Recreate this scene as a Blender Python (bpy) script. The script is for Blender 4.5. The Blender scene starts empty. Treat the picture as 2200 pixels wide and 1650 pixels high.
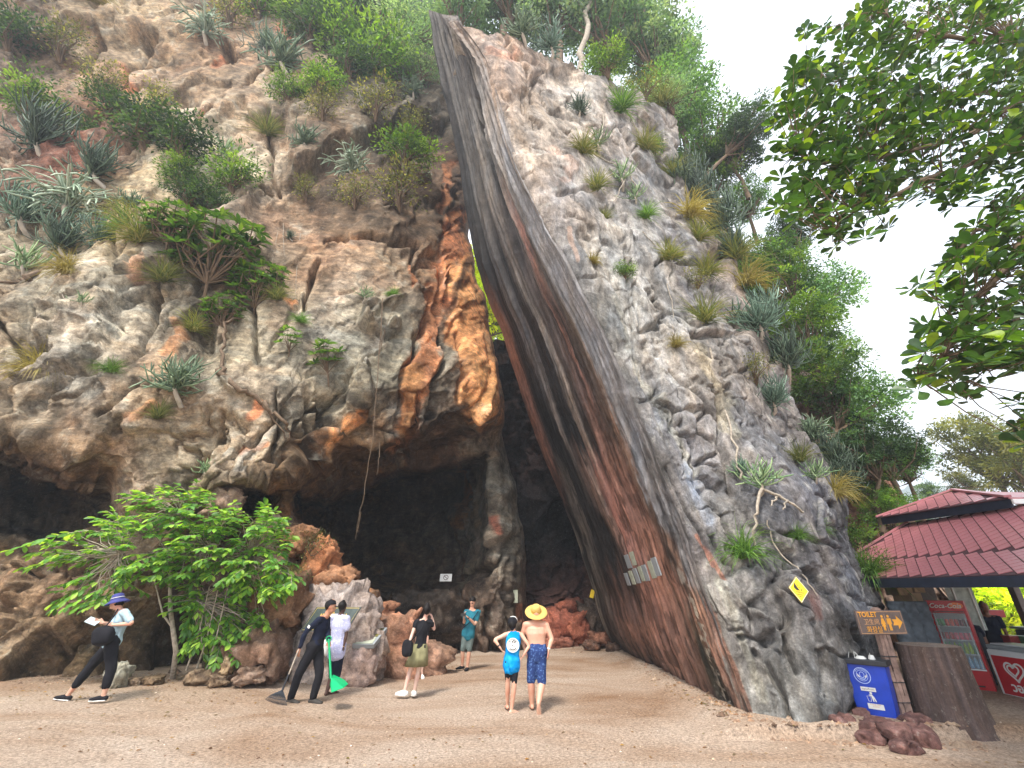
import bpy, bmesh, math, random
import numpy as np
from mathutils import Vector, Matrix

# ------------------------------------------------------------------ camera, sky, sun, exposure
scene = bpy.context.scene
COL = scene.collection
F, TH = 955.0, math.radians(24.7)
CT, ST = math.cos(TH), math.sin(TH)
CAMH = 2.0
cam_d = bpy.data.cameras.new('camera')
cam_d.sensor_width = 36.0
cam_d.lens = 36.0 * F / 2200.0
cam_d.clip_start = 0.05
cam_d.clip_end = 3000
cam = bpy.data.objects.new('camera', cam_d)
cam.location = (0, 0, CAMH)
cam.rotation_euler = (math.radians(90) + TH, 0, 0)
COL.objects.link(cam)
scene.camera = cam

SUN_EL, SUN_AZ = math.radians(58), math.radians(200)   # azimuth clockwise from +y
world = bpy.data.worlds.new('World')
scene.world = world
world.use_nodes = True
wn, wl = world.node_tree.nodes, world.node_tree.links
wn.clear()
w_out = wn.new('ShaderNodeOutputWorld')
sky = wn.new('ShaderNodeTexSky')
sky.sky_type = 'NISHITA'
sky.sun_disc = False
sky.sun_elevation = SUN_EL
sky.sun_rotation = SUN_AZ
sky.air_density = 1.3
sky.dust_density = 3.0
bg1 = wn.new('ShaderNodeBackground')
bg1.inputs['Strength'].default_value = 0.05
wl.new(sky.outputs[0], bg1.inputs['Color'])
tc = wn.new('ShaderNodeTexCoord')
cn = wn.new('ShaderNodeTexNoise')
cn.inputs['Scale'].default_value = 1.6
cn.inputs['Detail'].default_value = 4
wl.new(tc.outputs['Generated'], cn.inputs['Vector'])
cr = wn.new('ShaderNodeValToRGB')
cr.color_ramp.elements[0].position = 0.35
cr.color_ramp.elements[0].color = (0.86, 0.93, 1.0, 1)
cr.color_ramp.elements[1].position = 0.6
cr.color_ramp.elements[1].color = (1.0, 0.985, 0.975, 1)
wl.new(cn.outputs[0], cr.inputs[0])
bg2 = wn.new('ShaderNodeBackground')
bg2.inputs['Strength'].default_value = 0.64
wl.new(cr.outputs[0], bg2.inputs['Color'])
wadd = wn.new('ShaderNodeAddShader')
wl.new(bg1.outputs[0], wadd.inputs[0])
wl.new(bg2.outputs[0], wadd.inputs[1])
wl.new(wadd.outputs[0], w_out.inputs[0])

sun_d = bpy.data.lights.new('sun', 'SUN')
sun_d.energy = 2.3
sun_d.angle = math.radians(10)
sun_d.color = (1.0, 0.93, 0.83)
sun = bpy.data.objects.new('sun', sun_d)
sdir = Vector((math.sin(SUN_AZ) * math.cos(SUN_EL), math.cos(SUN_AZ) * math.cos(SUN_EL), math.sin(SUN_EL)))
sun.rotation_euler = sdir.to_track_quat('Z', 'Y').to_euler()
sun.location = (0, 0, 60)
COL.objects.link(sun)

vs = scene.view_settings
vs.view_transform = 'Standard'
vs.look = 'None'
vs.exposure = 1.42
vs.gamma = 1.0
vs.use_curve_mapping = False
scene.render.resolution_x, scene.render.resolution_y = 1024, 768
scene.cycles.max_bounces = 6
scene.cycles.diffuse_bounces = 3
scene.cycles.transparent_max_bounces = 6

# ------------------------------------------------------------------ helpers
rng = random.Random(7)
nrg = np.random.default_rng(7)

def ray(u, v):
    d = (825.0 - v) / F
    return (u - 1100.0) / F, CT - d * ST, ST + d * CT      # x, forward, up

def at(u, v, Y):
    x, f, z = ray(u, v)
    t = Y / f
    return Vector((x * t, Y, CAMH + z * t))

def at_np(U, V, Y):
    x, f, z = ray(U, V)
    t = Y / f
    return np.stack([x * t, Y + 0 * t, CAMH + z * t], -1)

def on_ground(u, v, z=0.0):
    x, f, u_ = ray(u, v)
    t = (z - CAMH) / u_
    return Vector((x * t, f * t, z))

def lin(c):
    """sRGB 0-255 -> linear"""
    return tuple(((x / 255.0) / 12.92) if x <= 10 else (((x / 255.0) + 0.055) / 1.055) ** 2.4 for x in c)

def _h(ix, iy, iz, seed):
    n = (ix.astype(np.int64) * 374761393 + iy.astype(np.int64) * 668265263 + iz.astype(np.int64) * 1440662683 + seed * 1013904223) & 0xffffffff
    n = ((n ^ (n >> 13)) * 1274126177) & 0xffffffff
    n = ((n ^ (n >> 15)) * 2246822519) & 0xffffffff
    n = n ^ (n >> 16)
    return n.astype(np.float64) / 4294967296.0

def vnoise(P, seed=0):
    p = np.asarray(P, float)
    i = np.floor(p).astype(np.int64)
    f = p - i
    f = f * f * f * (f * (f * 6 - 15) + 10)
    x, y, z = i[..., 0], i[..., 1], i[..., 2]
    fx, fy, fz = f[..., 0], f[..., 1], f[..., 2]
    r = 0
    for dx in (0, 1):
        for dy in (0, 1):
            for dz in (0, 1):
                w = (fx if dx else 1 - fx) * (fy if dy else 1 - fy) * (fz if dz else 1 - fz)
                r = r + w * _h(x + dx, y + dy, z + dz, seed)
    return r

def fbm(P, octv=4, seed=0, gain=0.5, lac=2.03):
    P = np.asarray(P, float)
    s = 0
    a = 1.0
    t = 0
    for k in range(octv):
        s = s + a * vnoise(P, seed + k * 17)
        t += a
        a *= gain
        P = P * lac + 11.3
    return s / t

def billow(P, octv=3, seed=0, gain=0.5):
    P = np.asarray(P, float)
    s = 0
    a = 1.0
    t = 0
    for k in range(octv):
        s = s + a * np.abs(2 * vnoise(P, seed + k * 31) - 1)
        t += a
        a *= gain
        P = P * 2.07 + 5.1
    return s / t

def worley(P, seed=0):
    p = np.asarray(P, float)
    sh = p.shape[:-1]
    p = p.reshape(-1, 3)
    i = np.floor(p).astype(np.int64)
    f1 = np.full(len(p), 9.0)
    f2 = np.full(len(p), 9.0)
    cid = np.zeros(len(p))
    for dx in (-1, 0, 1):
        for dy in (-1, 0, 1):
            for dz in (-1, 0, 1):
                cx, cy, cz = i[:, 0] + dx, i[:, 1] + dy, i[:, 2] + dz
                hx = _h(cx, cy, cz, seed)
                d = (cx + hx - p[:, 0]) ** 2 + (cy + _h(cx, cy, cz, seed + 1) - p[:, 1]) ** 2 + (cz + _h(cx, cy, cz, seed + 2) - p[:, 2]) ** 2
                m = d < f1
                f2 = np.where(m, f1, np.minimum(f2, d))
                cid = np.where(m, hx, cid)
                f1 = np.where(m, d, f1)
    return np.sqrt(f1).reshape(sh), np.sqrt(f2).reshape(sh), cid.reshape(sh)

def facet(P, seed=0, tilt=0.8, jump=0.5, soft=0.0):
    """broken-rock facets: every cell is a tilted plane with its own height"""
    p = np.asarray(P, float)
    sh = p.shape[:-1]
    p = p.reshape(-1, 3)
    i = np.floor(p).astype(np.int64)
    f1 = np.full(len(p), 9.0)
    f2 = np.full(len(p), 9.0)
    h = np.zeros(len(p))
    h2 = np.zeros(len(p))
    for dx in (-1, 0, 1):
        for dy in (-1, 0, 1):
            for dz in (-1, 0, 1):
                cx, cy, cz = i[:, 0] + dx, i[:, 1] + dy, i[:, 2] + dz
                a, b_, c = _h(cx, cy, cz, seed), _h(cx, cy, cz, seed + 1), _h(cx, cy, cz, seed + 2)
                ex, ey, ez = p[:, 0] - cx - a, p[:, 1] - cy - b_, p[:, 2] - cz - c
                d = ex * ex + ey * ey + ez * ez
                val = ((b_ * 7.3 % 1) - 0.5) * 2 * tilt * ex + ((c * 9.1 % 1) - 0.5) * 2 * tilt * ez + ((a * 5.7 % 1) - 0.5) * jump
                m = d < f1
                m2 = (~m) & (d < f2)
                h2 = np.where(m, h, np.where(m2, val, h2))
                f2 = np.where(m, f1, np.where(m2, d, f2))
                h = np.where(m, val, h)
                f1 = np.where(m, d, f1)
    e = np.sqrt(f2) - np.sqrt(f1)
    if soft:
        w = 0.5 - 0.5 * sstep(0, soft, e)
        h = h * (1 - w) + h2 * w
    return h.reshape(sh), e.reshape(sh)

def sstep(a, b, x):
    t = np.clip((x - a) / (b - a), 0, 1)
    return t * t * (3 - 2 * t)

def poly_dist(U, V, pts, R):
    """distance in px to a polyline, inf outside its box; returns mask,dist"""
    pts = np.asarray(pts, float)
    m = (U > pts[:, 0].min() - R) & (U < pts[:, 0].max() + R) & (V > pts[:, 1].min() - R) & (V < pts[:, 1].max() + R)
    if not m.any():
        return m, None
    u, v = U[m], V[m]
    best = np.full(u.shape, 1e9)
    if len(pts) == 1:
        return m, np.hypot(u - pts[0, 0], v - pts[0, 1])
    for a, b in zip(pts[:-1], pts[1:]):
        d = b - a
        L = max(d @ d, 1e-9)
        t = np.clip(((u - a[0]) * d[0] + (v - a[1]) * d[1]) / L, 0, 1)
        best = np.minimum(best, np.hypot(u - a[0] - t * d[0], v - a[1] - t * d[1]))
    return m, best

def tag(o, label=None, cat=None, group=None, kind=None):
    if label: o['label'] = label
    if cat: o['category'] = cat
    if group: o['group'] = group
    if kind: o['kind'] = kind
    return o

def link(o, parent=None):
    COL.objects.link(o)
    if parent is not None:
        o.parent = parent
    return o

def empty(name, loc=(0, 0, 0), rz=0.0):
    o = bpy.data.objects.new(name, None)
    o.empty_display_size = 0.2
    o.location = loc
    o.rotation_euler = (0, 0, rz)
    return link(o)

def mesh_np(name, verts, faces, mat=None, col=None, smooth=True, uv=None):
    """verts Nx3, faces Mxk (one k) or list of such arrays"""
    me = bpy.data.meshes.new(name)
    verts = np.asarray(verts, np.float32).reshape(-1, 3)
    if not isinstance(faces, list):
        faces = [faces]
    faces = [np.asarray(f, np.int32) for f in faces if len(f)]
    nl = sum(f.size for f in faces)
    nf = sum(len(f) for f in faces)
    me.vertices.add(len(verts))
    me.vertices.foreach_set('co', verts.ravel())
    me.loops.add(nl)
    me.loops.foreach_set('vertex_index', np.concatenate([f.ravel() for f in faces]))
    tot = np.concatenate([np.full(len(f), f.shape[1], np.int32) for f in faces])
    st = np.concatenate([[0], np.cumsum(tot)[:-1]]).astype(np.int32)
    me.polygons.add(nf)
    me.polygons.foreach_set('loop_start', st)
    me.polygons.foreach_set('loop_total', tot)
    me.polygons.foreach_set('use_smooth', np.full(nf, smooth, bool))
    me.update(calc_edges=True)
    if col is not None:
        a = me.color_attributes.new('Col', 'FLOAT_COLOR', 'POINT')
        c = np.ones((len(verts), 4), np.float32)
        c[:, :3] = np.asarray(col, np.float32).reshape(-1, 3)
        a.data.foreach_set('color', c.ravel())
    if uv is not None:
        ua = me.attributes.new('sw', 'FLOAT2', 'POINT')
        ua.data.foreach_set('vector', np.asarray(uv, np.float32).ravel())
    if mat:
        me.materials.append(mat)
    return me

def obj_np(name, verts, faces, mat=None, parent=None, **k):
    o = bpy.data.objects.new(name, mesh_np(name, verts, faces, mat, **k))
    return link(o, parent)

def grid_faces(nr, nc, mask=None):
    i = np.arange(nr * nc).reshape(nr, nc)
    f = np.stack([i[:-1, :-1], i[:-1, 1:], i[1:, 1:], i[1:, :-1]], -1).reshape(-1, 4)
    return f

# ------------------------------------------------------------------ materials
def newmat(name):
    m = bpy.data.materials.new(name)
    m.use_nodes = True
    nt = m.node_tree
    b = nt.nodes['Principled BSDF']
    return m, nt, b

def N(nt, t, **k):
    n = nt.nodes.new(t)
    for a, b in k.items():
        if a in n.inputs.keys():
            n.inputs[a].default_value = b
        else:
            setattr(n, a, b)
    return n

def flat(name, rgb, rough=0.6, metal=0.0, var=0.12, scale=6.0, bump=0.0, bscale=60.0, spec=0.5):
    """solid colour with procedural grain"""
    m, nt, b = newmat(name)
    b.inputs['Roughness'].default_value = rough
    b.inputs['Metallic'].default_value = metal
    b.inputs['Specular IOR Level'].default_value = spec
    t = N(nt, 'ShaderNodeTexCoord')
    n = N(nt, 'ShaderNodeTexNoise', Scale=scale, Detail=5.0)
    nt.links.new(t.outputs['Object'], n.inputs['Vector'])
    mr = N(nt, 'ShaderNodeMapRange')
    mr.inputs['From Min'].default_value = 0.3
    mr.inputs['From Max'].default_value = 0.7
    mr.inputs['To Min'].default_value = 1 - var
    mr.inputs['To Max'].default_value = 1 + var
    nt.links.new(n.outputs[0], mr.inputs[0])
    mx = N(nt, 'ShaderNodeVectorMath', operation='SCALE')
    mx.inputs[0].default_value = rgb
    nt.links.new(mr.outputs[0], mx.inputs['Scale'])
    nt.links.new(mx.outputs[0], b.inputs['Base Color'])
    if bump:
        n2 = N(nt, 'ShaderNodeTexNoise', Scale=bscale, Detail=3.0)
        nt.links.new(t.outputs['Object'], n2.inputs['Vector'])
        bp = N(nt, 'ShaderNodeBump', Strength=bump, Distance=0.01)
        nt.links.new(n2.outputs[0], bp.inputs['Height'])
        nt.links.new(bp.outputs[0], b.inputs['Normal'])
    return m

def rock_mat(name, rough=0.9, streak=None, bump=0.6, tint=(1, 1, 1), contrast=0.5, cscale=1.0):
    m, nt, b = newmat(name)
    L = nt.links
    b.inputs['Roughness'].default_value = rough
    b.inputs['Specular IOR Level'].default_value = 0.25
    at_ = N(nt, 'ShaderNodeAttribute')
    at_.attribute_name = 'Col'
    t = N(nt, 'ShaderNodeTexCoord')
    vec = t.outputs['Object']
    if streak is not None:
        mp = N(nt, 'ShaderNodeMapping')
        mp.inputs['Rotation'].default_value = streak[0]
        mp.inputs['Scale'].default_value = streak[1]
        L.new(t.outputs['Object'], mp.inputs['Vector'])
        vs_ = mp.outputs[0]
    else:
        vs_ = vec
    n1 = N(nt, 'ShaderNodeTexNoise', Scale=2.2 * cscale, Detail=12.0, Roughness=0.68, Distortion=0.4)
    L.new(vec, n1.inputs['Vector'])
    n2 = N(nt, 'ShaderNodeTexNoise', Scale=7.0 * cscale, Detail=8.0, Roughness=0.7, Distortion=0.6)
    L.new(vs_, n2.inputs['Vector'])
    n3 = N(nt, 'ShaderNodeTexNoise', Scale=26.0, Detail=6.0, Roughness=0.8)
    L.new(vec, n3.inputs['Vector'])
    # multiplicative value variation
    def mr(src, a, c, lo=0.32, hi=0.68):
        x = N(nt, 'ShaderNodeMapRange')
        x.inputs['From Min'].default_value = lo
        x.inputs['From Max'].default_value = hi
        x.inputs['To Min'].default_value = a
        x.inputs['To Max'].default_value = c
        L.new(src, x.inputs[0])
        return x.outputs[0]
    c = contrast
    v1 = mr(n1.outputs[0], 1 - c, 1 + c)
    v2 = mr(n2.outputs[0], 1 - c * 0.8, 1 + c * 0.8)
    v3 = mr(n3.outputs[0], 1 - c * 0.7, 1 + c * 0.7)
    mu = N(nt, 'ShaderNodeMath', operation='MULTIPLY')
    L.new(v1, mu.inputs[0]); L.new(v2, mu.inputs[1])
    mu2 = N(nt, 'ShaderNodeMath', operation='MULTIPLY')
    L.new(mu.outputs[0], mu2.inputs[0]); L.new(v3, mu2.inputs[1])
    sc = N(nt, 'ShaderNodeVectorMath', operation='SCALE')
    L.new(at_.outputs['Color'], sc.inputs[0]); L.new(mu2.outputs[0], sc.inputs['Scale'])
    # warm / cool patches
    n4 = N(nt, 'ShaderNodeTexNoise', Scale=1.1, Detail=9.0, Roughness=0.7, Distortion=0.8)
    L.new(vs_, n4.inputs['Vector'])
    ramp = N(nt, 'ShaderNodeValToRGB')
    e = ramp.color_ramp.elements
    e[0].position = 0.36; e[0].color = (0.93, 0.98, 1.05, 1)
    e[1].position = 0.64; e[1].color = (1.09, 1.0, 0.9, 1)
    L.new(n4.outputs[0], ramp.inputs[0])
    ml = N(nt, 'ShaderNodeVectorMath', operation='MULTIPLY')
    L.new(sc.outputs[0], ml.inputs[0]); L.new(ramp.outputs[0], ml.inputs[1])
    # pale lichen flecks
    vo = N(nt, 'ShaderNodeTexNoise', Scale=11.0, Detail=10.0, Roughness=0.8)
    L.new(vec, vo.inputs['Vector'])
    fl = mr(vo.outputs[0], 0.0, 0.55, 0.56, 0.70)
    mix = N(nt, 'ShaderNodeMix', data_type='RGBA')
    mix.inputs['B'].default_value = (0.50, 0.46, 0.40, 1)
    mix.inputs[7].default_value = (0.46 * tint[0], 0.43 * tint[1], 0.38 * tint[2], 1)
    atm = N(nt, 'ShaderNodeMath', operation='MULTIPLY')
    L.new(fl, atm.inputs[0])
    L.new(at_.outputs['Alpha'], atm.inputs[1])
    L.new(atm.outputs[0], mix.inputs[0])
    L.new(ml.outputs[0], mix.inputs[6])
    L.new(mix.outputs[2], b.inputs['Base Color'])
    # bump: three scales
    ad = N(nt, 'ShaderNodeMath', operation='MULTIPLY_ADD')
    L.new(n2.outputs[0], ad.inputs[0]); ad.inputs[1].default_value = 0.09
    mm = N(nt, 'ShaderNodeMath', operation='MULTIPLY')
    L.new(n3.outputs[0], mm.inputs[0]); mm.inputs[1].default_value = 0.055
    L.new(mm.outputs[0], ad.inputs[2])
    ad2 = N(nt, 'ShaderNodeMath', operation='MULTIPLY_ADD')
    L.new(n1.outputs[0], ad2.inputs[0]); ad2.inputs[1].default_value = 0.16
    L.new(ad.outputs[0], ad2.inputs[2])
    # thin fractures, only in places
    wv = N(nt, 'ShaderNodeVectorMath', operation='MULTIPLY_ADD')
    L.new(n1.outputs['Color'], wv.inputs[0]); wv.inputs[1].default_value = (0.7, 0.7, 0.7)
    L.new(vs_, wv.inputs[2])
    cr_ = N(nt, 'ShaderNodeTexVoronoi', feature='DISTANCE_TO_EDGE', Scale=1.5)
    L.new(wv.outputs[0], cr_.inputs['Vector'])
    cr2 = N(nt, 'ShaderNodeTexVoronoi', feature='DISTANCE_TO_EDGE', Scale=4.5)
    L.new(wv.outputs[0], cr2.inputs['Vector'])
    gt = mr(n4.outputs[0], 1.0, 0.0, 0.44, 0.56)
    ck = mr(cr_.outputs[0], -0.05, 0.0, 0.0, 0.02)
    ck2 = mr(cr2.outputs[0], -0.025, 0.0, 0.0, 0.03)
    g1_ = N(nt, 'ShaderNodeMath', operation='MULTIPLY'); L.new(ck2, g1_.inputs[0]); L.new(gt, g1_.inputs[1])
    g2_ = N(nt, 'ShaderNodeMath', operation='ADD'); L.new(g1_.outputs[0], g2_.inputs[0]); L.new(ck, g2_.inputs[1])
    pit = N(nt, 'ShaderNodeTexVoronoi', Scale=9.0); L.new(wv.outputs[0], pit.inputs['Vector'])
    pt = mr(pit.outputs['Distance'], -0.02, 0.0, 0.05, 0.22)
    g3_ = N(nt, 'ShaderNodeMath', operation='ADD'); L.new(g2_.outputs[0], g3_.inputs[0]); L.new(pt, g3_.inputs[1])
    ad3 = N(nt, 'ShaderNodeMath', operation='ADD')
    L.new(ad2.outputs[0], ad3.inputs[0]); L.new(g3_.outputs[0], ad3.inputs[1])
    ad2 = ad3
    bp = N(nt, 'ShaderNodeBump', Strength=bump, Distance=1.0)
    L.new(ad2.outputs[0], bp.inputs['Height'])
    L.new(bp.outputs[0], b.inputs['Normal'])
    return m

M = {}
M['rock_l'] = rock_mat('tan_limestone', streak=((0, math.radians(48), 0), (0.28, 1.0, 1.0)), bump=0.75, contrast=0.55)
M['rock_r'] = rock_mat('grey_limestone', streak=((0, math.radians(-28), 0), (1.0, 1.0, 0.3)), bump=0.7, contrast=0.5, tint=(1, 1.02, 1.03))
M['boulder'] = rock_mat('boulder_rock', bump=0.5, contrast=0.45, cscale=1.6)

def leaf_mat(name, rough=0.45, transl=0.35, tcol=(0.35, 0.5, 0.05)):
    m, nt, b = newmat(name)
    L = nt.links
    a = N(nt, 'ShaderNodeAttribute'); a.attribute_name = 'Col'
    oi = N(nt, 'ShaderNodeObjectInfo')
    mr = N(nt, 'ShaderNodeMapRange')
    mr.inputs['To Min'].default_value = 0.8
    mr.inputs['To Max'].default_value = 1.2
    L.new(oi.outputs['Random'], mr.inputs[0])
    n = N(nt, 'ShaderNodeTexNoise', Scale=3.0, Detail=3.0)
    t = N(nt, 'ShaderNodeTexCoord')
    L.new(t.outputs['Object'], n.inputs['Vector'])
    m2 = N(nt, 'ShaderNodeMapRange')
    m2.inputs['From Min'].default_value = 0.3
    m2.inputs['From Max'].default_value = 0.7
    m2.inputs['To Min'].default_value = 0.75
    m2.inputs['To Max'].default_value = 1.25
    L.new(n.outputs[0], m2.inputs[0])
    mu = N(nt, 'ShaderNodeMath', operation='MULTIPLY')
    L.new(mr.outputs[0], mu.inputs[0]); L.new(m2.outputs[0], mu.inputs[1])
    sc = N(nt, 'ShaderNodeVectorMath', operation='SCALE')
    L.new(a.outputs['Color'], sc.inputs[0]); L.new(mu.outputs[0], sc.inputs['Scale'])
    L.new(sc.outputs[0], b.inputs['Base Color'])
    b.inputs['Roughness'].default_value = rough
    b.inputs['Specular IOR Level'].default_value = 0.35
    tr = N(nt, 'ShaderNodeBsdfTranslucent')
    tm = N(nt, 'ShaderNodeVectorMath', operation='MULTIPLY')
    L.new(sc.outputs[0], tm.inputs[0]); tm.inputs[1].default_value = tcol
    L.new(tm.outputs[0], tr.inputs['Color'])
    mx = N(nt, 'ShaderNodeMixShader')
    mx.inputs[0].default_value = transl
    L.new(b.outputs[0], mx.inputs[1]); L.new(tr.outputs[0], mx.inputs[2])
    L.new(mx.outputs[0], nt.nodes['Material Output'].inputs[0])
    return m

M['leaf'] = leaf_mat('leaf', transl=0.35, tcol=(2.6, 2.3, 0.9))
M['leaf_big'] = leaf_mat('broad_leaf', rough=0.38, transl=0.32, tcol=(2.2, 2.2, 0.6))
M['succulent'] = leaf_mat('succulent_stem', rough=0.55, transl=0.05, tcol=(1, 1, 0.6))
M['grass'] = leaf_mat('grass_blade', rough=0.6, transl=0.3, tcol=(1.5, 1.4, 0.8))
M['bark'] = flat('bark', (0.14, 0.095, 0.06), 0.9, var=0.4, scale=14, bump=0.8, bscale=40)
M['bark_pale'] = flat('pale_bark', (0.36, 0.31, 0.25), 0.85, var=0.35, scale=14, bump=0.6, bscale=40)

# ------------------------------------------------------------------ ground
def ground_z(X, Y):
    X = np.asarray(X, float); Y = np.asarray(Y, float)
    P = np.stack([X * 0.35, Y * 0.35, 0 * X], -1)
    z = (vnoise(P, 3) - 0.5) * 0.05 + (vnoise(P * 5, 4) - 0.5) * 0.012
    z = z + 0.045 * np.clip(-X - 2.5, 0, 4.5)
    # sand banked against the foot of the leaning face
    d = 3.75 + 0.045 * (Y - 8.7) - X
    z = z + 0.16 * np.exp(-np.clip(d, 0, 9) ** 2 / 0.5) * (Y > 8) * (Y < 22)
    return z

gx = np.concatenate([np.linspace(-400, -20, 20), np.arange(-18, 18, 0.09), np.linspace(20, 400, 20)])
gy = np.concatenate([[-60, -20, -5, 0, 2, 4], np.arange(5, 24, 0.09), np.linspace(25, 60, 30), [90, 150, 300, 600, 1200]])
GX, GY = np.meshgrid(gx, gy)
GZ = ground_z(GX, GY)
ground = obj_np('ground', np.stack([GX, GY, GZ], -1), grid_faces(len(gy), len(gx)))
tag(ground, 'pinkish tan coarse sand forecourt with brown swept swirls', kind='structure')

m, nt, b = newmat('coarse_sand')
L = nt.links
b.inputs['Roughness'].default_value = 0.95
b.inputs['Specular IOR Level'].default_value = 0.15
t = N(nt, 'ShaderNodeTexCoord')
mp = N(nt, 'ShaderNodeMapping')
mp.inputs['Scale'].default_value = (0.16, 0.34, 1)
mp.inputs['Rotation'].default_value = (0, 0, math.radians(7))
L.new(t.outputs['Object'], mp.inputs['Vector'])
n1 = N(nt, 'ShaderNodeTexNoise', Scale=1.6, Detail=8.0, Roughness=0.62, Distortion=0.7)
L.new(mp.outputs[0], n1.inputs['Vector'])
r1 = N(nt, 'ShaderNodeValToRGB')
e = r1.color_ramp.elements
e[0].position = 0.30; e[0].color = (0.28, 0.172, 0.105, 1)
e[1].position = 0.66; e[1].color = (0.48, 0.385, 0.31, 1)
e2 = e.new(0.46); e2.color = (0.39, 0.285, 0.21, 1)
L.new(n1.outputs[0], r1.inputs[0])
n2 = N(nt, 'ShaderNodeTexNoise', Scale=24.0, Detail=6.0, Roughness=0.85)
L.new(t.outputs['Object'], n2.inputs['Vector'])
mr = N(nt, 'ShaderNodeMapRange')
for k_, v_ in (('From Min', 0.36), ('From Max', 0.64), ('To Min', 0.45), ('To Max', 1.55)):
    mr.inputs[k_].default_value = v_
L.new(n2.outputs[0], mr.inputs[0])
v2 = N(nt, 'ShaderNodeTexVoronoi', Scale=24.0)
L.new(t.outputs['Object'], v2.inputs['Vector'])
mr3 = N(nt, 'ShaderNodeMapRange')
for k_, v_ in (('From Min', 0.0), ('From Max', 0.10), ('To Min', 1.35), ('To Max', 1.0)):
    mr3.inputs[k_].default_value = v_
L.new(v2.outputs['Distance'], mr3.inputs[0])
mum = N(nt, 'ShaderNodeMath', operation='MULTIPLY')
L.new(mr.outputs[0], mum.inputs[0]); L.new(mr3.outputs[0], mum.inputs[1])
sc = N(nt, 'ShaderNodeVectorMath', operation='SCALE')
L.new(r1.outputs[0], sc.inputs[0]); L.new(mum.outputs[0], sc.inputs['Scale'])
L.new(sc.outputs[0], b.inputs['Base Color'])
bp = N(nt, 'ShaderNodeBump', Strength=0.9, Distance=0.04)
L.new(n2.outputs[0], bp.inputs['Height'])
bp2 = N(nt, 'ShaderNodeBump', Strength=0.35, Distance=0.05)
L.new(n1.outputs[0], bp2.inputs['Height'])
L.new(bp2.outputs[0], bp.inputs['Normal'])
L.new(bp.outputs[0], b.inputs['Normal'])
ground.data.materials.append(m)

# ------------------------------------------------------------------ rock faces
def curve(pts, x):
    p = np.asarray(pts, float)
    return np.interp(x, p[:, 0], p[:, 1])

def colour_field(U, V, pts, P, warp=26, rad=62, seed=40):
    """blend of sample colours (u, v, r, g, b) with noisy borders"""
    w1 = (fbm(P * 0.9, 4, seed) - 0.5) * 2 * warp * 2
    w2 = (fbm(P * 0.9, 4, seed + 5) - 0.5) * 2 * warp * 2
    u, v = U + w1, V + w2
    num = np.zeros(U.shape + (3,))
    den = np.full(U.shape, 1e-9)
    for (cu, cv, r, g, b_) in pts:
        w = np.exp(-((u - cu) ** 2 + (v - cv) ** 2) / (2 * rad * rad)) + 1e-4 / (1 + ((u - cu) ** 2 + (v - cv) ** 2) / 1e4)
        num += w[..., None] * np.array(lin((r, g, b_)))
        den += w
    return num / den[..., None]

def strokes(U, V, C, P, lst, seed=80):
    w1 = (fbm(P * 1.6, 4, seed) - 0.5) * 2
    w2 = (fbm(P * 1.6, 4, seed + 5) - 0.5) * 2
    br = fbm(P * 3.3, 4, seed + 9)
    for rgb, pts, rad, k in lst:
        wp = min(rad * 1.1, 30)
        u, v = U + w1 * wp, V + w2 * wp
        m, d = poly_dist(u, v, pts, rad * 1.6)
        if d is None:
            continue
        a = np.clip((1 - d / rad) * 2.2, 0, 1) * k * sstep(0.30, 0.52, br[m] + (1 - d / rad) * 0.35)
        C[m] = C[m] * (1 - a[:, None]) + np.array(lin(rgb)) * a[:, None]
    return C

def cracks(U, V, lst):
    """metres of recess from traced clefts"""
    r = np.zeros(U.shape)
    for pts, wpx, dep in lst:
        m, d = poly_dist(U, V, pts, wpx * 3)
        if d is None:
            continue
        if wpx < 15: wpx = wpx * 0.62
        r[m] = np.maximum(r[m], dep * np.exp(-(d / wpx) ** 2)) if dep > 0 else np.minimum(r[m], dep * np.exp(-(d / wpx) ** 2))
    return r

def blur(A, k):
    for ax in (0, 1):
        for _ in range(k):
            B = A.copy()
            if ax == 0:
                B[1:-1] = (A[:-2] + 2 * A[1:-1] + A[2:]) / 4
            else:
                B[:, 1:-1] = (A[:, :-2] + 2 * A[:, 1:-1] + A[:, 2:]) / 4
            A = B
    return A

KALB = 0.96       # picture colour -> base colour under this light
def calm(C, k=0.82):
    g = (C @ np.array([0.3, 0.55, 0.15]))[..., None]
    return g + (C - g) * k

def rot_xz(P, deg, sa, sb, sy=1.0):
    a = math.radians(deg)
    al = P[..., 0] * math.cos(a) + P[..., 2] * math.sin(a)
    bt = -P[..., 0] * math.sin(a) + P[..., 2] * math.cos(a)
    return np.stack([al * sa, bt * sb, P[..., 1] * sy], -1)

def squash(P):
    z = np.maximum(P[..., 2], -1)
    g = 1 / (1 + np.maximum(z - 3, 0) / 20)
    return np.stack([P[..., 0] * g, P[..., 1] * g, np.where(z > 3, 3 + 13 * np.log1p(np.maximum(z - 3, 0) / 13), z)], -1)

def normals(P, k=10):
    Q = np.stack([blur(P[..., j], k) for j in range(3)], -1)
    n = np.cross(np.gradient(Q, axis=1), np.gradient(Q, axis=0))
    n /= np.linalg.norm(n, axis=-1, keepdims=True) + 1e-9
    s = np.sign((n * (np.array([0, 0, CAMH]) - P)).sum(-1, keepdims=True))
    return n * s

SURF = {}
def surf_pt(name, u, v):
    U, V, P = SURF[name]
    d = (U - u) ** 2 + (V - v) ** 2
    i = np.unravel_index(np.argmin(d), d.shape)
    return Vector(P[i])

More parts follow.
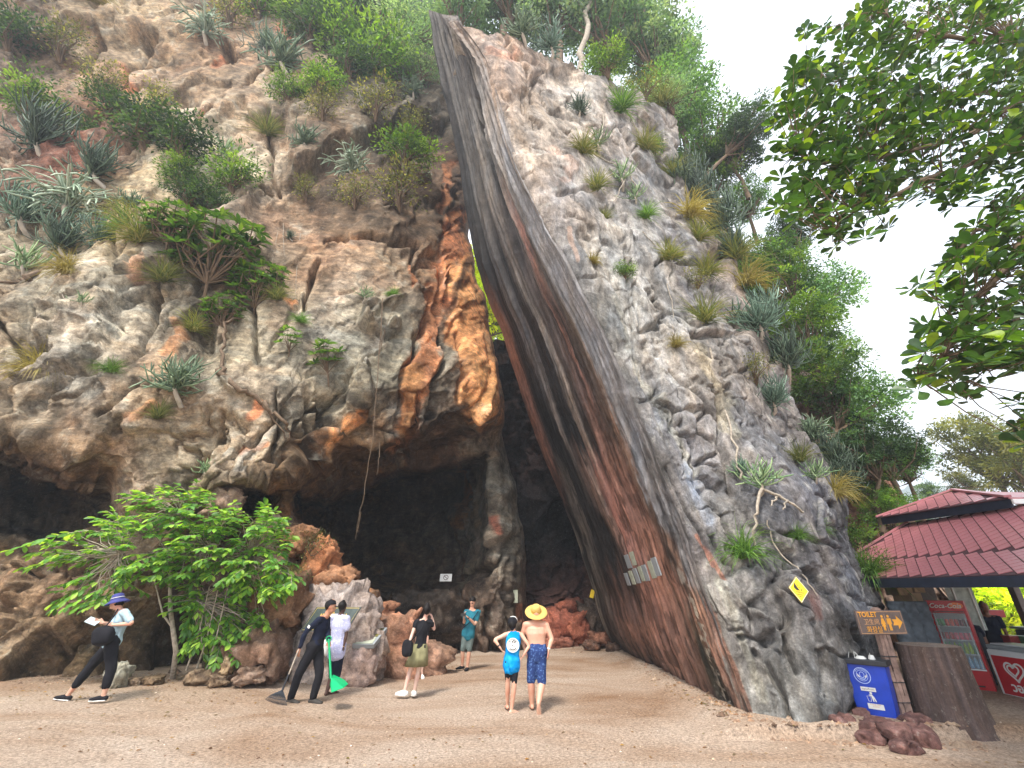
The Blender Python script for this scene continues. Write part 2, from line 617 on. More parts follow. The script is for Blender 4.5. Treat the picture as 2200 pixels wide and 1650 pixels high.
# ---- left cliff with its two caves
LU = [-300, 0, 130, 255, 272, 400, 490, 510, 565, 585, 640, 655, 700, 760, 800, 850, 900, 960, 1000, 1035, 1050, 1085, 1140]
def four(u):   # rows 0..4, smooth over the whole cliff
    i = lambda pts: float(np.interp(u, [p[0] for p in pts], [p[1] for p in pts]))
    return [(-260, i([(-300, 18), (300, 19), (700, 21), (930, 23)])),
            (180, i([(-300, 14.2), (300, 14.8), (600, 16.5), (930, 20)])),
            (420, i([(-300, 12.4), (300, 12.9), (600, 13.6), (800, 15), (1000, 18.5)])),
            (650, i([(-300, 11.2), (300, 11.5), (640, 12.2), (850, 13.4), (950, 14.6), (1050, 17)])),
            (830, i([(-300, 10.7), (300, 11.0), (600, 11.4), (700, 12.3), (850, 13.1), (950, 14.2), (1070, 15.8)]))]
LC = {
 -300: [(900, 10.8), (1030, 15), (1045, 22), (1130, 21), (1138, 20), (1144, 19), (1150, 12.6), (1320, 11.8), (1482, 11.0)],
 0: [(908, 10.8), (1030, 15), (1045, 22), (1130, 21), (1138, 20), (1144, 19), (1150, 12.6), (1320, 11.8), (1482, 11.0)],
 130: [(940, 10.9), (1045, 15.5), (1060, 22), (1150, 20), (1158, 19), (1165, 18), (1175, 12.6), (1320, 11.9), (1480, 11.1)],
 255: [(985, 11.0), (1060, 14.5), (1075, 20), (1150, 19), (1160, 18), (1168, 17), (1180, 12.4), (1330, 12), (1478, 11.2)],
 272: [(1040, 11.1), (1080, 11.4), (1100, 12), (1130, 12.2), (1145, 12.3), (1155, 12.3), (1180, 12.2), (1330, 12.1), (1478, 11.3)],
 400: [(1045, 11.1), (1075, 11.4), (1095, 11.8), (1130, 12), (1145, 12), (1160, 12), (1190, 12), (1330, 12.3), (1475, 11.4)],
 490: [(1045, 11.2), (1070, 11.6), (1090, 12), (1110, 12.1), (1125, 12.2), (1150, 12.2), (1190, 12.2), (1330, 12.2), (1473, 11.5)],
 510: [(1046, 11.2), (1052, 13), (1058, 17), (1100, 17), (1104, 16.5), (1108, 16), (1112, 12.6), (1300, 12.3), (1472, 11.6)],
 565: [(1048, 11.3), (1056, 13.5), (1062, 17), (1100, 17), (1104, 16.5), (1107, 16), (1110, 12.7), (1300, 12.4), (1471, 11.7)],
 585: [(1045, 11.4), (1050, 12.9), (1056, 13.2), (1100, 13.2), (1106, 13.1), (1110, 13), (1118, 12.6), (1300, 12.4), (1470, 11.8)],
 640: [(1035, 11.6), (1042, 13), (1050, 13.4), (1110, 13.6), (1125, 13.6), (1140, 13.4), (1152, 12.8), (1300, 12.5), (1470, 11.9)],
 655: [(1010, 11.8), (1088, 15.3), (1094, 24), (1140, 23), (1150, 22), (1158, 20), (1168, 13), (1300, 12.6), (1468, 12)],
 700: [(985, 12.1), (1082, 16.5), (1092, 25), (1205, 24), (1212, 23), (1218, 20), (1226, 13.2), (1320, 12.7), (1466, 12.1)],
 760: [(962, 12.8), (1062, 17.5), (1072, 26), (1238, 23), (1248, 20), (1252, 18.5), (1262, 13.5), (1340, 13), (1460, 12.6)],
 800: [(958, 13.2), (1048, 18), (1060, 26), (1240, 23.5), (1275, 18.5), (1290, 18.4), (1310, 14), (1370, 13.6), (1455, 13)],
 850: [(962, 13.7), (1022, 18.3), (1034, 26), (1243, 23.5), (1290, 18.2), (1350, 18.6), (1362, 14.6), (1400, 14.2), (1448, 13.6)],
 900: [(930, 14.0), (1020, 18.5), (1030, 26), (1245, 23), (1290, 18), (1385, 18.8), (1392, 15.5), (1410, 14.8), (1442, 14.0)],
 960: [(880, 14.4), (1006, 18.4), (1014, 25.5), (1243, 22.5), (1285, 17.6), (1385, 18.4), (1404, 18.7), (1422, 16.5), (1440, 15.0)],
 1000: [(880, 14.9), (992, 18.2), (1002, 24), (1240, 21.5), (1275, 17.4), (1385, 17.8), (1392, 18.1), (1394, 18.3), (1440, 18.5)],
 1035: [(880, 15.2), (975, 17.8), (985, 21), (1240, 19.5), (1270, 17.3), (1385, 17.7), (1390, 18), (1394, 18.2), (1440, 18.4)],
 1050: [(880, 15.5), (960, 17.5), (968, 18.2), (1200, 17.6), (1260, 17.4), (1385, 17.7), (1390, 18), (1393, 18.2), (1440, 18.4)],
 1085: [(880, 16.0), (935, 17), (950, 18), (1200, 17.6), (1260, 17.5), (1385, 17.9), (1390, 18.1), (1395, 18.3), (1440, 18.5)],
 1140: [(880, 16.6), (935, 17.6), (950, 18.4), (1200, 18.0), (1260, 18.0), (1385, 18.3), (1390, 18.5), (1395, 18.7), (1440, 18.9)],
}
rows = []
for u_ in LU:
    r = four(u_) + LC[u_]
    r.append((1600, r[-1][1]))
    rows.append(r)
rows = np.array(rows)       # col, row, (v,Y)
uRL = [(-260, 985), (0, 990), (150, 990), (300, 1005), (400, 1015), (470, 1006), (500, 1004), (560, 1020), (650, 1042), (760, 1062), (850, 1076),
       (930, 1083), (1000, 1098), (1050, 1110), (1150, 1124), (1250, 1131), (1395, 1138), (1600, 1145)]
nR, nC = 680, 540
vv = np.linspace(-260, 1560, nR)
ss = np.linspace(0, 1, nC)
V = np.repeat(vv[:, None], nC, 1)
uR_ = np.interp(vv, [p[0] for p in uRL], [p[1] for p in uRL])
jag = (fbm(np.stack([vv * 0 + 1, vv * 0.02, vv * 0], -1), 4, 99) - 0.5) * 22
U = -300 + (uR_ + jag + 300)[:, None] * ss[None, :]
P0 = at_np(U, V, 13.0)
wa = (fbm(P0 * 0.55, 4, 21) - 0.5) * 2
wb = (fbm(P0 * 0.55, 4, 22) - 0.5) * 2
fade = sstep(0, 40, uR_[:, None] - U)          # keep the traced right edge clean
wc = (fbm(P0 * 1.9, 4, 25) - 0.5) * 2
Uw = U + (wa * 34 + wc * 18) * fade * (1 - 0.6 * sstep(960, 1040, U))
Vw = V + (wb * 30 + wc * 16) * sstep(1480, 1380, V) * (1 - 0.6 * sstep(900, 1000, U))
D = np.zeros(U.shape)
vk = [np.interp(Uw, LU, rows[:, k, 0]) for k in range(rows.shape[1])]
Yk = [np.interp(Uw, LU, rows[:, k, 1]) for k in range(rows.shape[1])]
D[:] = Yk[0]
for k in range(len(vk) - 1):
    mk = (Vw >= vk[k]) & (Vw < np.maximum(vk[k + 1], vk[k] + 0.5))
    tt = np.clip((Vw - vk[k]) / np.maximum(vk[k + 1] - vk[k], 0.5), 0, 1)
    if k < 5:
        tt = tt * 0.5 + 0.5 * tt * tt * (3 - 2 * tt)
    D = np.where(mk, Yk[k] + (Yk[k + 1] - Yk[k]) * tt, D)
D = np.where(Vw >= vk[-1], Yk[-1], D)
D = blur(D, 3)
# rounded prow / right edge
ed = np.clip((uR_ + jag)[:, None] - U, 0, 200)
D = D + 2.6 * (1 - np.sqrt(1 - (1 - np.clip(ed / 55, 0, 1)) ** 2))
PB = at_np(U, V, D)
P0 = squash(PB)
cave = sstep(18.9, 21, D)
Q = rot_xz(P0, 50, 0.30, 0.95, 0.5)
b2 = billow(Q * 1.1 + 7, 3, 6)
Pw = P0 + (np.stack([wa, wb, wa * wb], -1)) * 0.8 + (fbm(P0 * 2.5, 3, 23)[..., None] - 0.5) * 0.35
k1, e1 = facet(rot_xz(Pw, 52, 0.14, 0.46, 0.4), 9, 1.0, 0.9, 0.06)
k2, e2_ = facet(rot_xz(Pw, 57, 0.30, 1.15, 0.8), 12, 1.0, 0.8, 0.04)
k3, e3 = facet(rot_xz(Pw, 50, 0.9, 3.0, 2.0), 18, 1.1, 0.7, 0.03)
n1 = fbm(P0 * 0.35, 3, 13) - 0.5
n4 = fbm(P0 * 3.0, 5, 15, 0.6) - 0.5
n5 = billow(P0 * 1.7, 4, 16, 0.6)
pil = billow(P0 * np.array([1.6, 0.8, 0.35]), 3, 61)           # fluting of the pillar
pillar = sstep(1020, 1045, U) * sstep(930, 980, V)
amp = 1 - 0.55 * pillar
gate = sstep(0.46, 0.60, fbm(P0 * 0.6, 3, 24))
off = (1.7 * n1 * (1 - 0.6 * pillar) + 0.95 * k1 * amp + 0.30 * k2 * amp + 0.13 * k3 * (0.5 + 0.8 * gate)
       + 0.08 * np.minimum(b2, 0.5) * amp
       - 0.30 * np.exp(-(e1 / 0.03) ** 2) * gate * amp - 0.16 * np.exp(-(e2_ / 0.04) ** 2) * gate
       + 0.13 * n4 + 0.06 * (n5 - 0.3) * (1 - 0.5 * gate) + 0.7 * pil * pillar)
steep = blur(np.maximum(np.abs(np.gradient(D, axis=0)), np.abs(np.gradient(D, axis=1))), 6)
off = off * (1 - 0.85 * sstep(0.10, 0.40, steep))
off = off * (0.55 + 0.45 * sstep(12.5, 9.5, D) + 0.25)
low = sstep(1440, 1478, V)
off = off * (1 - 0.55 * low)
lcr = [
 ([(170, 150), (238, 102), (288, 81), (330, 66)], 9, 0.9), ([(292, 62), (312, 72)], 13, 1.8), ([(283, 120), (296, 98), (335, 96)], 10, 1.1),
 ([(205, 60), (180, 100), (175, 120)], 8, 0.8), ([(110, 240), (150, 215), (180, 250)], 28, 1.6), ([(200, 165), (260, 120), (330, 90)], 22, 0.6),
 ([(500, 208), (530, 188), (560, 160)], 7, 1.2), ([(425, 270), (436, 252), (452, 235)], 8, 1.0), ([(478, 80), (490, 108)], 12, 1.4),
 ([(375, 205), (408, 215)], 16, 0.9), ([(0, 205), (50, 180)], 7, 0.8), ([(575, 240), (572, 330), (590, 395)], 8, 0.6),
 ([(548, 388), (570, 396)], 5, 0.8), ([(685, 530), (665, 580), (650, 625), (652, 655)], 7, 1.0), ([(700, 495), (740, 488), (800, 500), (890, 520)], 6, 0.6),
 ([(893, 520), (897, 560), (930, 595)], 7, 0.7), ([(935, 655), (910, 690), (899, 742), (870, 800)], 7, 1.1), ([(905, 600), (938, 640)], 9, 0.9),
 ([(870, 800), (862, 870), (850, 930)], 6, 0.6), ([(345, 500), (365, 480), (372, 530)], 9, 1.0), ([(255, 580), (250, 520)], 12, 0.5),
 ([(0, 690), (60, 760), (120, 765)], 8, 0.6), ([(215, 805), (140, 812), (100, 850), (95, 870)], 10, 0.6), ([(335, 610), (325, 700), (290, 780), (255, 800)], 11, 0.8),
 ([(395, 765), (430, 740), (425, 700)], 22, 0.9), ([(300, 830), (260, 870), (230, 900)], 10, 0.5), ([(480, 815), (540, 860), (600, 890), (650, 925)], 9, -0.25),
 ([(672, 830), (668, 880), (676, 940), (688, 1010)], 13, 1.3), ([(740, 850), (705, 880), (690, 940)], 22, 0.9), ([(540, 640), (545, 760)], 9, 0.5),
 ([(470, 880), (440, 950), (390, 1030), (370, 1080)], 8, 0.5), ([(590, 840), (575, 900), (530, 960)], 7, 0.5), ([(620, 880), (590, 960), (560, 1010)], 9, 0.55),
 ([(650, 900), (640, 960), (610, 1030)], 7, 0.4), ([(960, 560), (955, 640), (968, 740), (940, 830)], 9, 0.7), ([(985, 560), (975, 640)], 7, 0.6),
 ([(1000, 700), (995, 780), (985, 860)], 7, 0.35), ([(1030, 620), (1045, 700), (1052, 800)], 6, 0.35), ([(905, 850), (900, 900), (880, 950)], 9, 0.5),
 ([(945, 850), (925, 905), (905, 940)], 12, 0.7), ([(330, 1380), (365, 1345), (390, 1350), (395, 1430), (300, 1440)], 34, 1.8), ([(250, 1400), (300, 1400)], 26, 1.0),
 ([(180, 1340), (120, 1400), (60, 1450)], 9, 0.45), ([(210, 1330), (170, 1410)], 8, 0.4), ([(130, 1290), (60, 1340), (0, 1390)], 9, 0.5),
 ([(0, 1225), (70, 1232), (130, 1240)], 7, 0.6), ([(205, 1312), (222, 1312)], 12, 0.9), ([(1050, 1220), (1046, 1300), (1050, 1400)], 8, 0.8),
 ([(1033, 1210), (1000, 1260), (985, 1270)], 10, -0.6), ([(980, 1270), (1010, 1300), (1020, 1390)], 10, 0.7), ([(920, 1300), (960, 1330)], 18, 0.6),
 ([(1095, 1180), (1085, 1260), (1100, 1350)], 7, 0.4), ([(1110, 1150), (1070, 1205), (1035, 1230)], 9, 0.5), ([(1060, 1390), (1040, 1330)], 8, 0.5),
]
ju = (fbm(P0 * 1.7, 3, 77) - 0.5) * 26
jv = (fbm(P0 * 1.7, 3, 78) - 0.5) * 26
off = off - 0.95 * cracks(U + ju, V + jv, lcr)
NB = normals(PB, 12)
off = off * (1 + 0.03 * np.maximum(PB[..., 2] - 4, 0))
edge_k = (0.25 + 0.75 * sstep(0, 60, uR_[:, None] - U))
Pf = PB + NB * (off * edge_k * 0.85)[..., None]
Pn_ = squash(Pf)
lc = [
 (-150, 80, 110, 92, 76), (50, 80, 112, 92, 76), (150, 150, 172, 142, 110), (60, 220, 120, 96, 78), (250, 200, 140, 88, 64), (150, 235, 128, 66, 50),
 (330, 60, 170, 142, 108), (240, 60, 168, 140, 108), (350, 230, 165, 142, 120), (320, 160, 165, 130, 100), (420, 300, 190, 174, 152), (480, 350, 196, 178, 150), (560, 290, 172, 150, 128),
 (440, 180, 172, 140, 104), (470, 120, 168, 120, 84), (540, 200, 176, 148, 122), (620, 60, 140, 118, 92), (330, 450, 182, 152, 112), (500, 430, 156, 136, 120), (600, 450, 142, 112, 88),
 (700, 400, 128, 104, 82), (760, 470, 116, 96, 76), (870, 470, 112, 92, 72), (900, 400, 120, 92, 74), (650, 330, 132, 108, 86), (800, 300, 100, 88, 72), (850, 180, 112, 98, 84),
 (720, 530, 184, 132, 92), (820, 520, 156, 128, 100), (750, 620, 168, 158, 142), (850, 650, 162, 152, 136), (700, 700, 164, 154, 140), (900, 560, 160, 118, 84),
 (100, 700, 166, 150, 128), (200, 700, 178, 168, 152), (60, 640, 160, 142, 118), (160, 830, 164, 154, 144), (60, 880, 158, 136, 110), (-100, 750, 160, 144, 122),
 (300, 650, 160, 144, 124), (450, 700, 150, 134, 114), (560, 700, 158, 142, 120), (480, 620, 148, 126, 104), (560, 580, 150, 126, 100), (340, 930, 164, 138, 108), (420, 1000, 168, 144, 116), (300, 1000, 160, 138, 116),
 (560, 800, 160, 146, 126), (640, 780, 166, 152, 134), (560, 960, 172, 158, 140), (500, 920, 160, 138, 112), (600, 1010, 168, 136, 98), (740, 760, 158, 146, 128), (800, 850, 150, 136, 112), (860, 900, 140, 136, 130),
 (780, 960, 150, 112, 66), (180, 960, 140, 108, 74), (300, 870, 158, 128, 98),
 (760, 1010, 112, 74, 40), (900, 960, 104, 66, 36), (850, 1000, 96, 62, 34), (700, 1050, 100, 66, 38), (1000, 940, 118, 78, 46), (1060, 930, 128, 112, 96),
 (130, 1000, 70, 50, 34), (0, 980, 70, 50, 34), (100, 1100, 34, 26, 20), (0, 1100, 34, 26, 20), (610, 1080, 150, 100, 48), (540, 1080, 60, 40, 28),  # dark cave tones here and below hold the caves' shade as rock colour
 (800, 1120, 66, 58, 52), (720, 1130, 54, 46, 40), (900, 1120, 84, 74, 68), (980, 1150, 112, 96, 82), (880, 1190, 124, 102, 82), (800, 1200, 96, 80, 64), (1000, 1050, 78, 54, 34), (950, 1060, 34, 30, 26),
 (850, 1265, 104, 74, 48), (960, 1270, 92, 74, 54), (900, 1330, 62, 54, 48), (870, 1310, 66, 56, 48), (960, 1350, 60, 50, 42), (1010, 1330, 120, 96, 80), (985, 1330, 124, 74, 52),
 (1080, 1030, 172, 164, 150), (1090, 1100, 172, 162, 150), (1080, 1180, 146, 136, 126), (1100, 1280, 144, 130, 116), (1040, 1300, 104, 62, 48), (1075, 1340, 110, 98, 86), (1120, 1200, 130, 122, 112), (1110, 1370, 104, 86, 74),
 (600, 1140, 168, 134, 104), (660, 1200, 172, 120, 84), (720, 1260, 160, 120, 88), (560, 1250, 90, 70, 52), (600, 1350, 120, 92, 70), (700, 1350, 140, 108, 86), (830, 1350, 170, 124, 98), (900, 1420, 156, 126, 106), (820, 1420, 146, 122, 106),
 (600, 1440, 164, 146, 134), (500, 1440, 132, 112, 94), (500, 1350, 100, 76, 56), (50, 1250, 168, 132, 100), (160, 1290, 186, 142, 112), (200, 1210, 120, 98, 74), (80, 1400, 140, 112, 82), (250, 1350, 128, 104, 76),
 (180, 1400, 136, 112, 80), (350, 1360, 70, 50, 34), (40, 1190, 120, 98, 70), (400, 1250, 86, 68, 48), (300, 1440, 92, 74, 56), (420, 1440, 110, 88, 66), (0, 1330, 160, 126, 94), (-200, 1300, 150, 120, 92)]
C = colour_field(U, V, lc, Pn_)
OR = (246, 164, 88)
OR2 = (222, 136, 78)
ls = [
 (OR, [(1010, 560), (1020, 700), (1030, 800), (1040, 880)], 52, 0.95), (OR2, [(960, 600), (935, 700), (905, 830), (870, 950)], 34, 0.9),
 (OR, [(900, 800), (890, 860), (870, 940)], 22, 0.9), ((238, 166, 92), [(1020, 760), (1050, 860)], 30, 0.8), (OR2, [(950, 440), (978, 340)], 14, 0.8),
 (OR2, [(985, 460), (962, 560)], 22, 0.8), (OR2, [(968, 490), (1000, 540)], 18, 0.9), ((230, 150, 88), [(602, 622), (622, 630)], 16, 0.9), (OR2, [(552, 862), (540, 890)], 13, 0.9),
 (OR2, [(640, 930), (612, 990), (590, 1020)], 14, 0.9), (OR2, [(570, 950), (520, 975)], 11, 0.7), (OR, [(765, 885), (740, 930), (710, 970)], 15, 0.9), ((214, 140, 80), [(330, 870), (300, 900)], 16, 0.6),
 ((220, 150, 92), [(380, 690), (385, 720), (360, 760)], 13, 0.7), (OR2, [(890, 555), (895, 600)], 10, 0.9), (OR2, [(330, 590), (300, 610)], 12, 0.4),
 ((200, 112, 62), [(240, 120), (255, 200), (210, 220)], 26, 0.7), ((214, 120, 62), [(440, 245), (432, 262)], 9, 0.9), ((206, 116, 60), [(472, 110), (462, 145)], 15, 0.8),
 ((216, 130, 70), [(415, 290), (405, 310)], 9, 0.7), ((196, 110, 70), [(600, 40), (625, 70)], 14, 0.7),
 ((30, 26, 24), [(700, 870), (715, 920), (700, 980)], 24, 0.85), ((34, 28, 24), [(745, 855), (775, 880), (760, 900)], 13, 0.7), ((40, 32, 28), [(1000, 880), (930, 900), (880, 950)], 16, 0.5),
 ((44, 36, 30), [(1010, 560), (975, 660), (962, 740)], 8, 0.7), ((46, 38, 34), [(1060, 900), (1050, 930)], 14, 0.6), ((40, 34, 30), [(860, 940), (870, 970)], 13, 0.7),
 ((160, 150, 140), [(855, 860), (845, 930)], 18, 0.8), ((196, 186, 176), [(780, 780), (830, 700)], 20, 0.4), ((196, 182, 160), [(470, 340), (520, 330), (560, 360)], 24, 0.5),
 ((196, 182, 166), [(400, 250), (430, 330)], 20, 0.4), ((192, 184, 172), [(150, 720), (180, 760)], 26, 0.5), ((186, 178, 168), [(120, 830), (210, 840)], 24, 0.5), ((186, 178, 168), [(520, 1000), (590, 900)], 14, 0.5),
 ((200, 190, 176), [(660, 950), (655, 990)], 8, 0.7), ((150, 96, 44), [(990, 1020), (992, 1090), (985, 1130)], 15, 0.95), ((120, 80, 44), [(985, 1130), (986, 1180), (988, 1240)], 5, 0.7),
 ((172, 140, 104), [(1022, 1080), (1030, 1130)], 10, 0.7), ((168, 138, 108), [(1052, 1030), (1048, 1100)], 5, 0.7), ((110, 76, 60), [(830, 1170), (840, 1200)], 9, 0.5), ((104, 74, 58), [(855, 1180), (865, 1200)], 7, 0.5),
 ((190, 104, 78), [(1066, 1118), (1070, 1150)], 7, 0.8), ((176, 108, 72), [(1110, 1300), (1112, 1330)], 8, 0.8), ((150, 90, 62), [(985, 1300), (982, 1390)], 9, 0.7),
 ((150, 132, 108), [(1030, 1215), (995, 1255)], 13, 0.9), ((70, 76, 52), [(110, 1450), (170, 1465), (210, 1450)], 20, 0.5), ((84, 90, 60), [(880, 960), (890, 980)], 4, 0.3),
 ((150, 142, 134), [(960, 1100), (1000, 1200)], 3, 0.1), ((160, 112, 50), [(600, 1060), (620, 1100)], 22, 0.6), ((60, 44, 30), [(640, 1060), (645, 1100)], 6, 0.8),
 ((206, 196, 180), [(860, 330), (880, 210), (900, 190)], 10, 0.5),
]
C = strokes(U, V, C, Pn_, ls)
# stain streaks that run down the face
stk = fbm(np.stack([Pn_[..., 0] * 1.7, Pn_[..., 1] * 0.6, Pn_[..., 2] * 0.3], -1), 4, 91)
C = C * (1 - 0.28 * sstep(0.54, 0.68, stk))[..., None]
red = fbm(Pf * 0.8, 4, 93)
C = C * (1 + np.array([0.07, -0.04, -0.10]) * sstep(0.5, 0.68, red)[..., None])
tan = fbm(Pf * 0.45 + 9, 4, 94)
C = C * (1 + np.array([0.06, 0.05, 0.06]) * (sstep(0.42, 0.6, tan)[..., None] * 2 - 1))
mo1 = fbm(Pn_ * np.array([1.3, 1.3, 1.0]) + 31, 6, 301, 0.68)
mo2 = fbm(rot_xz(Pn_, 50, 1.1, 3.8, 2.0) + 17, 5, 302, 0.62)
mo3 = fbm(Pn_ * 5.5, 4, 303, 0.7)
C = C * (0.50 + 0.55 * sstep(0.36, 0.60, mo1) + 0.28 * sstep(0.42, 0.60, mo2) + 0.30 * (mo3 - 0.3))[..., None]
pal = (sstep(0.55, 0.66, mo1) * sstep(0.45, 0.6, mo3) * 0.36 * (D < 18))[..., None]
C = C * (1 - pal) + np.array([0.50, 0.46, 0.385]) * pal
C = calm(C) * KALB * np.array([0.94, 1.0, 0.97])
SURF['left'] = (U, V, Pf)
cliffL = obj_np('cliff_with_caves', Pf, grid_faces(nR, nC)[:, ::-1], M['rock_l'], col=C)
tag(cliffL, 'tan and orange stained limestone cliff with two dark caves', kind='structure')

# back skirt so the right edge has thickness
def skirt(name, edge, cols, vec, n, mat, par, amp=0.5):
    E = np.asarray(edge)
    k = np.linspace(0, 1, n)[:, None, None]
    G = E[None] + k * np.asarray(vec)[None, None]
    G = G + (fbm(G * 0.9, 4, 33)[..., None] - 0.5) * amp * np.sin(k * math.pi / 2)
    Cc = np.repeat(np.asarray(cols)[None], n, 0)
    return obj_np(name, G, grid_faces(n, len(E)), mat, par, col=Cc)
skirt('cliff_flank', Pf[::2, -1], C[::2, -1], (-1.5, 9, 0.5), 16, M['rock_l'], cliffL, 1.2)

# ---- leaning fault face
SL = np.array([(921, 20, 13.5), (934, 112, 14.5), (951, 200, 15.5), (982, 340, 17), (1009, 502, 18.2), (1036, 608, 19), (1080, 723, 19.6), (1117, 839, 20),
               (1158, 957, 20.2), (1209, 1080, 20), (1254, 1206, 19.5), (1294, 1341, 19), (1320, 1390, 18.7), (1330, 1415, 18.6)], float)
SR = np.array([(985, 45, 0), (1045, 130, 0), (1078, 240, 0), (1112, 345, 0), (1160, 441, 0), (1220, 560, 0), (1284, 686, 0), (1346, 828, 0),
               (1392, 935, 0), (1446, 1075, 0), (1500, 1225, 0), (1568, 1420, 0), (1614, 1545, 0), (1634, 1600, 0)], float)
def straight_edge(A, v0, i0, v1, i1):
    """depths that put the traced edge on one straight line in space"""
    iz = i0 + (i1 - i0) * (A[:, 1] - v0) / (v1 - v0)
    A[:, 2] = (1 / iz) * (CT - (825 - A[:, 1]) / F * ST)
straight_edge(SL, 1385, 0.0621, 20, 0.0412)
straight_edge(SR, 1545, 0.1410, 45, 0.0540)
def cat(pts, t):
    """Catmull-Rom through rows of pts at t in 0..n-1"""
    n = len(pts)
    i = np.clip(np.floor(t).astype(int), 0, n - 2)
    f = (t - i)[:, None]
    p = lambda k: pts[np.clip(k, 0, n - 1)]
    a, b_, c, d = p(i - 1), p(i), p(i + 1), p(i + 2)
    return 0.5 * ((2 * b_) + (-a + c) * f + (2 * a - 5 * b_ + 4 * c - d) * f ** 2 + (-a + 3 * b_ - 3 * c + d) * f ** 3)
nW, nS = 760, 230
tw = np.linspace(0, 13, nW)
eL, eR = cat(SL, tw), cat(SR, tw)
jl = (fbm(np.stack([tw * 0, tw * 2.2, tw * 0], -1), 4, 51) - 0.5) * 6
jr = (fbm(np.stack([tw * 0 + 5, tw * 2.2, tw * 0], -1), 4, 52) - 0.5) * 9
jr[-120:] *= np.linspace(1, 0.2, 120)
EL = at_np(eL[:, 0] + jl, eL[:, 1], eL[:, 2])
ER = at_np(eR[:, 0] + jr, eR[:, 1], eR[:, 2])
# even spacing as seen along the face: more samples near the far edge
s_ = np.linspace(0, 1, nS)
zl = 1.0 / (1.0 + (eR[:, 2] / eL[:, 2] - 1)[:, None] * 0)
S = s_[None, :] * np.ones((nW, 1))
# perspective-correct parameter so that s reads evenly from the front
wL, wR = 1 / eL[:, 2][:, None], 1 / eR[:, 2][:, None]
tS = (S / wL) / ((S / wL) + ((1 - S) / wR))
PS = EL[:, None, :] * (1 - tS[..., None]) + ER[:, None, :] * tS[..., None]
W = np.repeat(tw[:, None], nS, 1)
dx = np.gradient(PS, axis=1); dy = np.gradient(PS, axis=0)
nn = np.cross(dx, dy); nn /= np.linalg.norm(nn, axis=-1, keepdims=True) + 1e-9
if nn[nW // 2, nS // 2, 0] > 0: nn = -nn
wob = (fbm(np.stack([S * 2, W * 0.5, S * 0], -1), 3, 53) - 0.5) * 0.025
Sx = S + wob
g1 = fbm(np.stack([Sx * 9, W * 0.16, S * 0], -1), 3, 54)
g2 = fbm(np.stack([Sx * 34, W * 0.35, S * 0], -1), 3, 55)
g3 = fbm(np.stack([Sx * 110, W * 1.1, S * 0], -1), 2, 56)
rough_top = sstep(7, 2, W)
hh = 0.26 * (g1 - 0.5) + 0.26 * (g2 - 0.5) + 0.06 * (g3 - 0.5)
hh = hh * (0.45 + 1.5 * rough_top)
hh -= 0.35 * rough_top * sstep(0.55, 0.60, fbm(np.stack([Sx * 14, W * 0.22, S * 0 + 3], -1), 2, 57))
hh += 0.05 * (fbm(PS * 4, 4, 58) - 0.5)
hh *= sstep(0, 0.03, S) * sstep(1.0, 0.97, S) * 0.9 + 0.1
PS2 = PS + nn * hh[..., None]
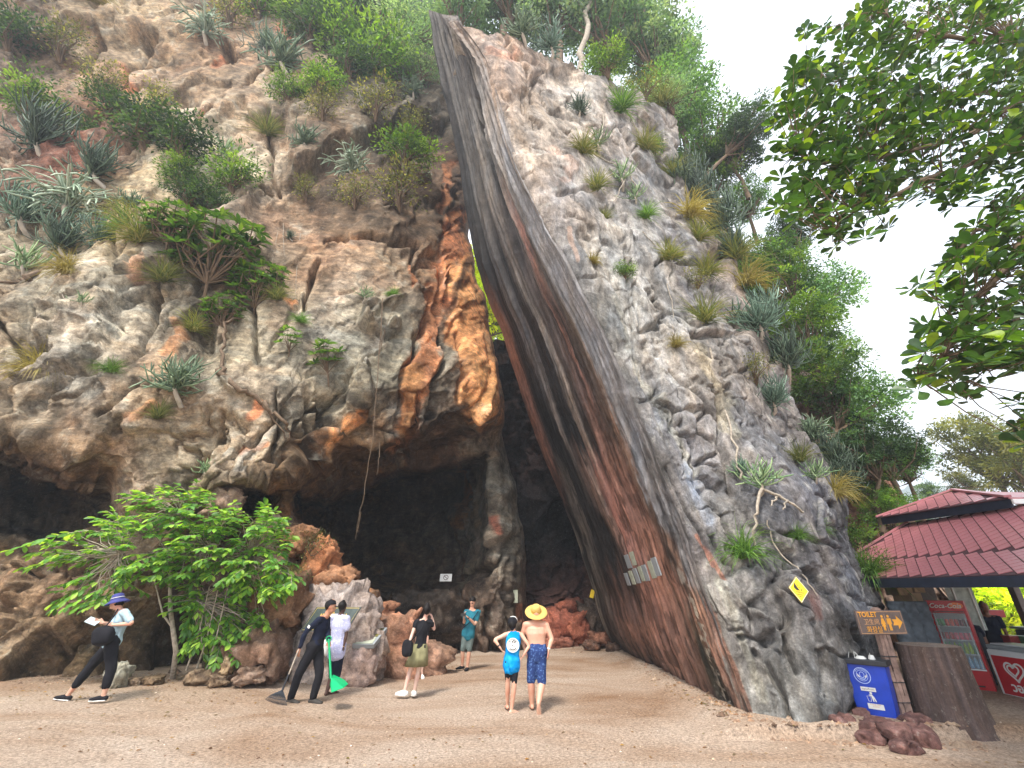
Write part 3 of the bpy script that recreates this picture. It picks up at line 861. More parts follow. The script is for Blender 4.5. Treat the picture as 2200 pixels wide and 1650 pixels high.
stops = {
 0: [(0, (76, 70, 66)), (0.2, (66, 61, 58)), (0.5, (90, 82, 76)), (0.8, (98, 88, 80)), (1, (130, 108, 92))],
 3: [(0, (44, 42, 44)), (0.15, (66, 62, 60)), (0.3, (98, 92, 86)), (0.42, (48, 46, 46)), (0.5, (104, 98, 92)), (0.62, (60, 56, 54)), (0.7, (110, 104, 98)), (0.85, (122, 112, 102)), (1, (116, 110, 106))],
 4.5: [(0, (34, 33, 36)), (0.2, (30, 29, 32)), (0.3, (80, 74, 72)), (0.4, (36, 34, 36)), (0.55, (96, 84, 76)), (0.68, (58, 50, 48)), (0.78, (110, 96, 88)), (0.86, (158, 98, 74)), (0.92, (70, 60, 54)), (1, (120, 112, 106))],
 6: [(0, (136, 82, 56)), (0.09, (124, 76, 54)), (0.13, (30, 28, 30)), (0.24, (30, 30, 33)), (0.27, (92, 88, 90)), (0.30, (30, 29, 32)), (0.36, (88, 84, 86)), (0.39, (28, 28, 31)), (0.52, (28, 28, 31)), (0.56, (150, 138, 126)), (0.60, (64, 52, 48)), (0.70, (86, 72, 68)), (0.76, (62, 50, 46)), (0.80, (160, 98, 74)), (0.84, (48, 40, 37)), (0.95, (78, 62, 50)), (1, (112, 98, 84))],
 8: [(0, (150, 92, 64)), (0.08, (140, 86, 62)), (0.12, (46, 40, 40)), (0.16, (32, 31, 34)), (0.30, (30, 30, 33)), (0.33, (120, 108, 100)), (0.36, (30, 30, 33)), (0.50, (30, 30, 33)), (0.55, (156, 134, 118)), (0.60, (52, 44, 42)), (0.66, (60, 48, 44)), (0.72, (150, 98, 76)), (0.78, (84, 60, 50)), (0.90, (70, 52, 42)), (1, (140, 100, 74))],
 9: [(0, (60, 50, 48)), (0.06, (30, 30, 33)), (0.16, (128, 116, 104)), (0.2, (34, 33, 36)), (0.34, (32, 31, 33)), (0.42, (150, 112, 92)), (0.47, (164, 132, 112)), (0.5, (160, 92, 72)), (0.75, (166, 108, 84)), (0.92, (118, 72, 50)), (1, (80, 60, 44))],
 10: [(0, (130, 122, 108)), (0.05, (40, 38, 39)), (0.10, (120, 114, 104)), (0.14, (34, 33, 35)), (0.42, (36, 34, 36)), (0.46, (158, 96, 78)), (0.75, (168, 108, 82)), (0.9, (140, 88, 60)), (0.95, (52, 46, 38)), (1, (140, 98, 74))],
 11: [(0, (128, 124, 112)), (0.05, (40, 36, 36)), (0.12, (92, 66, 54)), (0.3, (140, 90, 70)), (0.6, (146, 96, 74)), (0.74, (120, 84, 66)), (0.80, (58, 56, 44)), (0.87, (62, 60, 46)), (0.9, (150, 98, 72)), (1, (150, 106, 82))],
 12: [(0, (50, 44, 40)), (0.3, (44, 40, 36)), (0.5, (110, 78, 62)), (0.7, (118, 82, 66)), (0.8, (56, 52, 44)), (0.92, (44, 42, 34)), (0.95, (140, 98, 76)), (1, (120, 100, 84))],
}
ks = sorted(stops)
kband = np.interp(W, [0, 1, 2, 3, 4, 5, 6, 7, 8, 9, 10, 11, 12, 13], [1, 1, .93, .80, .77, .70, .73, .78, .77, .775, .88, .99, 1, 1])
Cs = np.zeros(PS.shape)
Sc = Sx + (g3 - 0.5) * 0.035 + (fbm(np.stack([Sx * 200, W * 0.6, S * 0], -1), 2, 59) - 0.5) * 0.03
Sc = Sc / kband
Wc = W + (fbm(np.stack([Sx * 70, W * 1.2, S * 0], -1), 3, 60) - 0.5) * 1.0
lay = []
for k in ks:
    a = np.array([q[0] for q in stops[k]]); cc = np.array([lin(q[1]) for q in stops[k]])
    lay.append(np.stack([np.interp(Sc, a, cc[:, j]) for j in range(3)], -1))
for i in range(len(ks) - 1):
    mk = (Wc >= ks[i]) & (Wc < ks[i + 1]) if i else (Wc < ks[1])
    tt = np.clip((Wc - ks[i]) / (ks[i + 1] - ks[i]), 0, 1)[..., None]
    Cs = np.where(mk[..., None], lay[i] * (1 - tt) + lay[i + 1] * tt, Cs)
Cs = np.where((Wc >= ks[-1])[..., None], lay[-1], Cs)
gb = fbm(PS * 1.5, 5, 66, 0.65)
bandc = np.array(lin((118, 116, 118))) * (0.55 + 0.9 * gb)[..., None]
bm_ = (sstep(1.0, 1.05, Sc + (gb - 0.5) * 0.10) * sstep(1.2, 2.6, W))[..., None]
Cs = Cs * (1 - bm_) + bandc * bm_
Cs = Cs * (0.62 + 0.76 * g2)[..., None] * (0.5 + fbm(np.stack([Sx * 90, W * 2.2, S * 0], -1), 3, 63))[..., None]
spk = fbm(np.stack([Sx * 60, W * 14, S * 0], -1), 3, 64)
mo = sstep(0.52, 0.62, spk) * sstep(9.6, 10.6, W) * np.exp(-((S - 0.86) / 0.035) ** 2)
Cs = Cs * (1 - mo[..., None]) + np.array([0.40, 0.36, 0.28]) * mo[..., None]
dk = sstep(0.56, 0.62, fbm(np.stack([Sx * 50, W * 3, S * 0 + 8], -1), 3, 65)) * sstep(6, 9.0, W) * 0.55
Cs = Cs * (1 - dk[..., None])
dU = (PS2[..., 0] / (PS2[..., 1] * CT + (PS2[..., 2] - CAMH) * ST)) * F + 1100
dV = 825 - F * (-(PS2[..., 1]) * ST + (PS2[..., 2] - CAMH) * CT) / (PS2[..., 1] * CT + (PS2[..., 2] - CAMH) * ST)
SURF['slab'] = (dU, dV, PS2)
Cs = calm(Cs, 0.64) * KALB * 1.12
mslab = rock_mat('striated_fault_rock', rough=0.7, streak=((0, math.radians(-14), 0), (2.5, 0.6, 0.25)), bump=0.28, contrast=0.3)
slab = obj_np('leaning_rock_face', PS2, grid_faces(nW, nS), mslab, col=Cs, uv=np.stack([S, W], -1))
slab.data.color_attributes['Col'].data.foreach_set('color', np.concatenate([Cs, np.full(S.shape + (1,), 0.25)], -1).astype(np.float32).ravel())
tag(slab, 'flat striped black grey and rusty rock face leaning left over the passage', kind='structure')
skirt('slab_back', PS2[::3, 0], Cs[::3, 0], (3.0, 7, 0.0), 14, mslab, slab, 0.8)

# ---- grey cliff right of the leaning face
uRR = [(-50, 1330), (45, 1345), (150, 1392), (250, 1425), (300, 1450), (450, 1500), (540, 1560), (650, 1620), (760, 1680), (900, 1725), (1000, 1765), (1100, 1810),
       (1200, 1850), (1280, 1885), (1320, 1905), (1400, 1895), (1500, 1862), (1560, 1838), (1650, 1825)]
nR2, nC2 = 640, 330
s2 = np.linspace(0, 1, nC2)
vT = np.interp(s2, [0, 0.2, 0.35, 0.6, 0.8, 1], [44, 88, 118, 165, 195, 245]) + (fbm(np.stack([s2 * 9, s2 * 0, s2 * 0], -1), 3, 70) - 0.5) * 30 * np.minimum(1, s2 * 8)
t2 = np.linspace(0, 1, nR2)
V2 = vT[None, :] + (1640 - vT[None, :]) * t2[:, None]
eRv = np.argsort(eR[:, 1])
uL2 = np.interp(V2, eR[eRv, 1], (eR[:, 0] + jr)[eRv])
YL2 = np.interp(V2, eR[eRv, 1], eR[eRv, 2])
uR2 = curve(uRR, V2) + (fbm(np.stack([V2 * 0.012, V2 * 0, V2 * 0], -1), 4, 71) - 0.5) * 36
U2 = uL2 + (uR2 - uL2) * s2[None, :]
S2 = np.repeat(s2[None, :], nR2, 0)
vkn = [-150, 200, 500, 800, 1100, 1300, 1480, 1575, 1650]
Ym = np.interp(V2, vkn, [14.5, 12.0, 10.9, 9.9, 9.15, 8.75, 8.4, 8.15, 8.1])
Ye = np.interp(V2, vkn, [19, 16, 14.5, 13, 12, 11.0, 10.3, 9.9, 9.8])
D3 = np.where(S2 < 0.5, YL2 + (Ym - YL2) * sstep(-0.2, 0.5, S2) , Ym + (Ye - Ym) * ((S2 - 0.5) / 0.5) ** 1.6)
sm = sstep(0, 0.5, S2)
D3 = np.where(S2 < 0.5, YL2 * (1 - sm) + Ym * sm, D3)
U2 = U2 - 16 * (1 - S2) ** 8
D3 = D3 + 0.30 * (1 - S2) ** 40
PB3 = at_np(U2, V2, D3)
P3 = squash(PB3)
wa = (fbm(P3 * 0.6, 4, 121) - 0.5) * 2
wb = (fbm(P3 * 0.6, 4, 122) - 0.5) * 2
Pw = P3 + np.stack([wa, wb, wa * wb], -1) * 0.8
Qr = rot_xz(Pw, -62, 0.38, 1.0, 0.7)
Pw = Pw + (fbm(P3 * 2.5, 3, 123)[..., None] - 0.5) * 0.3
k1, e1 = facet(rot_xz(Pw, -60, 0.19, 0.55, 0.5), 109, 1.0, 0.7, 0.04)
k2, e2_ = facet(rot_xz(Pw, -64, 0.42, 1.25, 1.0), 112, 1.0, 0.7, 0.03)
k3, e3 = facet(rot_xz(Pw, -58, 1.2, 3.2, 2.2), 118, 1.1, 0.7, 0.03)
b2 = billow(rot_xz(P3, -62, 0.25, 1.2, 0.7), 3, 106)
n1 = fbm(P3 * 0.35, 3, 113) - 0.5
n4 = fbm(P3 * 3.4, 5, 115, 0.6) - 0.5
n5 = billow(P3 * 2.0, 4, 116, 0.6)
smooth_band = S2 * 0
gate = sstep(0.42, 0.56, fbm(P3 * 0.6, 3, 124))
off = (0.9 * n1 + 0.30 * k1 + 0.10 * k2 + 0.06 * k3 - 0.26 * np.exp(-(e1 / 0.03) ** 2) * gate - 0.14 * np.exp(-(e2_ / 0.035) ** 2) * gate
       + 0.08 * n4)
off = off * (0.35 + 0.65 * sstep(0.0, 0.25, S2)) * sstep(0, 0.03, S2)
rcr = [
 ([(1540, 560), (1543, 620), (1560, 672), (1590, 700)], 16, 3.2), ([(1505, 552), (1560, 545)], 7, 1.1), ([(1405, 280), (1412, 300), (1405, 330)], 8, 1.3),
 ([(1190, 430), (1250, 420), (1290, 440)], 6, 0.3), ([(1450, 790), (1510, 850), (1560, 920)], 6, 0.5), ([(1410, 560), (1470, 550)], 6, 0.5), ([(1440, 520), (1450, 560), (1520, 585)], 7, 0.6),
 ([(1360, 640), (1380, 700), (1430, 690)], 6, 0.4), ([(1340, 560), (1350, 640), (1370, 730)], 6, 0.35), ([(1545, 850), (1555, 960), (1580, 1060)], 8, 0.5),
 ([(1660, 1150), (1720, 1170), (1790, 1190)], 6, 0.5), ([(1745, 1140), (1760, 1160), (1810, 1200)], 7, 0.6), ([(1790, 1290), (1850, 1300), (1900, 1310)], 6, 0.5),
 ([(1600, 1260), (1590, 1330), (1600, 1370)], 14, 0.8), ([(1670, 1330), (1680, 1400), (1710, 1450)], 9, 0.7), ([(1630, 1400), (1650, 1440), (1670, 1480)], 10, 0.6),
 ([(1650, 1440), (1680, 1500), (1700, 1560)], 8, 0.6), ([(1540, 1150), (1580, 1230)], 8, 0.4), ([(1740, 1400), (1760, 1500)], 8, 0.5), ([(1800, 1350), (1830, 1450), (1820, 1540)], 9, 0.5),
 ([(1290, 540), (1340, 660), (1400, 820), (1450, 960)], 9, 0.25), ([(1430, 1000), (1500, 1120), (1560, 1260)], 8, 0.4), ([(1500, 1020), (1560, 1120), (1620, 1220)], 7, 0.4),
 ([(1560, 1250), (1590, 1300), (1640, 1330)], 12, -0.4), ([(1150, 160), (1145, 220)], 6, 0.5), ([(1100, 130), (1150, 140)], 7, 0.4), ([(1500, 640), (1530, 690)], 8, 0.5),
]
ju = (fbm(P3 * 1.7, 3, 77) - 0.5) * 22
jv = (fbm(P3 * 1.7, 3, 78) - 0.5) * 22
off = off - 0.4 * cracks(U2 + ju, V2 + jv, rcr)
off = off * (1 + 0.03 * np.maximum(PB3[..., 2] - 4, 0))
Pg = PB3 + normals(PB3, 8) * (off * 0.85)[..., None]
rc = [
 (1080, 130, 184, 154, 132), (1060, 80, 140, 118, 100), (1150, 200, 172, 150, 130), (1200, 260, 178, 166, 150), (1180, 350, 176, 156, 138), (1280, 300, 166, 150, 136), (1350, 250, 152, 140, 130),
 (1250, 400, 160, 148, 138), (1350, 430, 144, 138, 132), (1170, 450, 122, 116, 114), (1300, 560, 168, 162, 152), (1400, 560, 156, 150, 144), (1500, 500, 124, 114, 108), (1230, 580, 112, 108, 108),
 (1340, 700, 164, 158, 146), (1420, 700, 168, 162, 156), (1500, 640, 154, 148, 142), (1300, 780, 112, 110, 112), (1390, 860, 150, 146, 144), (1450, 850, 140, 138, 138), (1540, 800, 168, 158, 146), (1600, 850, 136, 126, 122),
 (1380, 970, 114, 112, 114), (1500, 980, 116, 112, 118), (1440, 1000, 130, 126, 124), (1590, 950, 150, 142, 134), (1650, 900, 120, 112, 108), (1550, 1100, 132, 130, 126), (1460, 1110, 118, 114, 116), (1660, 1050, 108, 108, 116), (1700, 1180, 110, 108, 112),
 (1510, 1200, 112, 106, 112), (1560, 1300, 162, 152, 136), (1530, 1280, 130, 122, 118), (1620, 1400, 118, 114, 114), (1640, 1500, 156, 150, 138), (1600, 1460, 140, 128, 116), (1750, 1350, 116, 112, 112), (1800, 1280, 104, 101, 104), (1750, 1500, 112, 109, 106), (1850, 1400, 108, 105, 102),
 (1700, 1430, 128, 124, 118), (1700, 1560, 134, 128, 118), (1560, 600, 142, 120, 104), (1650, 760, 124, 110, 98), (1740, 960, 110, 104, 104), (1820, 1150, 106, 102, 102)]
C2 = colour_field(U2, V2, rc, Pg, rad=55, seed=140)
rs = [((176, 168, 148), [(1320, 640), (1390, 790), (1450, 900), (1500, 1010)], 12, 0.55), ((178, 170, 150), [(1545, 1250), (1575, 1320), (1600, 1380), (1640, 1500)], 14, 0.6),
      ((176, 162, 132), [(1505, 740), (1550, 830), (1580, 930)], 18, 0.6), ((140, 148, 164), [(1480, 1000), (1530, 1120)], 14, 0.5), ((186, 118, 90), [(1500, 1150), (1560, 1240)], 7, 0.7),
      ((150, 100, 76), [(1480, 1240), (1530, 1340), (1570, 1440), (1605, 1530)], 10, 0.8), ((120, 82, 74), [(1715, 1280), (1740, 1330)], 10, 0.5), ((196, 140, 106), [(1180, 340), (1215, 380), (1200, 400)], 14, 0.3),
      ((196, 134, 100), [(1050, 110), (1100, 130)], 12, 0.6), ((90, 82, 90), [(1440, 500), (1490, 640)], 12, 0.4), ((70, 68, 72), [(1540, 560), (1560, 680)], 14, 0.7), ((176, 142, 120), [(1215, 500), (1240, 560)], 5, 0.7),  # dark notch stroke paints the shade under the overhanging block
      ((60, 58, 60), [(1600, 1270), (1590, 1350)], 12, 0.5), ((128, 76, 64), [(1690, 1260), (1745, 1330)], 6, 0.4), ((64, 66, 60), [(1640, 1560), (1700, 1570)], 12, 0.5)]
C2 = strokes(U2, V2, C2, Pg, rs)
stk = fbm(rot_xz(squash(Pg), -62, 0.3, 1.9, 0.8), 4, 191)
C2 = C2 * (1 - 0.30 * sstep(0.52, 0.66, stk))[..., None]
blo = fbm(Pg * 0.7, 4, 193)
C2 = C2 * (1 + np.array([-0.06, 0.0, 0.08]) * sstep(0.45, 0.65, blo)[..., None])
mo1 = fbm(squash(Pg) * 1.4 + 31, 6, 311, 0.68)
mo2 = fbm(rot_xz(squash(Pg), -60, 0.9, 3.6, 2.0) + 17, 5, 312, 0.62)
mo3 = fbm(squash(Pg) * 5.5, 4, 313, 0.7)
sb = (1 - 0.85 * smooth_band)
C2 = C2 * (1 + sb * (-0.42 + 0.48 * sstep(0.36, 0.60, mo1) + 0.26 * sstep(0.42, 0.60, mo2) + 0.28 * (mo3 - 0.3)))[..., None]
pal = (sb * sstep(0.54, 0.66, mo1) * sstep(0.45, 0.6, mo3) * 0.5)[..., None]
C2 = C2 * (1 - pal) + np.array([0.46, 0.44, 0.39]) * pal
C2 = calm(C2, 0.80) * KALB * 1.06 * np.array([0.97, 1.0, 1.02])
SURF['right'] = (U2, V2, Pg)
cliffR = obj_np('grey_cliff', Pg, grid_faces(nR2, nC2)[:, ::-1], M['rock_r'], col=C2)
tag(cliffR, 'cracked blue grey limestone cliff right of the leaning face', kind='structure')
skirt('cliff_back', Pg[::2, -1], C2[::2, -1], (-1.0, 8, 0.0), 16, M['rock_r'], cliffR, 1.5)
skirt('cliff_top', Pg[0, ::2], C2[0, ::2], (0, 7, -0.5), 14, M['rock_r'], cliffR, 1.5)

# ---- dark passage wall behind the gap
def sheet(name, uc, rowsdef, nr, nc, cols, mat, label, amp=0.5, seed=200, kalb=KALB, rad=50):
    u0, u1 = uc[0], uc[-1]
    rows_ = np.array(rowsdef, float)       # col,row,(v,Y)
    t = np.linspace(0, rows_.shape[1] - 1, nr)
    Ug = np.repeat(np.linspace(u0, u1, nc)[None], nr, 0)
    vk = [np.interp(Ug[0], uc, rows_[:, k, 0]) for k in range(rows_.shape[1])]
    Yk = [np.interp(Ug[0], uc, rows_[:, k, 1]) for k in range(rows_.shape[1])]
    vk, Yk = np.array(vk), np.array(Yk)
    i = np.clip(np.floor(t).astype(int), 0, rows_.shape[1] - 2)
    f = (t - i)[:, None]
    Vg = vk[i] * (1 - f) + vk[i + 1] * f
    Dg = Yk[i] * (1 - f) + Yk[i + 1] * f
    P = at_np(Ug, Vg, Dg)
    wj = (fbm(P * 0.8, 3, seed) - 0.5)
    a1, e1 = facet(P * 0.6 + wj[..., None], seed + 1, 1.2, 1.2, 0.06)
    a2, e2_ = facet(P * 1.7 + wj[..., None], seed + 3, 1.2, 1.0, 0.06)
    off = amp * (1.1 * a1 + 0.4 * a2 - 0.4 * np.exp(-(e1 / 0.05) ** 2) + (fbm(P * 2, 4, seed + 5) - 0.5))
    Pn = at_np(Ug, Vg, Dg - off)
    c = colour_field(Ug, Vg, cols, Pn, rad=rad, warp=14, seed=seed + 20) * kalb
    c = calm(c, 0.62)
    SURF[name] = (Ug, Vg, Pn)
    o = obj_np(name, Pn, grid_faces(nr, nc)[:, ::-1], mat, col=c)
    tag(o, label, kind='structure')
    return o
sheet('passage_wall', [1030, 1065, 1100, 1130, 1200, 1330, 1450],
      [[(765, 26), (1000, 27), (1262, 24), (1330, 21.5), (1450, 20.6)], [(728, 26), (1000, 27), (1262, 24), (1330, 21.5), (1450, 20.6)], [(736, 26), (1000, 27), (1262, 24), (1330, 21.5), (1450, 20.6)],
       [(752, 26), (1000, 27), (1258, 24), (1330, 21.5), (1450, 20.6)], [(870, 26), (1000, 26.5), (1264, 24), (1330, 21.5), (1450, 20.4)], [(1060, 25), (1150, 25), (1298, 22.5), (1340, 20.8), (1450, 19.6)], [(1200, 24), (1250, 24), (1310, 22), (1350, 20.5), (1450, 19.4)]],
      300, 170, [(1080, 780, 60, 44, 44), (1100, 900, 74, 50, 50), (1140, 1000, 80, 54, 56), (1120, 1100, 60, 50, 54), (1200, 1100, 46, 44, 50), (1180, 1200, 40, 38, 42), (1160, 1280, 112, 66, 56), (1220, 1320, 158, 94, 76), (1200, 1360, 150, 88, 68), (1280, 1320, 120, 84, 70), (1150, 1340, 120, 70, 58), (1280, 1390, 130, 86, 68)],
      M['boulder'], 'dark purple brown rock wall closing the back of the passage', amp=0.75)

# ---- ridge behind the grey cliff
sheet('back_ridge', [1440, 1500, 1600, 1700, 1800, 1870, 1920, 1960, 2000, 2060],
      [[(420, 24), (600, 22), (1000, 20), (1440, 18)], [(440, 23), (600, 21), (1000, 19), (1440, 17.5)], [(520, 22), (700, 20), (1000, 18), (1440, 17)], [(680, 21), (800, 19), (1000, 17.5), (1440, 16.5)],
       [(820, 20), (900, 18), (1050, 16.5), (1440, 16)], [(930, 19.5), (1000, 18), (1100, 16), (1440, 15.5)], [(1030, 19), (1080, 17), (1150, 16), (1440, 15)], [(1120, 18.5), (1150, 17), (1200, 16), (1440, 15)], [(1200, 18), (1230, 17), (1260, 16), (1440, 15)], [(1290, 18), (1300, 17), (1310, 16), (1440, 15)]],
      260, 200, [(1500, 500, 96, 88, 76), (1650, 700, 110, 96, 80), (1780, 860, 190, 150, 124), (1750, 1000, 170, 120, 84), (1850, 1050, 188, 118, 80), (1800, 1120, 176, 104, 70), (1880, 1130, 200, 122, 80), (1780, 1200, 150, 110, 84), (1950, 1200, 150, 116, 88)],
      M['boulder'], 'orange brown rock ridge behind the grey cliff', amp=0.6, seed=230)

# ------------------------------------------------------------------ mesh builder
class MB:
    def __init__(self):
        self.v, self.f3, self.f4, self.c, self.n = [], [], [], [], 0
    def add(self, v, f, col):
        v = np.asarray(v, float).reshape(-1, 3)
        f = np.asarray(f, int)
        (self.f3 if f.shape[1] == 3 else self.f4).append(f + self.n)
        col = np.asarray(col, float)
        if col.ndim == 1: col = np.repeat(col[None], len(v), 0)
        self.v.append(v); self.c.append(col); self.n += len(v)
    def tube(self, pts, rad, col, sides=5, caps=True):
        pts = np.asarray(pts, float); k = len(pts)
        rad = np.broadcast_to(np.asarray(rad, float), (k,))
        T = np.gradient(pts, axis=0); T /= np.linalg.norm(T, axis=1, keepdims=True) + 1e-9
        ref = np.array([0.0, 0, 1]) if abs(T[0, 2]) < 0.9 else np.array([1.0, 0, 0])
        vs_ = []
        for i in range(k):
            a = np.cross(T[i], ref); a /= np.linalg.norm(a) + 1e-9
            b_ = np.cross(T[i], a)
            ref = np.cross(a, T[i]) * 1.0
            an = np.arange(sides) / sides * 2 * math.pi
            vs_.append(pts[i] + rad[i] * (np.cos(an)[:, None] * a + np.sin(an)[:, None] * b_))
        i = np.arange(k * sides).reshape(k, sides)
        f = np.stack([i[:-1], np.roll(i[:-1], -1, 1), np.roll(i[1:], -1, 1), i[1:]], -1).reshape(-1, 4)
        col = np.asarray(col, float)
        if col.ndim == 2 and len(col) == k: col = np.repeat(col, sides, 0)
        self.add(np.concatenate(vs_), f, col)
    def box(self, c, s, col, R=None):
        v = np.array([[x, y, z] for x in (-.5, .5) for y in (-.5, .5) for z in (-.5, .5)]) * np.asarray(s)
        if R is not None: v = v @ np.asarray(R).T
        f = [[0, 1, 3, 2], [4, 6, 7, 5], [0, 4, 5, 1], [2, 3, 7, 6], [0, 2, 6, 4], [1, 5, 7, 3]]
        self.add(v + np.asarray(c), f, col)
    def mesh(self, name, mat, smooth=True):
        fs = []
        if self.f3: fs.append(np.concatenate(self.f3))
        if self.f4: fs.append(np.concatenate(self.f4))
        return mesh_np(name, np.concatenate(self.v), fs, mat, np.concatenate(self.c), smooth)
    def obj(self, name, mat, parent=None, smooth=True):
        return link(bpy.data.objects.new(name, self.mesh(name, mat, smooth)), parent)

def unit(v):
    v = np.asarray(v, float)
    return v / (np.linalg.norm(v, axis=-1, keepdims=True) + 1e-9)

def leaf_quads(P, Dr, Nn, Ln, Wd, col, fold=0.25):
    """folded rhombus leaves: 4 verts, 2 tris each, vectorised"""
    Dr = unit(Dr); S_ = unit(np.cross(Dr, Nn)); Up = np.cross(S_, Dr)
    Ln = np.asarray(Ln)[:, None]; Wd = np.asarray(Wd)[:, None]
    a = P; b_ = P + Dr * Ln * 0.45 + S_ * Wd * 0.5 + Up * Wd * fold
    c = P + Dr * Ln; d = P + Dr * Ln * 0.45 - S_ * Wd * 0.5 + Up * Wd * fold
    v = np.stack([a, b_, c, d], 1).reshape(-1, 3)
    k = np.arange(len(P)) * 4
    f = np.concatenate([np.stack([k, k + 1, k + 2], -1), np.stack([k, k + 2, k + 3], -1)])
    return v, f, np.repeat(col, 4, 0)

LEAFV = np.array([[0, 0, 0], [0.22, 0.16, 0.05], [0.60, 0.25, 0.06], [1, 0, -0.06], [0.60, -0.25, 0.06], [0.22, -0.16, 0.05], [0.42, 0, -0.01]])
LEAFF = np.array([[0, 1, 6], [1, 2, 6], [2, 3, 6], [3, 4, 6], [4, 5, 6], [5, 0, 6]])
def leaf_full(P, Dr, Nn, Ln, wid, col):
    """broad leaf, 6 tris"""
    Dr = unit(Dr); S_ = unit(np.cross(Nn, Dr)); Up = np.cross(Dr, S_)
    Ln = np.asarray(Ln)[:, None, None]
    v = P[:, None] + Ln * (LEAFV[None, :, 0:1] * Dr[:, None] + LEAFV[None, :, 1:2] * wid * S_[:, None] + LEAFV[None, :, 2:3] * Up[:, None])
    k = (np.arange(len(P)) * 7)[:, None, None]
    return v.reshape(-1, 3), (k + LEAFF[None]).reshape(-1, 3), np.repeat(col, 7, 0)

def colmix(cs, n, g, jit=0.18):
    cs = np.array([lin(c) for c in cs])
    i = g.integers(0, len(cs), n); j = g.integers(0, len(cs), n); t = g.random((n, 1))
    return (cs[i] * t + cs[j] * (1 - t)) * (1 + (g.random((n, 1)) - 0.5) * 2 * jit)

def m_euph(name, seed, arms=34, droop=0.2, spread=1.0, cols=((96, 118, 92), (128, 146, 118), (78, 100, 78)), thick=0.02, kids=3):
    g = np.random.default_rng(seed)
    thick = thick * 0.46; arms = int(arms * 1.6)
    mb = MB(); tr = MB()
    tr.tube([[g.normal(0, .05), 0.16, -0.16], [0.02, 0.04, -0.06], [0, 0, 0.02], [0, 0, 0.08]], [0.03, 0.028, 0.024, 0.015], lin((96, 84, 70)), 6)
    for a in range(arms):
        th = g.random() * 2 * math.pi
        el = g.uniform(-0.3, 1.2) * spread
        d = np.array([math.cos(th) * math.cos(el), math.sin(th) * math.cos(el) * 0.8 - 0.15, math.sin(el)])
        p = np.array([0, 0, g.uniform(-0.02, 0.15)])
        L_ = g.uniform(0.16, 0.40); pts = [p]
        seg = 5
        for k in range(seg):
            d = unit(d + np.array([0, 0, 0.16 - droop * 0.3]) + g.normal(0, 0.10, 3))
            p = p + d * L_ / seg; pts.append(p)
        c = colmix(cols, 1, g)[0]
        cc = np.stack([c * (0.7 + 0.5 * k / seg) for k in range(seg + 1)])
        mb.tube(pts, [thick * 1.0] + [thick * 1.1] * (seg - 1) + [thick * 0.5], cc, 4)
        for q in range(g.integers(2, kids + 3)):
            i0 = g.integers(1, seg + 1)
            p2 = pts[i0]; d2 = unit(d + g.normal(0, 0.75, 3) + np.array([0, -0.1, 0.2 - droop]))
            pp = [p2]; L2 = g.uniform(0.10, 0.24)
            for k in range(4):
                d2 = unit(d2 + np.array([0, 0, 0.22 - droop * 0.8]) + g.normal(0, 0.08, 3))
                pp.append(pp[-1] + d2 * L2 / 4)
            c = colmix(cols, 1, g)[0]
            mb.tube(pp, [thick * 0.9, thick, thick, thick * 0.9, thick * 0.4], np.stack([c * (0.8 + 0.12 * k) for k in range(5)]), 4)
    return [('trunk', tr.mesh(name + '_trunk', M['bark_pale'])), ('stems', mb.mesh(name + '_stems', M['succulent']))]

def m_grass(name, seed, n=240, cols=((126, 132, 68), (148, 144, 86), (98, 116, 58)), droop=0.9, width=0.016):
    g = np.random.default_rng(seed)
    th = g.random(n) * 2 * math.pi; el = g.uniform(0.1, 1.45, n)
    d = np.stack([np.cos(th) * np.cos(el), np.sin(th) * np.cos(el) * 0.7 - 0.2, np.sin(el)], -1)
    L_ = g.uniform(0.35, 0.75, n); p = g.normal(0, 0.05, (n, 3)) * [1, .6, .5]
    side = unit(np.cross(d, [0, 0.2, 1.0]) + g.normal(0, .3, (n, 3)))
    vs_ = []; seg = 4
    for k in range(seg + 1):
        w = width * (1 - k / seg) ** 0.7 + 0.001
        vs_ += [p + side * w / 2, p - side * w / 2]
        d = unit(d + np.array([0, 0, -droop * 0.35 * (k + 1) / seg * 1.6]))
        p = p + d * (L_ / seg)[:, None]
    v = np.stack(vs_, 1)
    k = (np.arange(n) * 2 * (seg + 1))[:, None, None]
    q = np.array([[2 * i, 2 * i + 1, 2 * i + 3, 2 * i + 2] for i in range(seg)])
    c = colmix(cols, n, g)
    mb = MB(); mb.add(v.reshape(-1, 3), (k + q[None]).reshape(-1, 4), np.repeat(c, 2 * (seg + 1), 0))
    return [('blades', mb.mesh(name, M['grass']))]

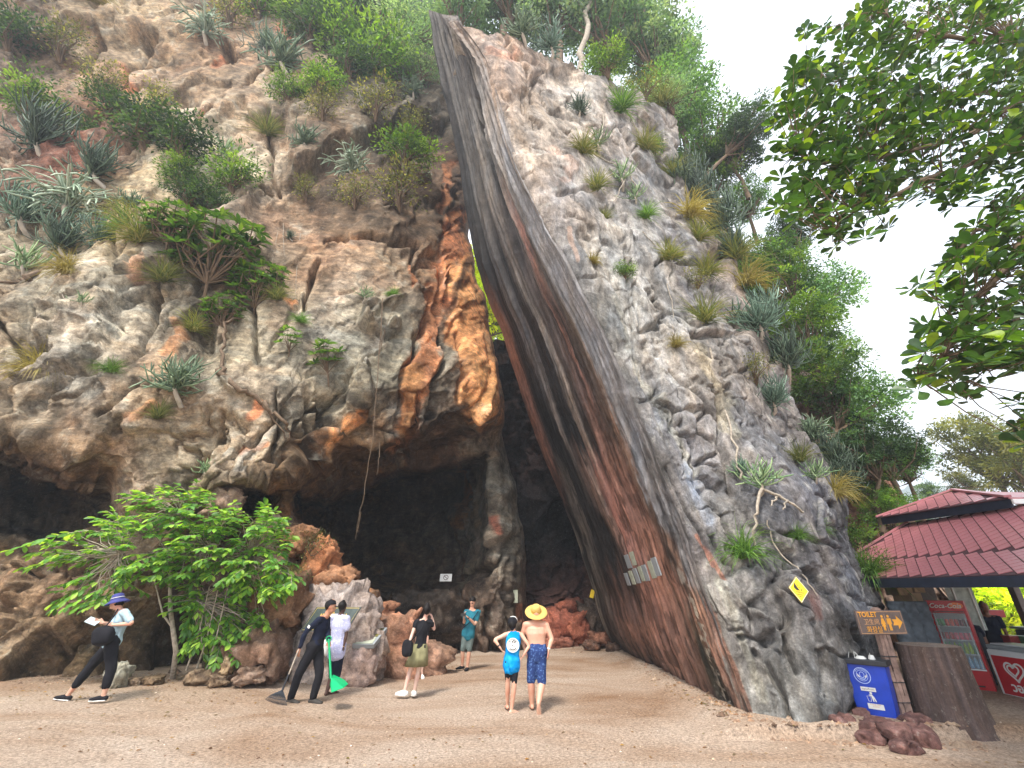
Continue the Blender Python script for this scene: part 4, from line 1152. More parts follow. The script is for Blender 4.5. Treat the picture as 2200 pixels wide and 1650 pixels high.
def crown_leaves(g, n_cl, per, R, cols, ll, lw, squash_=(1, 0.8, 0.7), full=False, up=0.3, clr=0.16, hang=0.0):
    """leaf clumps through an irregular crown"""
    c = g.normal(0, 1, (n_cl, 3)); c = unit(c) * (g.random((n_cl, 1)) ** 0.45) * R * np.array(squash_)
    cc = colmix(cols, n_cl, g, 0.3)
    r = g.uniform(0.5, 1.3, n_cl) * clr
    P = np.repeat(c, per, 0) + unit(g.normal(0, 1, (n_cl * per, 3))) * (g.random((n_cl * per, 1)) ** 0.45) * 1.45 * np.repeat(r, per)[:, None] * [1, 1, 0.55]
    out = unit(P - np.repeat(c, per, 0)) * 0.8 + unit(P) * 0.3 + g.normal(0, 0.5, P.shape) + [0, 0, -hang]
    Nn = g.normal(0, 0.6, P.shape) + [0, -0.35, 1.0]
    n = len(P)
    col = np.repeat(cc, per, 0) * (1 + g.normal(0, 0.18, (n, 1)).clip(-.4, .5))
    Ln = g.uniform(0.7, 1.3, n) * ll
    return (leaf_full(P, out, Nn, Ln, lw, col) if full else leaf_quads(P, out, Nn, Ln, Ln * lw, col)), c

GREEN = ((60, 92, 40), (88, 120, 52), (46, 76, 40), (104, 132, 62))
DARK = ((40, 66, 44), (56, 84, 54), (34, 54, 38), (72, 96, 62))
BRIGHT = ((94, 130, 48), (74, 110, 44), (112, 144, 56), (58, 92, 42))
HAZY = ((104, 138, 112), (76, 108, 86), (130, 156, 128), (92, 124, 92))  # veil of haze mixed into these leaf colours
OLIVE = ((98, 104, 58), (80, 88, 52), (120, 122, 72), (66, 76, 46))
BACKLIT = ((196, 214, 40), (170, 196, 36), (214, 224, 70), (140, 170, 36))  # bright yellow green, with the light from behind put into the leaf colour

def m_shrub(name, seed, cols, n_cl=46, per=42, ll=0.055, lw=0.42, sq=(1, 0.7, 0.7), clr=0.13, trunk=True):
    g = np.random.default_rng(seed)
    (v, f, c), cen = crown_leaves(g, n_cl, per, 0.42, cols, ll, lw, sq, clr=clr)
    mb = MB(); mb.add(v + [0, 0, 0.28], f, c)
    tw = MB()
    for k in range(0, n_cl, 2):
        e = cen[k] + [0, 0, 0.28]
        m_ = e * [0.45, 0.45, 0.35] + g.normal(0, 0.04, 3)
        tw.tube([[0, 0.08, -0.12], m_ * 0.4, m_, e], [0.016, 0.012, 0.008, 0.003], lin((104, 88, 70)), 4)
    return [('twigs', tw.mesh(name + '_twigs', M['bark'])), ('foliage', mb.mesh(name + '_foliage', M['leaf']))]

def m_tree(name, seed, cols, n_cl=105, per=66, ll=0.040, lw=0.42, h=0.9, pale=False):
    """crown radius ~0.5, trunk h below the crown centre"""
    g = np.random.default_rng(seed)
    (v, f, c), cen = crown_leaves(g, n_cl, per, 0.48, cols, ll, lw, (1.0, 0.85, 0.8), clr=0.078)
    mb = MB(); mb.add(v + [0, 0, h], f, c)
    tr = MB()
    b0 = np.array([g.normal(0, 0.06), 0, h - 0.42])
    tr.tube([[0, 0, -0.15], [g.normal(0, .03), 0, h * 0.3], b0, b0 + [0, 0, 0.25]], [0.040, 0.030, 0.024, 0.012], lin((128, 108, 84) if pale else (96, 82, 66)), 7)
    for k in range(0, n_cl, 4):
        e = cen[k] + [0, 0, h]
        m_ = (b0 + e) / 2 + g.normal(0, 0.05, 3)
        tr.tube([b0, m_, e], [0.014, 0.008, 0.003], lin((108, 92, 74)), 4)
    return [('trunk', tr.mesh(name + '_trunk', M['bark'])), ('crown', mb.mesh(name + '_crown', M['leaf']))]

def m_rosette(name, seed, n=26, cols=((60, 92, 48), (78, 112, 54), (48, 76, 44), (100, 126, 62)), R=0.42, ll=0.115):
    g = np.random.default_rng(seed)
    mb = MB(); tw = MB()
    for k in range(n):
        e = unit(g.normal(0, 1, 3)) * R * g.uniform(0.45, 1.0) * [1, 0.6, 0.7] + [0, -0.05, 0.38]
        m_ = e * 0.5 + g.normal(0, 0.05, 3)
        tw.tube([[0, 0.1, -0.25], [0, 0, 0.0], m_, e], [0.018, 0.013, 0.008, 0.005], lin((96, 80, 62)), 5)
        q = 9
        th = np.arange(q) / q * 2 * math.pi + g.random() * 3
        ax = unit(e - m_ + [0, -0.1, 0.25])
        a = unit(np.cross(ax, [0.3, 1, 0.2])); b_ = np.cross(ax, a)
        Dr = np.cos(th)[:, None] * a + np.sin(th)[:, None] * b_ + ax * g.uniform(0.1, 0.6, (q, 1))
        v, f, c = leaf_full(np.repeat(e[None], q, 0), Dr, np.repeat(ax[None], q, 0), g.uniform(0.7, 1.1, q) * ll, 0.62, colmix(cols, q, g))
        mb.add(v, f, c)
    return [('branches', tw.mesh(name + '_branches', M['bark'])), ('leaves', mb.mesh(name + '_leaves', M['leaf_big']))]

PROTO = {
 'Ea': m_euph('spiny_succulent_a', 1), 'Eb': m_euph('spiny_succulent_b', 2, 26, 0.5, 1.1, ((140, 156, 134), (160, 170, 150), (112, 134, 110)), 0.019, 3),
 'Ec': m_euph('spiny_succulent_c', 3, 46, 0.0, 1.2, ((70, 90, 72), (92, 110, 88), (58, 76, 62)), 0.015, 4), 'Ed': m_euph('spiny_succulent_d', 4, 12, 0.15, 0.9, ((110, 138, 96), (140, 160, 118), (90, 118, 82)), 0.022, 1),
 'Ee': m_euph('spiny_succulent_e', 5, 36, 0.1, 1.3, ((92, 118, 100), (118, 142, 124), (78, 104, 88)), 0.016, 4),
 'Ga': m_grass('grass_a', 11), 'Gb': m_grass('grass_b', 12, 260, ((150, 140, 78), (128, 122, 62), (166, 154, 100)), 1.3), 'Gc': m_grass('grass_c', 13, 240, ((90, 130, 56), (120, 156, 74), (70, 108, 48)), 1.1),
 'Gd': m_grass('grass_d', 14, 200, ((104, 116, 66), (136, 136, 84), (84, 100, 58)), 0.7),
 'Sa': m_shrub('shrub_a', 21, DARK), 'Sb': m_shrub('shrub_b', 22, BRIGHT, 50, 44), 'Sc': m_shrub('shrub_c', 23, GREEN), 'Sd': m_shrub('shrub_d', 24, OLIVE, 36, 24, 0.045),
 'Se': m_shrub('shrub_e', 25, HAZY, 56, 46, 0.045), 'Sf': m_shrub('shrub_f', 26, BRIGHT, 44, 44, 0.05, 0.45, (1, 0.6, 0.35)),
 'Ta': m_tree('tree_a', 31, HAZY, pale=True), 'Tb': m_tree('tree_b', 32, GREEN), 'Tc': m_tree('tree_c', 33, DARK), 'Td': m_tree('tree_d', 34, BRIGHT), 'Te': m_tree('tree_e', 35, OLIVE),
 'Tl': m_tree('tree_l', 36, BACKLIT, 90, 50, 0.06), 'Tm': m_tree('tree_m', 37, ((76, 112, 58), (100, 140, 66), (56, 92, 50), (88, 124, 84)), 110, 60, 0.040),
 'Ra': m_rosette('rosette_a', 41, 60), 'Rb': m_rosette('rosette_b', 42, 10, R=0.4, ll=0.2),
}
KIND = {'E': ('spiny_succulent', 'succulent', 'candelabra succulents rooted on the cliffs'), 'G': ('grass_tuft', 'grass tuft', 'grass tufts hanging on the cliffs'),
        'S': ('shrub', 'shrub', 'leafy shrubs on the rock ledges'), 'T': ('tree', 'tree', 'trees on and behind the cliffs'), 'R': ('rosette_shrub', 'shrub', 'shrubs with leaf rosettes on the left cliff')}

def put(proto, P, size, label, rz=None, tilt=0.0, kind=None, flat_=1.0, lean=0.0):
    k = KIND[proto[0]]
    r = bpy.data.objects.new(k[0], None)
    r.empty_display_size = 0.1
    r.location = P
    r.rotation_euler = (tilt, lean, rng.uniform(-0.7, 0.7) if rz is None else rz)
    r.scale = (size, size, size * flat_)
    tag(r, label, k[1], k[2])
    link(r)
    for n_, me in PROTO[proto]:
        o = bpy.data.objects.new(n_, me)
        if n_ in ('foliage', 'crown', 'blades', 'leaves'):
            o['kind'] = 'stuff'
        link(o, r)
    return r

def mpp(P):
    """metres per photo pixel (across) at world point P"""
    return (P[1] * CT + (P[2] - CAMH) * ST) / F

def grow(surf, proto, u, v, px, label, fwd=0.12, **k):
    if proto[0] == 'E' and px > 100: px *= 0.86
    P = surf_pt(surf, u, v) if isinstance(surf, str) else at(u, v, surf)
    s = px * mpp(P)
    d = (Vector((0, 0, CAMH)) - P).normalized()
    base = P + Vector((d.x, d.y, 0)).normalized() * fwd * s if isinstance(surf, str) else P
    return put(proto, base, s, label, **k)

LEFT = [
 ('Ec', 70, 330, 250, 'dense dark green spiny clump highest at the left edge of the photo'), ('Ec', 190, 380, 190, 'dark spiny clump right of the dense one at the left edge'),
 ('Eb', 115, 450, 270, 'big pale armed candelabra plant with a white stem near the left edge'), ('Ee', 20, 470, 210, 'blue green spiny plant cut by the left edge of the photo'),
 ('Ed', 30, 570, 170, 'thick armed pale succulent low at the left edge above the rounded boulder face'), ('Ee', 200, 520, 150, 'spreading spiny plant below and right of the big candelabra'), ('Ec', 110, 530, 200, 'shaggy spiny clump under the big candelabra plant'),
 ('Eb', 425, 70, 170, 'pale drooping spiny plant hanging near the top left'), ('Ea', 600, 165, 190, 'dense grey green spiny clump growing at the upper middle of the left cliff'),
 ('Ed', 470, 330, 120, 'upright finger stemmed plant on pale rock above the green shrubs'), ('Ea', 650, 330, 120, 'narrow two stemmed spiny plant left of the pale curly one'), ('Eb', 748, 370, 170, 'pale curly armed plant hanging under the green shrubs'),
 ('Ea', 378, 850, 200, 'round spiny green plant on the middle of the left cliff above the leafy bush'), ('Ed', 785, 630, 60, 'small star shaped succulent alone on bare grey rock'), ('Ec', 612, 485, 40, 'tiny dark spiny ball on brown rock'),
 ('Ed', 435, 1015, 70, 'small thin succulent just above the leafy bush'), ('Ea', 880, 235, 80, 'small dark spiny plant beside the striped leaning face'), ('Ee', 900, 40, 170, 'blue green spiny clump at the top edge beside the leaning tip'),
 ('Ed', 215, 690, 60, 'small creeping succulent on bare rounded rock at left'), ('Ee', 560, 110, 120, 'loose spiny plant left of the upper middle clump'), ('Ea', 270, 440, 90, 'small spiny plant above the rosette shrubs'),
 ('Sd', 60, 40, 170, 'olive shrub in the top left corner'), ('Sd', 190, 170, 140, 'thin olive twigs over the red hollow at upper left'), ('Sa', 300, 320, 190, 'dark shrub band in the middle of the upper left cliff'), ('Sa', 380, 340, 170, 'dark shrub right of the first in the middle band'),
 ('Sc', 370, 385, 110, 'small bright leaved shrub hanging below the dark band'), ('Sc', 480, 385, 140, 'green shrub at the right end of the dark band'), ('Sa', 390, 430, 140, 'dark drooping shrub under the middle band'), ('Sb', 535, 20, 160, 'yellow green shrub at the top edge above the bare tan rock'),
 ('Sb', 640, 40, 150, 'yellow green shrub right of the other at the top edge'), ('Sa', 730, 40, 190, 'dark blue green shrub at the top edge left of the leaning tip'), ('Se', 810, 60, 210, 'hazy blue green shrub at the top beside the leaning tip'), ('Se', 890, 110, 170, 'hazy shrub tucked behind the leaning tip'),
 ('Sb', 710, 130, 150, 'bright green shrub below the dark top shrubs'), ('Sb', 790, 200, 190, 'bright rounded shrub in the upper middle beside the leaning face'), ('Sa', 730, 220, 150, 'dark shrub left of the bright rounded one'), ('Sb', 680, 240, 110, 'small bright shrub above the narrow spiny plant'),
 ('Sf', 865, 370, 160, 'flat topped bright green shrub beside the leaning face'), ('Sd', 850, 450, 170, 'dry twiggy shrub under the flat topped bright one'), ('Sd', 800, 290, 150, 'dry olive shrub between the two bright shrubs'), ('Sd', 690, 290, 120, 'dry twiggy shrub left of the pale curly plant'),
 ('Sd', 880, 300, 110, 'sparse shrub against the edge of the leaning face'), ('Se', 900, 200, 110, 'small hazy shrub behind the leaning face edge'), ('Sc', 620, 240, 110, 'green shrub under the dense grey green spiny clump'), ('Sd', 480, 40, 150, 'olive brush above the black hole in the tan rock'),
 ('Sa', 20, 120, 170, 'dark shrub at the left edge below the olive corner shrub'), ('Sd', 110, 110, 150, 'olive brush right of the corner shrub'), ('Sa', 240, 270, 130, 'dark shrub between the red hollow and the middle band'), ('Sa', 440, 440, 110, 'dark shrub at the lower end of the middle band'),
 ('Sd', 340, 270, 120, 'sparse olive shrub above the middle band'), ('Sa', 120, 250, 130, 'dark shrub above the big candelabra'), ('Sc', 40, 240, 150, 'green shrub over the dense spiny clump at the left edge'), ('Sa', 660, 100, 160, 'dark shrub between the yellow green top shrubs'), ('Sa', 760, 120, 180, 'dark green shrub above the bright rounded shrub'),
 ('Se', 850, 160, 150, 'hazy shrub left of the leaning tip'), ('Sd', 760, 440, 120, 'dry twigs on the brown wall under the pale curly plant'), ('Sd', 650, 410, 90, 'dry twigs left of the pale curly plant'), ('Sd', 250, 480, 100, 'dry brush behind the rosette shrubs'),
 ('Ra', 430, 600, 270, 'largest rosette leaved shrub on the middle of the left cliff'), ('Ra', 530, 640, 170, 'rosette shrub at the right of the largest one'), ('Ra', 375, 560, 160, 'rosette shrub at the left of the largest one'), ('Rb', 700, 800, 110, 'single branch of rosettes over the dark cleft'),
 ('Rb', 620, 750, 80, 'two rosettes on a thin branch in the middle of the left cliff'), ('Ra', 465, 690, 130, 'lower rosette shrub on a bent trunk'),
 ('Gb', 155, 610, 100, 'yellow grass tuft hanging on the left boulder face'), ('Gb', 60, 800, 130, 'golden dry grass hanging above the left cave'), ('Gc', 250, 815, 70, 'small green grass tuft above the left cave'), ('Gc', 645, 690, 50, 'tiny grass tuft under the orange fleck'),
 ('Ga', 310, 545, 140, 'yellow green grass left of the rosette shrubs'), ('Ga', 395, 690, 90, 'grass tuft below the rosette shrubs'), ('Gc', 265, 510, 120, 'green grass clump beside the big candelabra'), ('Gd', 350, 610, 110, 'dry grass hanging under the rosette shrubs'),
 ('Gd', 590, 640, 70, 'dry grass at the right of the rosette shrubs'), ('Gb', 190, 20, 130, 'dry grass at the top left edge'), ('Gd', 560, 260, 90, 'dry grass under the upper spiny clumps'), ('Gc', 850, 630, 40, 'tiny grass on the smooth grey block'), ('Gd', 340, 900, 80, 'dry grass under the round spiny plant'),
]
for p in LEFT:
    grow('left', *p)
RIGHT = [
 ('Ga', 1245, 350, 80, 'yellow green grass tuft on pale rock near the leaning face'), ('Gc', 1335, 250, 110, 'tall green grass below the summit trees'), ('Ga', 1380, 335, 80, 'spiky grass tuft right of the white stem'), ('Gd', 1275, 425, 80, 'dull grass tuft on the dark grey block'),
 ('Gc', 1388, 475, 70, 'green grass ball in the middle of the grey cliff'), ('Gd', 1303, 470, 50, 'small dry grass left of the green ball'), ('Gb', 1478, 480, 110, 'golden grass at the upper right ledge'), ('Ga', 1500, 525, 95, 'yellow grass under the golden one'),
 ('Ga', 1442, 560, 80, 'grass tuft left of the dark overhang'), ('Ga', 1512, 600, 90, 'grass ball at the dark overhang'), ('Gb', 1275, 565, 50, 'tiny golden grass on smooth grey rock'), ('Gb', 1460, 740, 60, 'small golden grass on pale rock below the overhang'),
 ('Gc', 1607, 1190, 140, 'long green grass hanging low on the grey cliff'), ('Gd', 1522, 690, 120, 'drooping dry grass below the dark overhang'), ('Gb', 1635, 610, 130, 'golden orange grass right of the dark overhang'), ('Gb', 1775, 1070, 110, 'golden grass on the lower right edge of the grey cliff'),
 ('Gd', 1590, 560, 120, 'loose grass over the dark overhang'), ('Gc', 1690, 1165, 70, 'thin grass above the yellow sign'), ('Gd', 1450, 380, 80, 'grass at the root of the pale stems'), ('Gd', 1700, 1000, 90, 'grass beside the light green candelabra'), ('Gc', 1740, 1150, 60, 'small grass right of the light green candelabra'),
 ('Ec', 1245, 255, 80, 'small spiny clump on the pale upper rock'), ('Ed', 1283, 330, 110, 'tall thin stems on the pale upper rock'), ('Ed', 1335, 400, 120, 'pale branched stems in the upper middle of the grey cliff'), ('Ed', 1360, 440, 80, 'lower pale branched stems beside grass'),
 ('Ea', 1130, 75, 150, 'spiny plant on the summit right of the leaning tip'), ('Ee', 1200, 60, 150, 'spiny plant on the summit under the trees'), ('Sc', 1342, 600, 60, 'small fern like plant alone on grey rock'), ('Ec', 1530, 440, 200, 'dark spiny clump on the upper right ridge'),
 ('Ec', 1610, 470, 220, 'large dark spiny clump against the sky'), ('Ec', 1560, 390, 170, 'dark spiny clump higher on the ridge against trees'), ('Ee', 1600, 540, 150, 'blue green spiny clump above the dark overhang'), ('Ee', 1640, 720, 210, 'wide blue green spiny clump right of the pale rock'),
 ('Ec', 1690, 680, 190, 'dark spiny clump behind the wide blue green one'), ('Ec', 1700, 800, 190, 'dark spiny clump under the wide blue green one'), ('Ee', 1665, 880, 160, 'spiny plant on a thin trunk in the right middle'), ('Ed', 1625, 1060, 170, 'light green candelabra on the lower grey cliff'),
 ('Ed', 1722, 1045, 120, 'light green candelabra right of its larger neighbour'), ('Ec', 1790, 1010, 170, 'dark spiny clump on the lower right ridge'), ('Ec', 1840, 1050, 170, 'dark spiny clump with a trunk over orange rock'), ('Ea', 1745, 950, 140, 'grey green spiny clump above the orange rock'),
 ('Ea', 1465, 400, 110, 'grey green spiny plant on the upper ridge line'), ('Sf', 1620, 650, 60, 'small bright shrub by the overhang'), ('Sc', 1850, 1170, 110, 'glossy green creeper on the lower right edge of the grey cliff'), ('Sc', 1885, 1250, 110, 'glossy green creeper lower beside the kiosk'),
 ('Gc', 1895, 1230, 150, 'long grass drooping beside the kiosk roof'), ('Sd', 1500, 620, 80, 'brown twiggy shrub at the overhang'), ('Sd', 1620, 820, 110, 'sparse shrub in the right middle'), ('Ee', 1595, 1020, 70, 'small spiny plant above the light green candelabra'), ('Gd', 1420, 235, 90, 'grass at the upper ridge under the trees'),
 ('Sc', 1300, 175, 120, 'green shrub at the foot of the summit trees'), ('Sd', 1390, 215, 120, 'sparse shrub at the foot of the summit trees on the right'), ('Sc', 1400, 340, 70, 'small leafy plant right of the spiky grass'), ('Se', 1440, 250, 130, 'hazy shrub on the ridge line under the trees'),
]
for p in RIGHT:
    grow('right', *p)
SKYL = [   # proto, u, v of the crown centre, crown px, Y
 ('Ta', 990, 20, 190, 17, 'hazy tree just right of the leaning tip'), ('Ta', 1090, -20, 230, 17, 'second hazy summit tree from the leaning tip'), ('Ta', 1190, 20, 210, 17, 'third hazy summit tree from the leaning tip'), ('Ta', 1290, 40, 250, 17, 'hazy summit tree beside the bare trunk'),
 ('Ta', 1360, -30, 230, 18, 'hazy summit tree cut by the top edge of the photo'), ('Ta', 1400, 110, 210, 18, 'hazy summit tree at the right end of the summit'), ('Tm', 1450, 210, 190, 18, 'green tree where the ridge starts to fall'), ('Ta', 1450, 130, 140, 18, 'slim hazy tree against white sky'),
 ('Tc', 1615, 265, 110, 16, 'small dark tree touching the hanging canopy'), ('Tm', 1500, 290, 190, 18, 'green ridge tree under the slim hazy one'), ('Tb', 1530, 370, 150, 18, 'green ridge tree above the dark spiny clumps'), ('Tm', 1600, 430, 110, 18, 'fine leaved ridge tree against the sky'),
 ('Tb', 1680, 595, 150, 17, 'green ridge tree right of the golden grass'), ('Tm', 1775, 640, 140, 17, 'ridge tree reaching farthest into the sky at mid height'), ('Td', 1725, 690, 150, 16.5, 'bright green ridge tree at mid height'), ('Tm', 1780, 745, 120, 17, 'green ridge tree under the farthest reaching one'),
 ('Tb', 1770, 810, 190, 16.5, 'green ridge tree above the orange rock'), ('Tm', 1850, 870, 160, 16, 'ridge tree above the kiosk leaning to the right'), ('Tc', 1900, 960, 170, 15.5, 'dark ridge tree over the kiosk'), ('Tm', 1935, 985, 120, 15.5, 'ridge tree nearest to the far hill'),
 ('Tc', 1840, 970, 150, 15, 'dark tree over the orange rock'), ('Td', 1905, 1090, 110, 15, 'bright green shrubby tree left of the kiosk roof'), ('Tb', 1860, 1040, 110, 15.5, 'small green tree over the orange rock'), ('Tc', 1700, 500, 110, 17, 'small dark tree below the large dark spiny clump'),
 ('Tc', 1580, 330, 120, 17, 'small dark tree left of the one touching the canopy'), ('Tm', 1650, 560, 140, 17.5, 'fine leaved tree behind the loose grass'),
 ('Te', 2110, 960, 190, 26, 'olive tree behind the kiosk roof'), ('Te', 2190, 990, 200, 24, 'olive tree with bare trunk at the right edge'), ('Te', 2068, 1040, 70, 30, 'small olive tree left of the other two behind the kiosk'), ('Tb', 2000, 1060, 60, 34, 'dull green tree at the foot of the far hill'),
 ('Tl', 2110, 1265, 170, 22, 'lit yellow green tree seen under the kiosk roof'), ('Tl', 2190, 1280, 190, 20, 'lit yellow green tree at the right edge under the kiosk roof'), ('Tl', 2150, 1330, 160, 21, 'lower lit yellow green tree seen over the counter'), ('Tl', 1995, 1330, 120, 30, 'lit tree far behind the kiosk'),
 ('Tl', 1050, 660, 170, 34, 'nearer sunlit yellow green tree filling the gap'), ('Tl', 1060, 640, 150, 40, 'sunlit yellow green tree seen through the gap'), ('Tl', 1045, 580, 130, 40, 'upper sunlit leaves seen through the gap'), ('Tl', 1085, 700, 130, 40, 'lower sunlit tree seen through the gap'),
 ('Tb', 1960, 1120, 90, 30, 'tree behind the upper kiosk roof at left'),
]
for pr, u, v, px, Y, lb in SKYL:
    P = at(u, v, Y)
    s = px * mpp(P) * 1.05
    if 'touching the hanging canopy' in lb or 'reaching farthest' in lb or 'leaning to the right' in lb:
        b0 = at(u - 105, v + 120, Y)
        r_ = put(pr, b0, s, lb, rz=0)
        r_.rotation_mode = 'QUATERNION'; r_.rotation_quaternion = (P - b0).to_track_quat('Z', 'Y'); r_.scale = (s, s, s * (P - b0).length / (0.9 * s))
        continue
    put(pr, P - Vector((0, 0, 0.9 * s)), s, lb, rz=rng.uniform(-3, 3))

# ------------------------------------------------------------------ broad leaf trees (leaves as parts)
def in_poly(u, v, poly):
    poly = np.asarray(poly, float)
    x0, y0 = poly[:, 0], poly[:, 1]; x1, y1 = np.roll(x0, -1), np.roll(y0, -1)
    u = np.asarray(u)[:, None]; v = np.asarray(v)[:, None]
    c = ((y0 > v) != (y1 > v)) & (u < (x1 - x0) * (v - y0) / (y1 - y0 + 1e-9) + x0)
    return c.sum(1) % 2 == 1

def sample_poly(poly, n, g):
    poly = np.asarray(poly, float)
    out = []
    while len(out) < n:
        p = np.stack([g.uniform(poly[:, 0].min(), poly[:, 0].max(), n), g.uniform(poly[:, 1].min(), poly[:, 1].max(), n)], -1)
        out += list(p[in_poly(p[:, 0], p[:, 1], poly)])
    return np.array(out[:n])

OBO_ = None
OBO = LEAFV.copy(); OBO[1] = [0.30, 0.12, 0.03]; OBO[5] = [0.30, -0.12, 0.03]; OBO[2] = [0.74, 0.29, 0.05]; OBO[4] = [0.74, -0.29, 0.05]; OBO[6] = [0.5, 0, -0.02]
BV = np.array([[0, 0, 0], [0.18, 0.05, 0.01], [0.42, 0.14, 0.04], [0.66, 0.24, 0.05], [0.84, 0.24, 0.03], [0.96, 0.12, 0.0], [1.0, 0, -0.03], [0.96, -0.12, 0.0], [0.84, -0.24, 0.03], [0.66, -0.24, 0.05], [0.42, -0.14, 0.04], [0.18, -0.05, 0.01], [0.35, 0, -0.015], [0.7, 0, -0.03]])
BF = np.array([[0, 1, 12], [1, 2, 12], [2, 3, 13], [2, 13, 12], [3, 4, 13], [4, 5, 13], [5, 6, 13], [6, 7, 13], [7, 8, 13], [8, 9, 13], [9, 10, 13], [10, 12, 13], [10, 11, 12], [11, 0, 12]])
LV = BV.copy(); LV[:, 1] = [0, .10, .19, .20, .13, .05, 0, -.05, -.13, -.20, -.19, -.10, 0, 0]
def leaf_parts(root, base, P, Dr, Nn, Ln, colors, mat, shape, order, nparts=300, joined='foliage'):
    """the first leaves in `order` become parts, the rest one joined part"""
    vari = []
    for c in colors:
        vari.append(mesh_np('leaf', shape, BF, mat, np.repeat(np.array([lin(c)]), 14, 0)))
    Dr = unit(Dr); S_ = unit(np.cross(Nn, Dr)); Up = np.cross(Dr, S_)
    ci = nrg.integers(0, len(colors), len(P))
    for k in order[:nparts]:
        o = bpy.data.objects.new('leaf', vari[ci[k]])
        link(o, root)
        R = Matrix(((Dr[k, 0], S_[k, 0], Up[k, 0]), (Dr[k, 1], S_[k, 1], Up[k, 1]), (Dr[k, 2], S_[k, 2], Up[k, 2]))).to_4x4()
        o.matrix_local = Matrix.Translation(Vector(P[k]) - base) @ R @ Matrix.Scale(float(Ln[k]), 4)
    r = order[nparts:]
    Lk = Ln[r][:, None, None]
    v = P[r][:, None] + Lk * (shape[None, :, 0:1] * Dr[r][:, None] + shape[None, :, 1:2] * S_[r][:, None] + shape[None, :, 2:3] * Up[r][:, None])
    kk = (np.arange(len(r)) * 14)[:, None, None]
    cc = np.array([lin(c) for c in colors])[ci[r]] * (1 + nrg.normal(0, 0.15, (len(r), 1)).clip(-.35, .4))
    o = obj_np(joined, v.reshape(-1, 3) - np.array(base), (kk + BF[None]).reshape(-1, 3), mat, root, col=np.repeat(cc, 14, 0))
    o['kind'] = 'stuff'

g = np.random.default_rng(77)
polyA = [(1880, -40), (1850, 40), (1800, 70), (1735, 85), (1700, 140), (1690, 215), (1672, 250), (1700, 300), (1690, 350), (1705, 400), (1672, 440), (1730, 440), (1760, 500), (1800, 515), (1835, 480), (1890, 455), (1930, 440), (1990, 430), (2050, 420),
         (2100, 400), (2080, 370), (2130, 350), (2200, 320), (2260, 330), (2260, -40)]
polyB = [(2210, 330), (2120, 370), (2150, 420), (2100, 470), (2050, 530), (1985, 615), (2030, 640), (2010, 700), (1985, 740), (1940, 820), (2010, 800), (2060, 850), (2110, 800), (2170, 790), (2250, 760), (2260, 330)]
polyC = [(2180, 860), (2150, 905), (2190, 940), (2260, 950), (2260, 840)]
pts = np.concatenate([sample_poly(polyA, 700, g), sample_poly(polyB, 235, g), sample_poly(polyC, 14, g)])
tipsA = np.array([(1775, 75), (1705, 150), (1680, 245), (1672, 445), (1700, 400), (1785, 510), (1690, 320), (1845, 30), (1870, 5), (1960, 820), (1975, 610), (2005, 790), (2065, 850), (1990, 705), (2095, 395), (1720, 470), (1800, 500)])
pts = pts + g.normal(0, 16, pts.shape)
pts = np.concatenate([pts, tipsA, tipsA + g.normal(0, 14, tipsA.shape)])
Yr = 5.0 + g.uniform(-0.7, 0.9, len(pts)) - (pts[:, 1] - 300) * 0.0006
centers = np.array([at(u, v, y) for (u, v), y in zip(pts, Yr)])
trunkp = Vector((8.4, 4.7, 0.0))
root = empty('broadleaf_tree', trunkp)
tag(root, 'broad leaved tree hanging its canopy into the upper right of the photo', 'tree', 'trees around the forecourt')
tb = MB()
fork = np.array([7.9, 4.8, 5.2])
tb.tube([(8.4, 4.7, -0.1), (8.3, 4.7, 1.5), (8.0, 4.75, 3.6), fork, (7.9, 5.0, 7.2)], [0.30, 0.25, 0.22, 0.18, 0.1], lin((110, 96, 80)), 12)
limbs = [[(2240, 215, 5.4), (2090, 285, 5.3), (1960, 325, 5.1), (1830, 350, 5.0), (1715, 330, 4.9)], [(2240, 120, 5.2), (2080, 90, 5.0), (1960, 60, 4.9), (1870, 20, 4.8)],
         [(2240, 300, 5.0), (2100, 345, 4.9), (1960, 400, 4.8), (1830, 450, 4.7), (1790, 500, 4.7)], [(2240, 230, 5.6), (2050, 200, 5.5), (1880, 170, 5.3), (1730, 150, 5.2)],
         [(2250, 480, 5.0), (2170, 560, 4.9), (2080, 660, 4.8), (2030, 760, 4.8), (1975, 815, 4.8)], [(2250, 560, 5.3), (2190, 680, 5.2), (2120, 790, 5.1)], [(2250, 430, 5.2), (2130, 470, 5.1), (2010, 590, 5.0)], [(2260, 860, 5.2), (2190, 900, 5.2)]]
lp = []
for L_ in limbs:
    q = [fork] + [np.array(at(*p)) for p in L_]
    q = np.array(q); t = np.linspace(0, len(q) - 1, 22)
    c3 = cat(q, t); c3[1:-1] += g.normal(0, 0.03, (20, 3))
    tb.tube(c3, np.linspace(0.07, 0.012, 22), lin((120, 100, 80)), 6)
    lp.append(c3[4:])
lpa = np.concatenate(lp)
for c in centers:
    d = np.linalg.norm(lpa - c, axis=1); j = np.argmin(d)
    s0 = lpa[j]; m_ = (s0 + c) / 2 + g.normal(0, 0.05, 3) - [0, 0, 0.03]
    tb.tube([s0, m_, c], [0.010, 0.007, 0.004], lin((112, 96, 76)), 4)
tr = tb.obj('trunk', M['bark'], root); tr.location = -trunkp
Pl, Dl, Nl, Ll = [], [], [], []
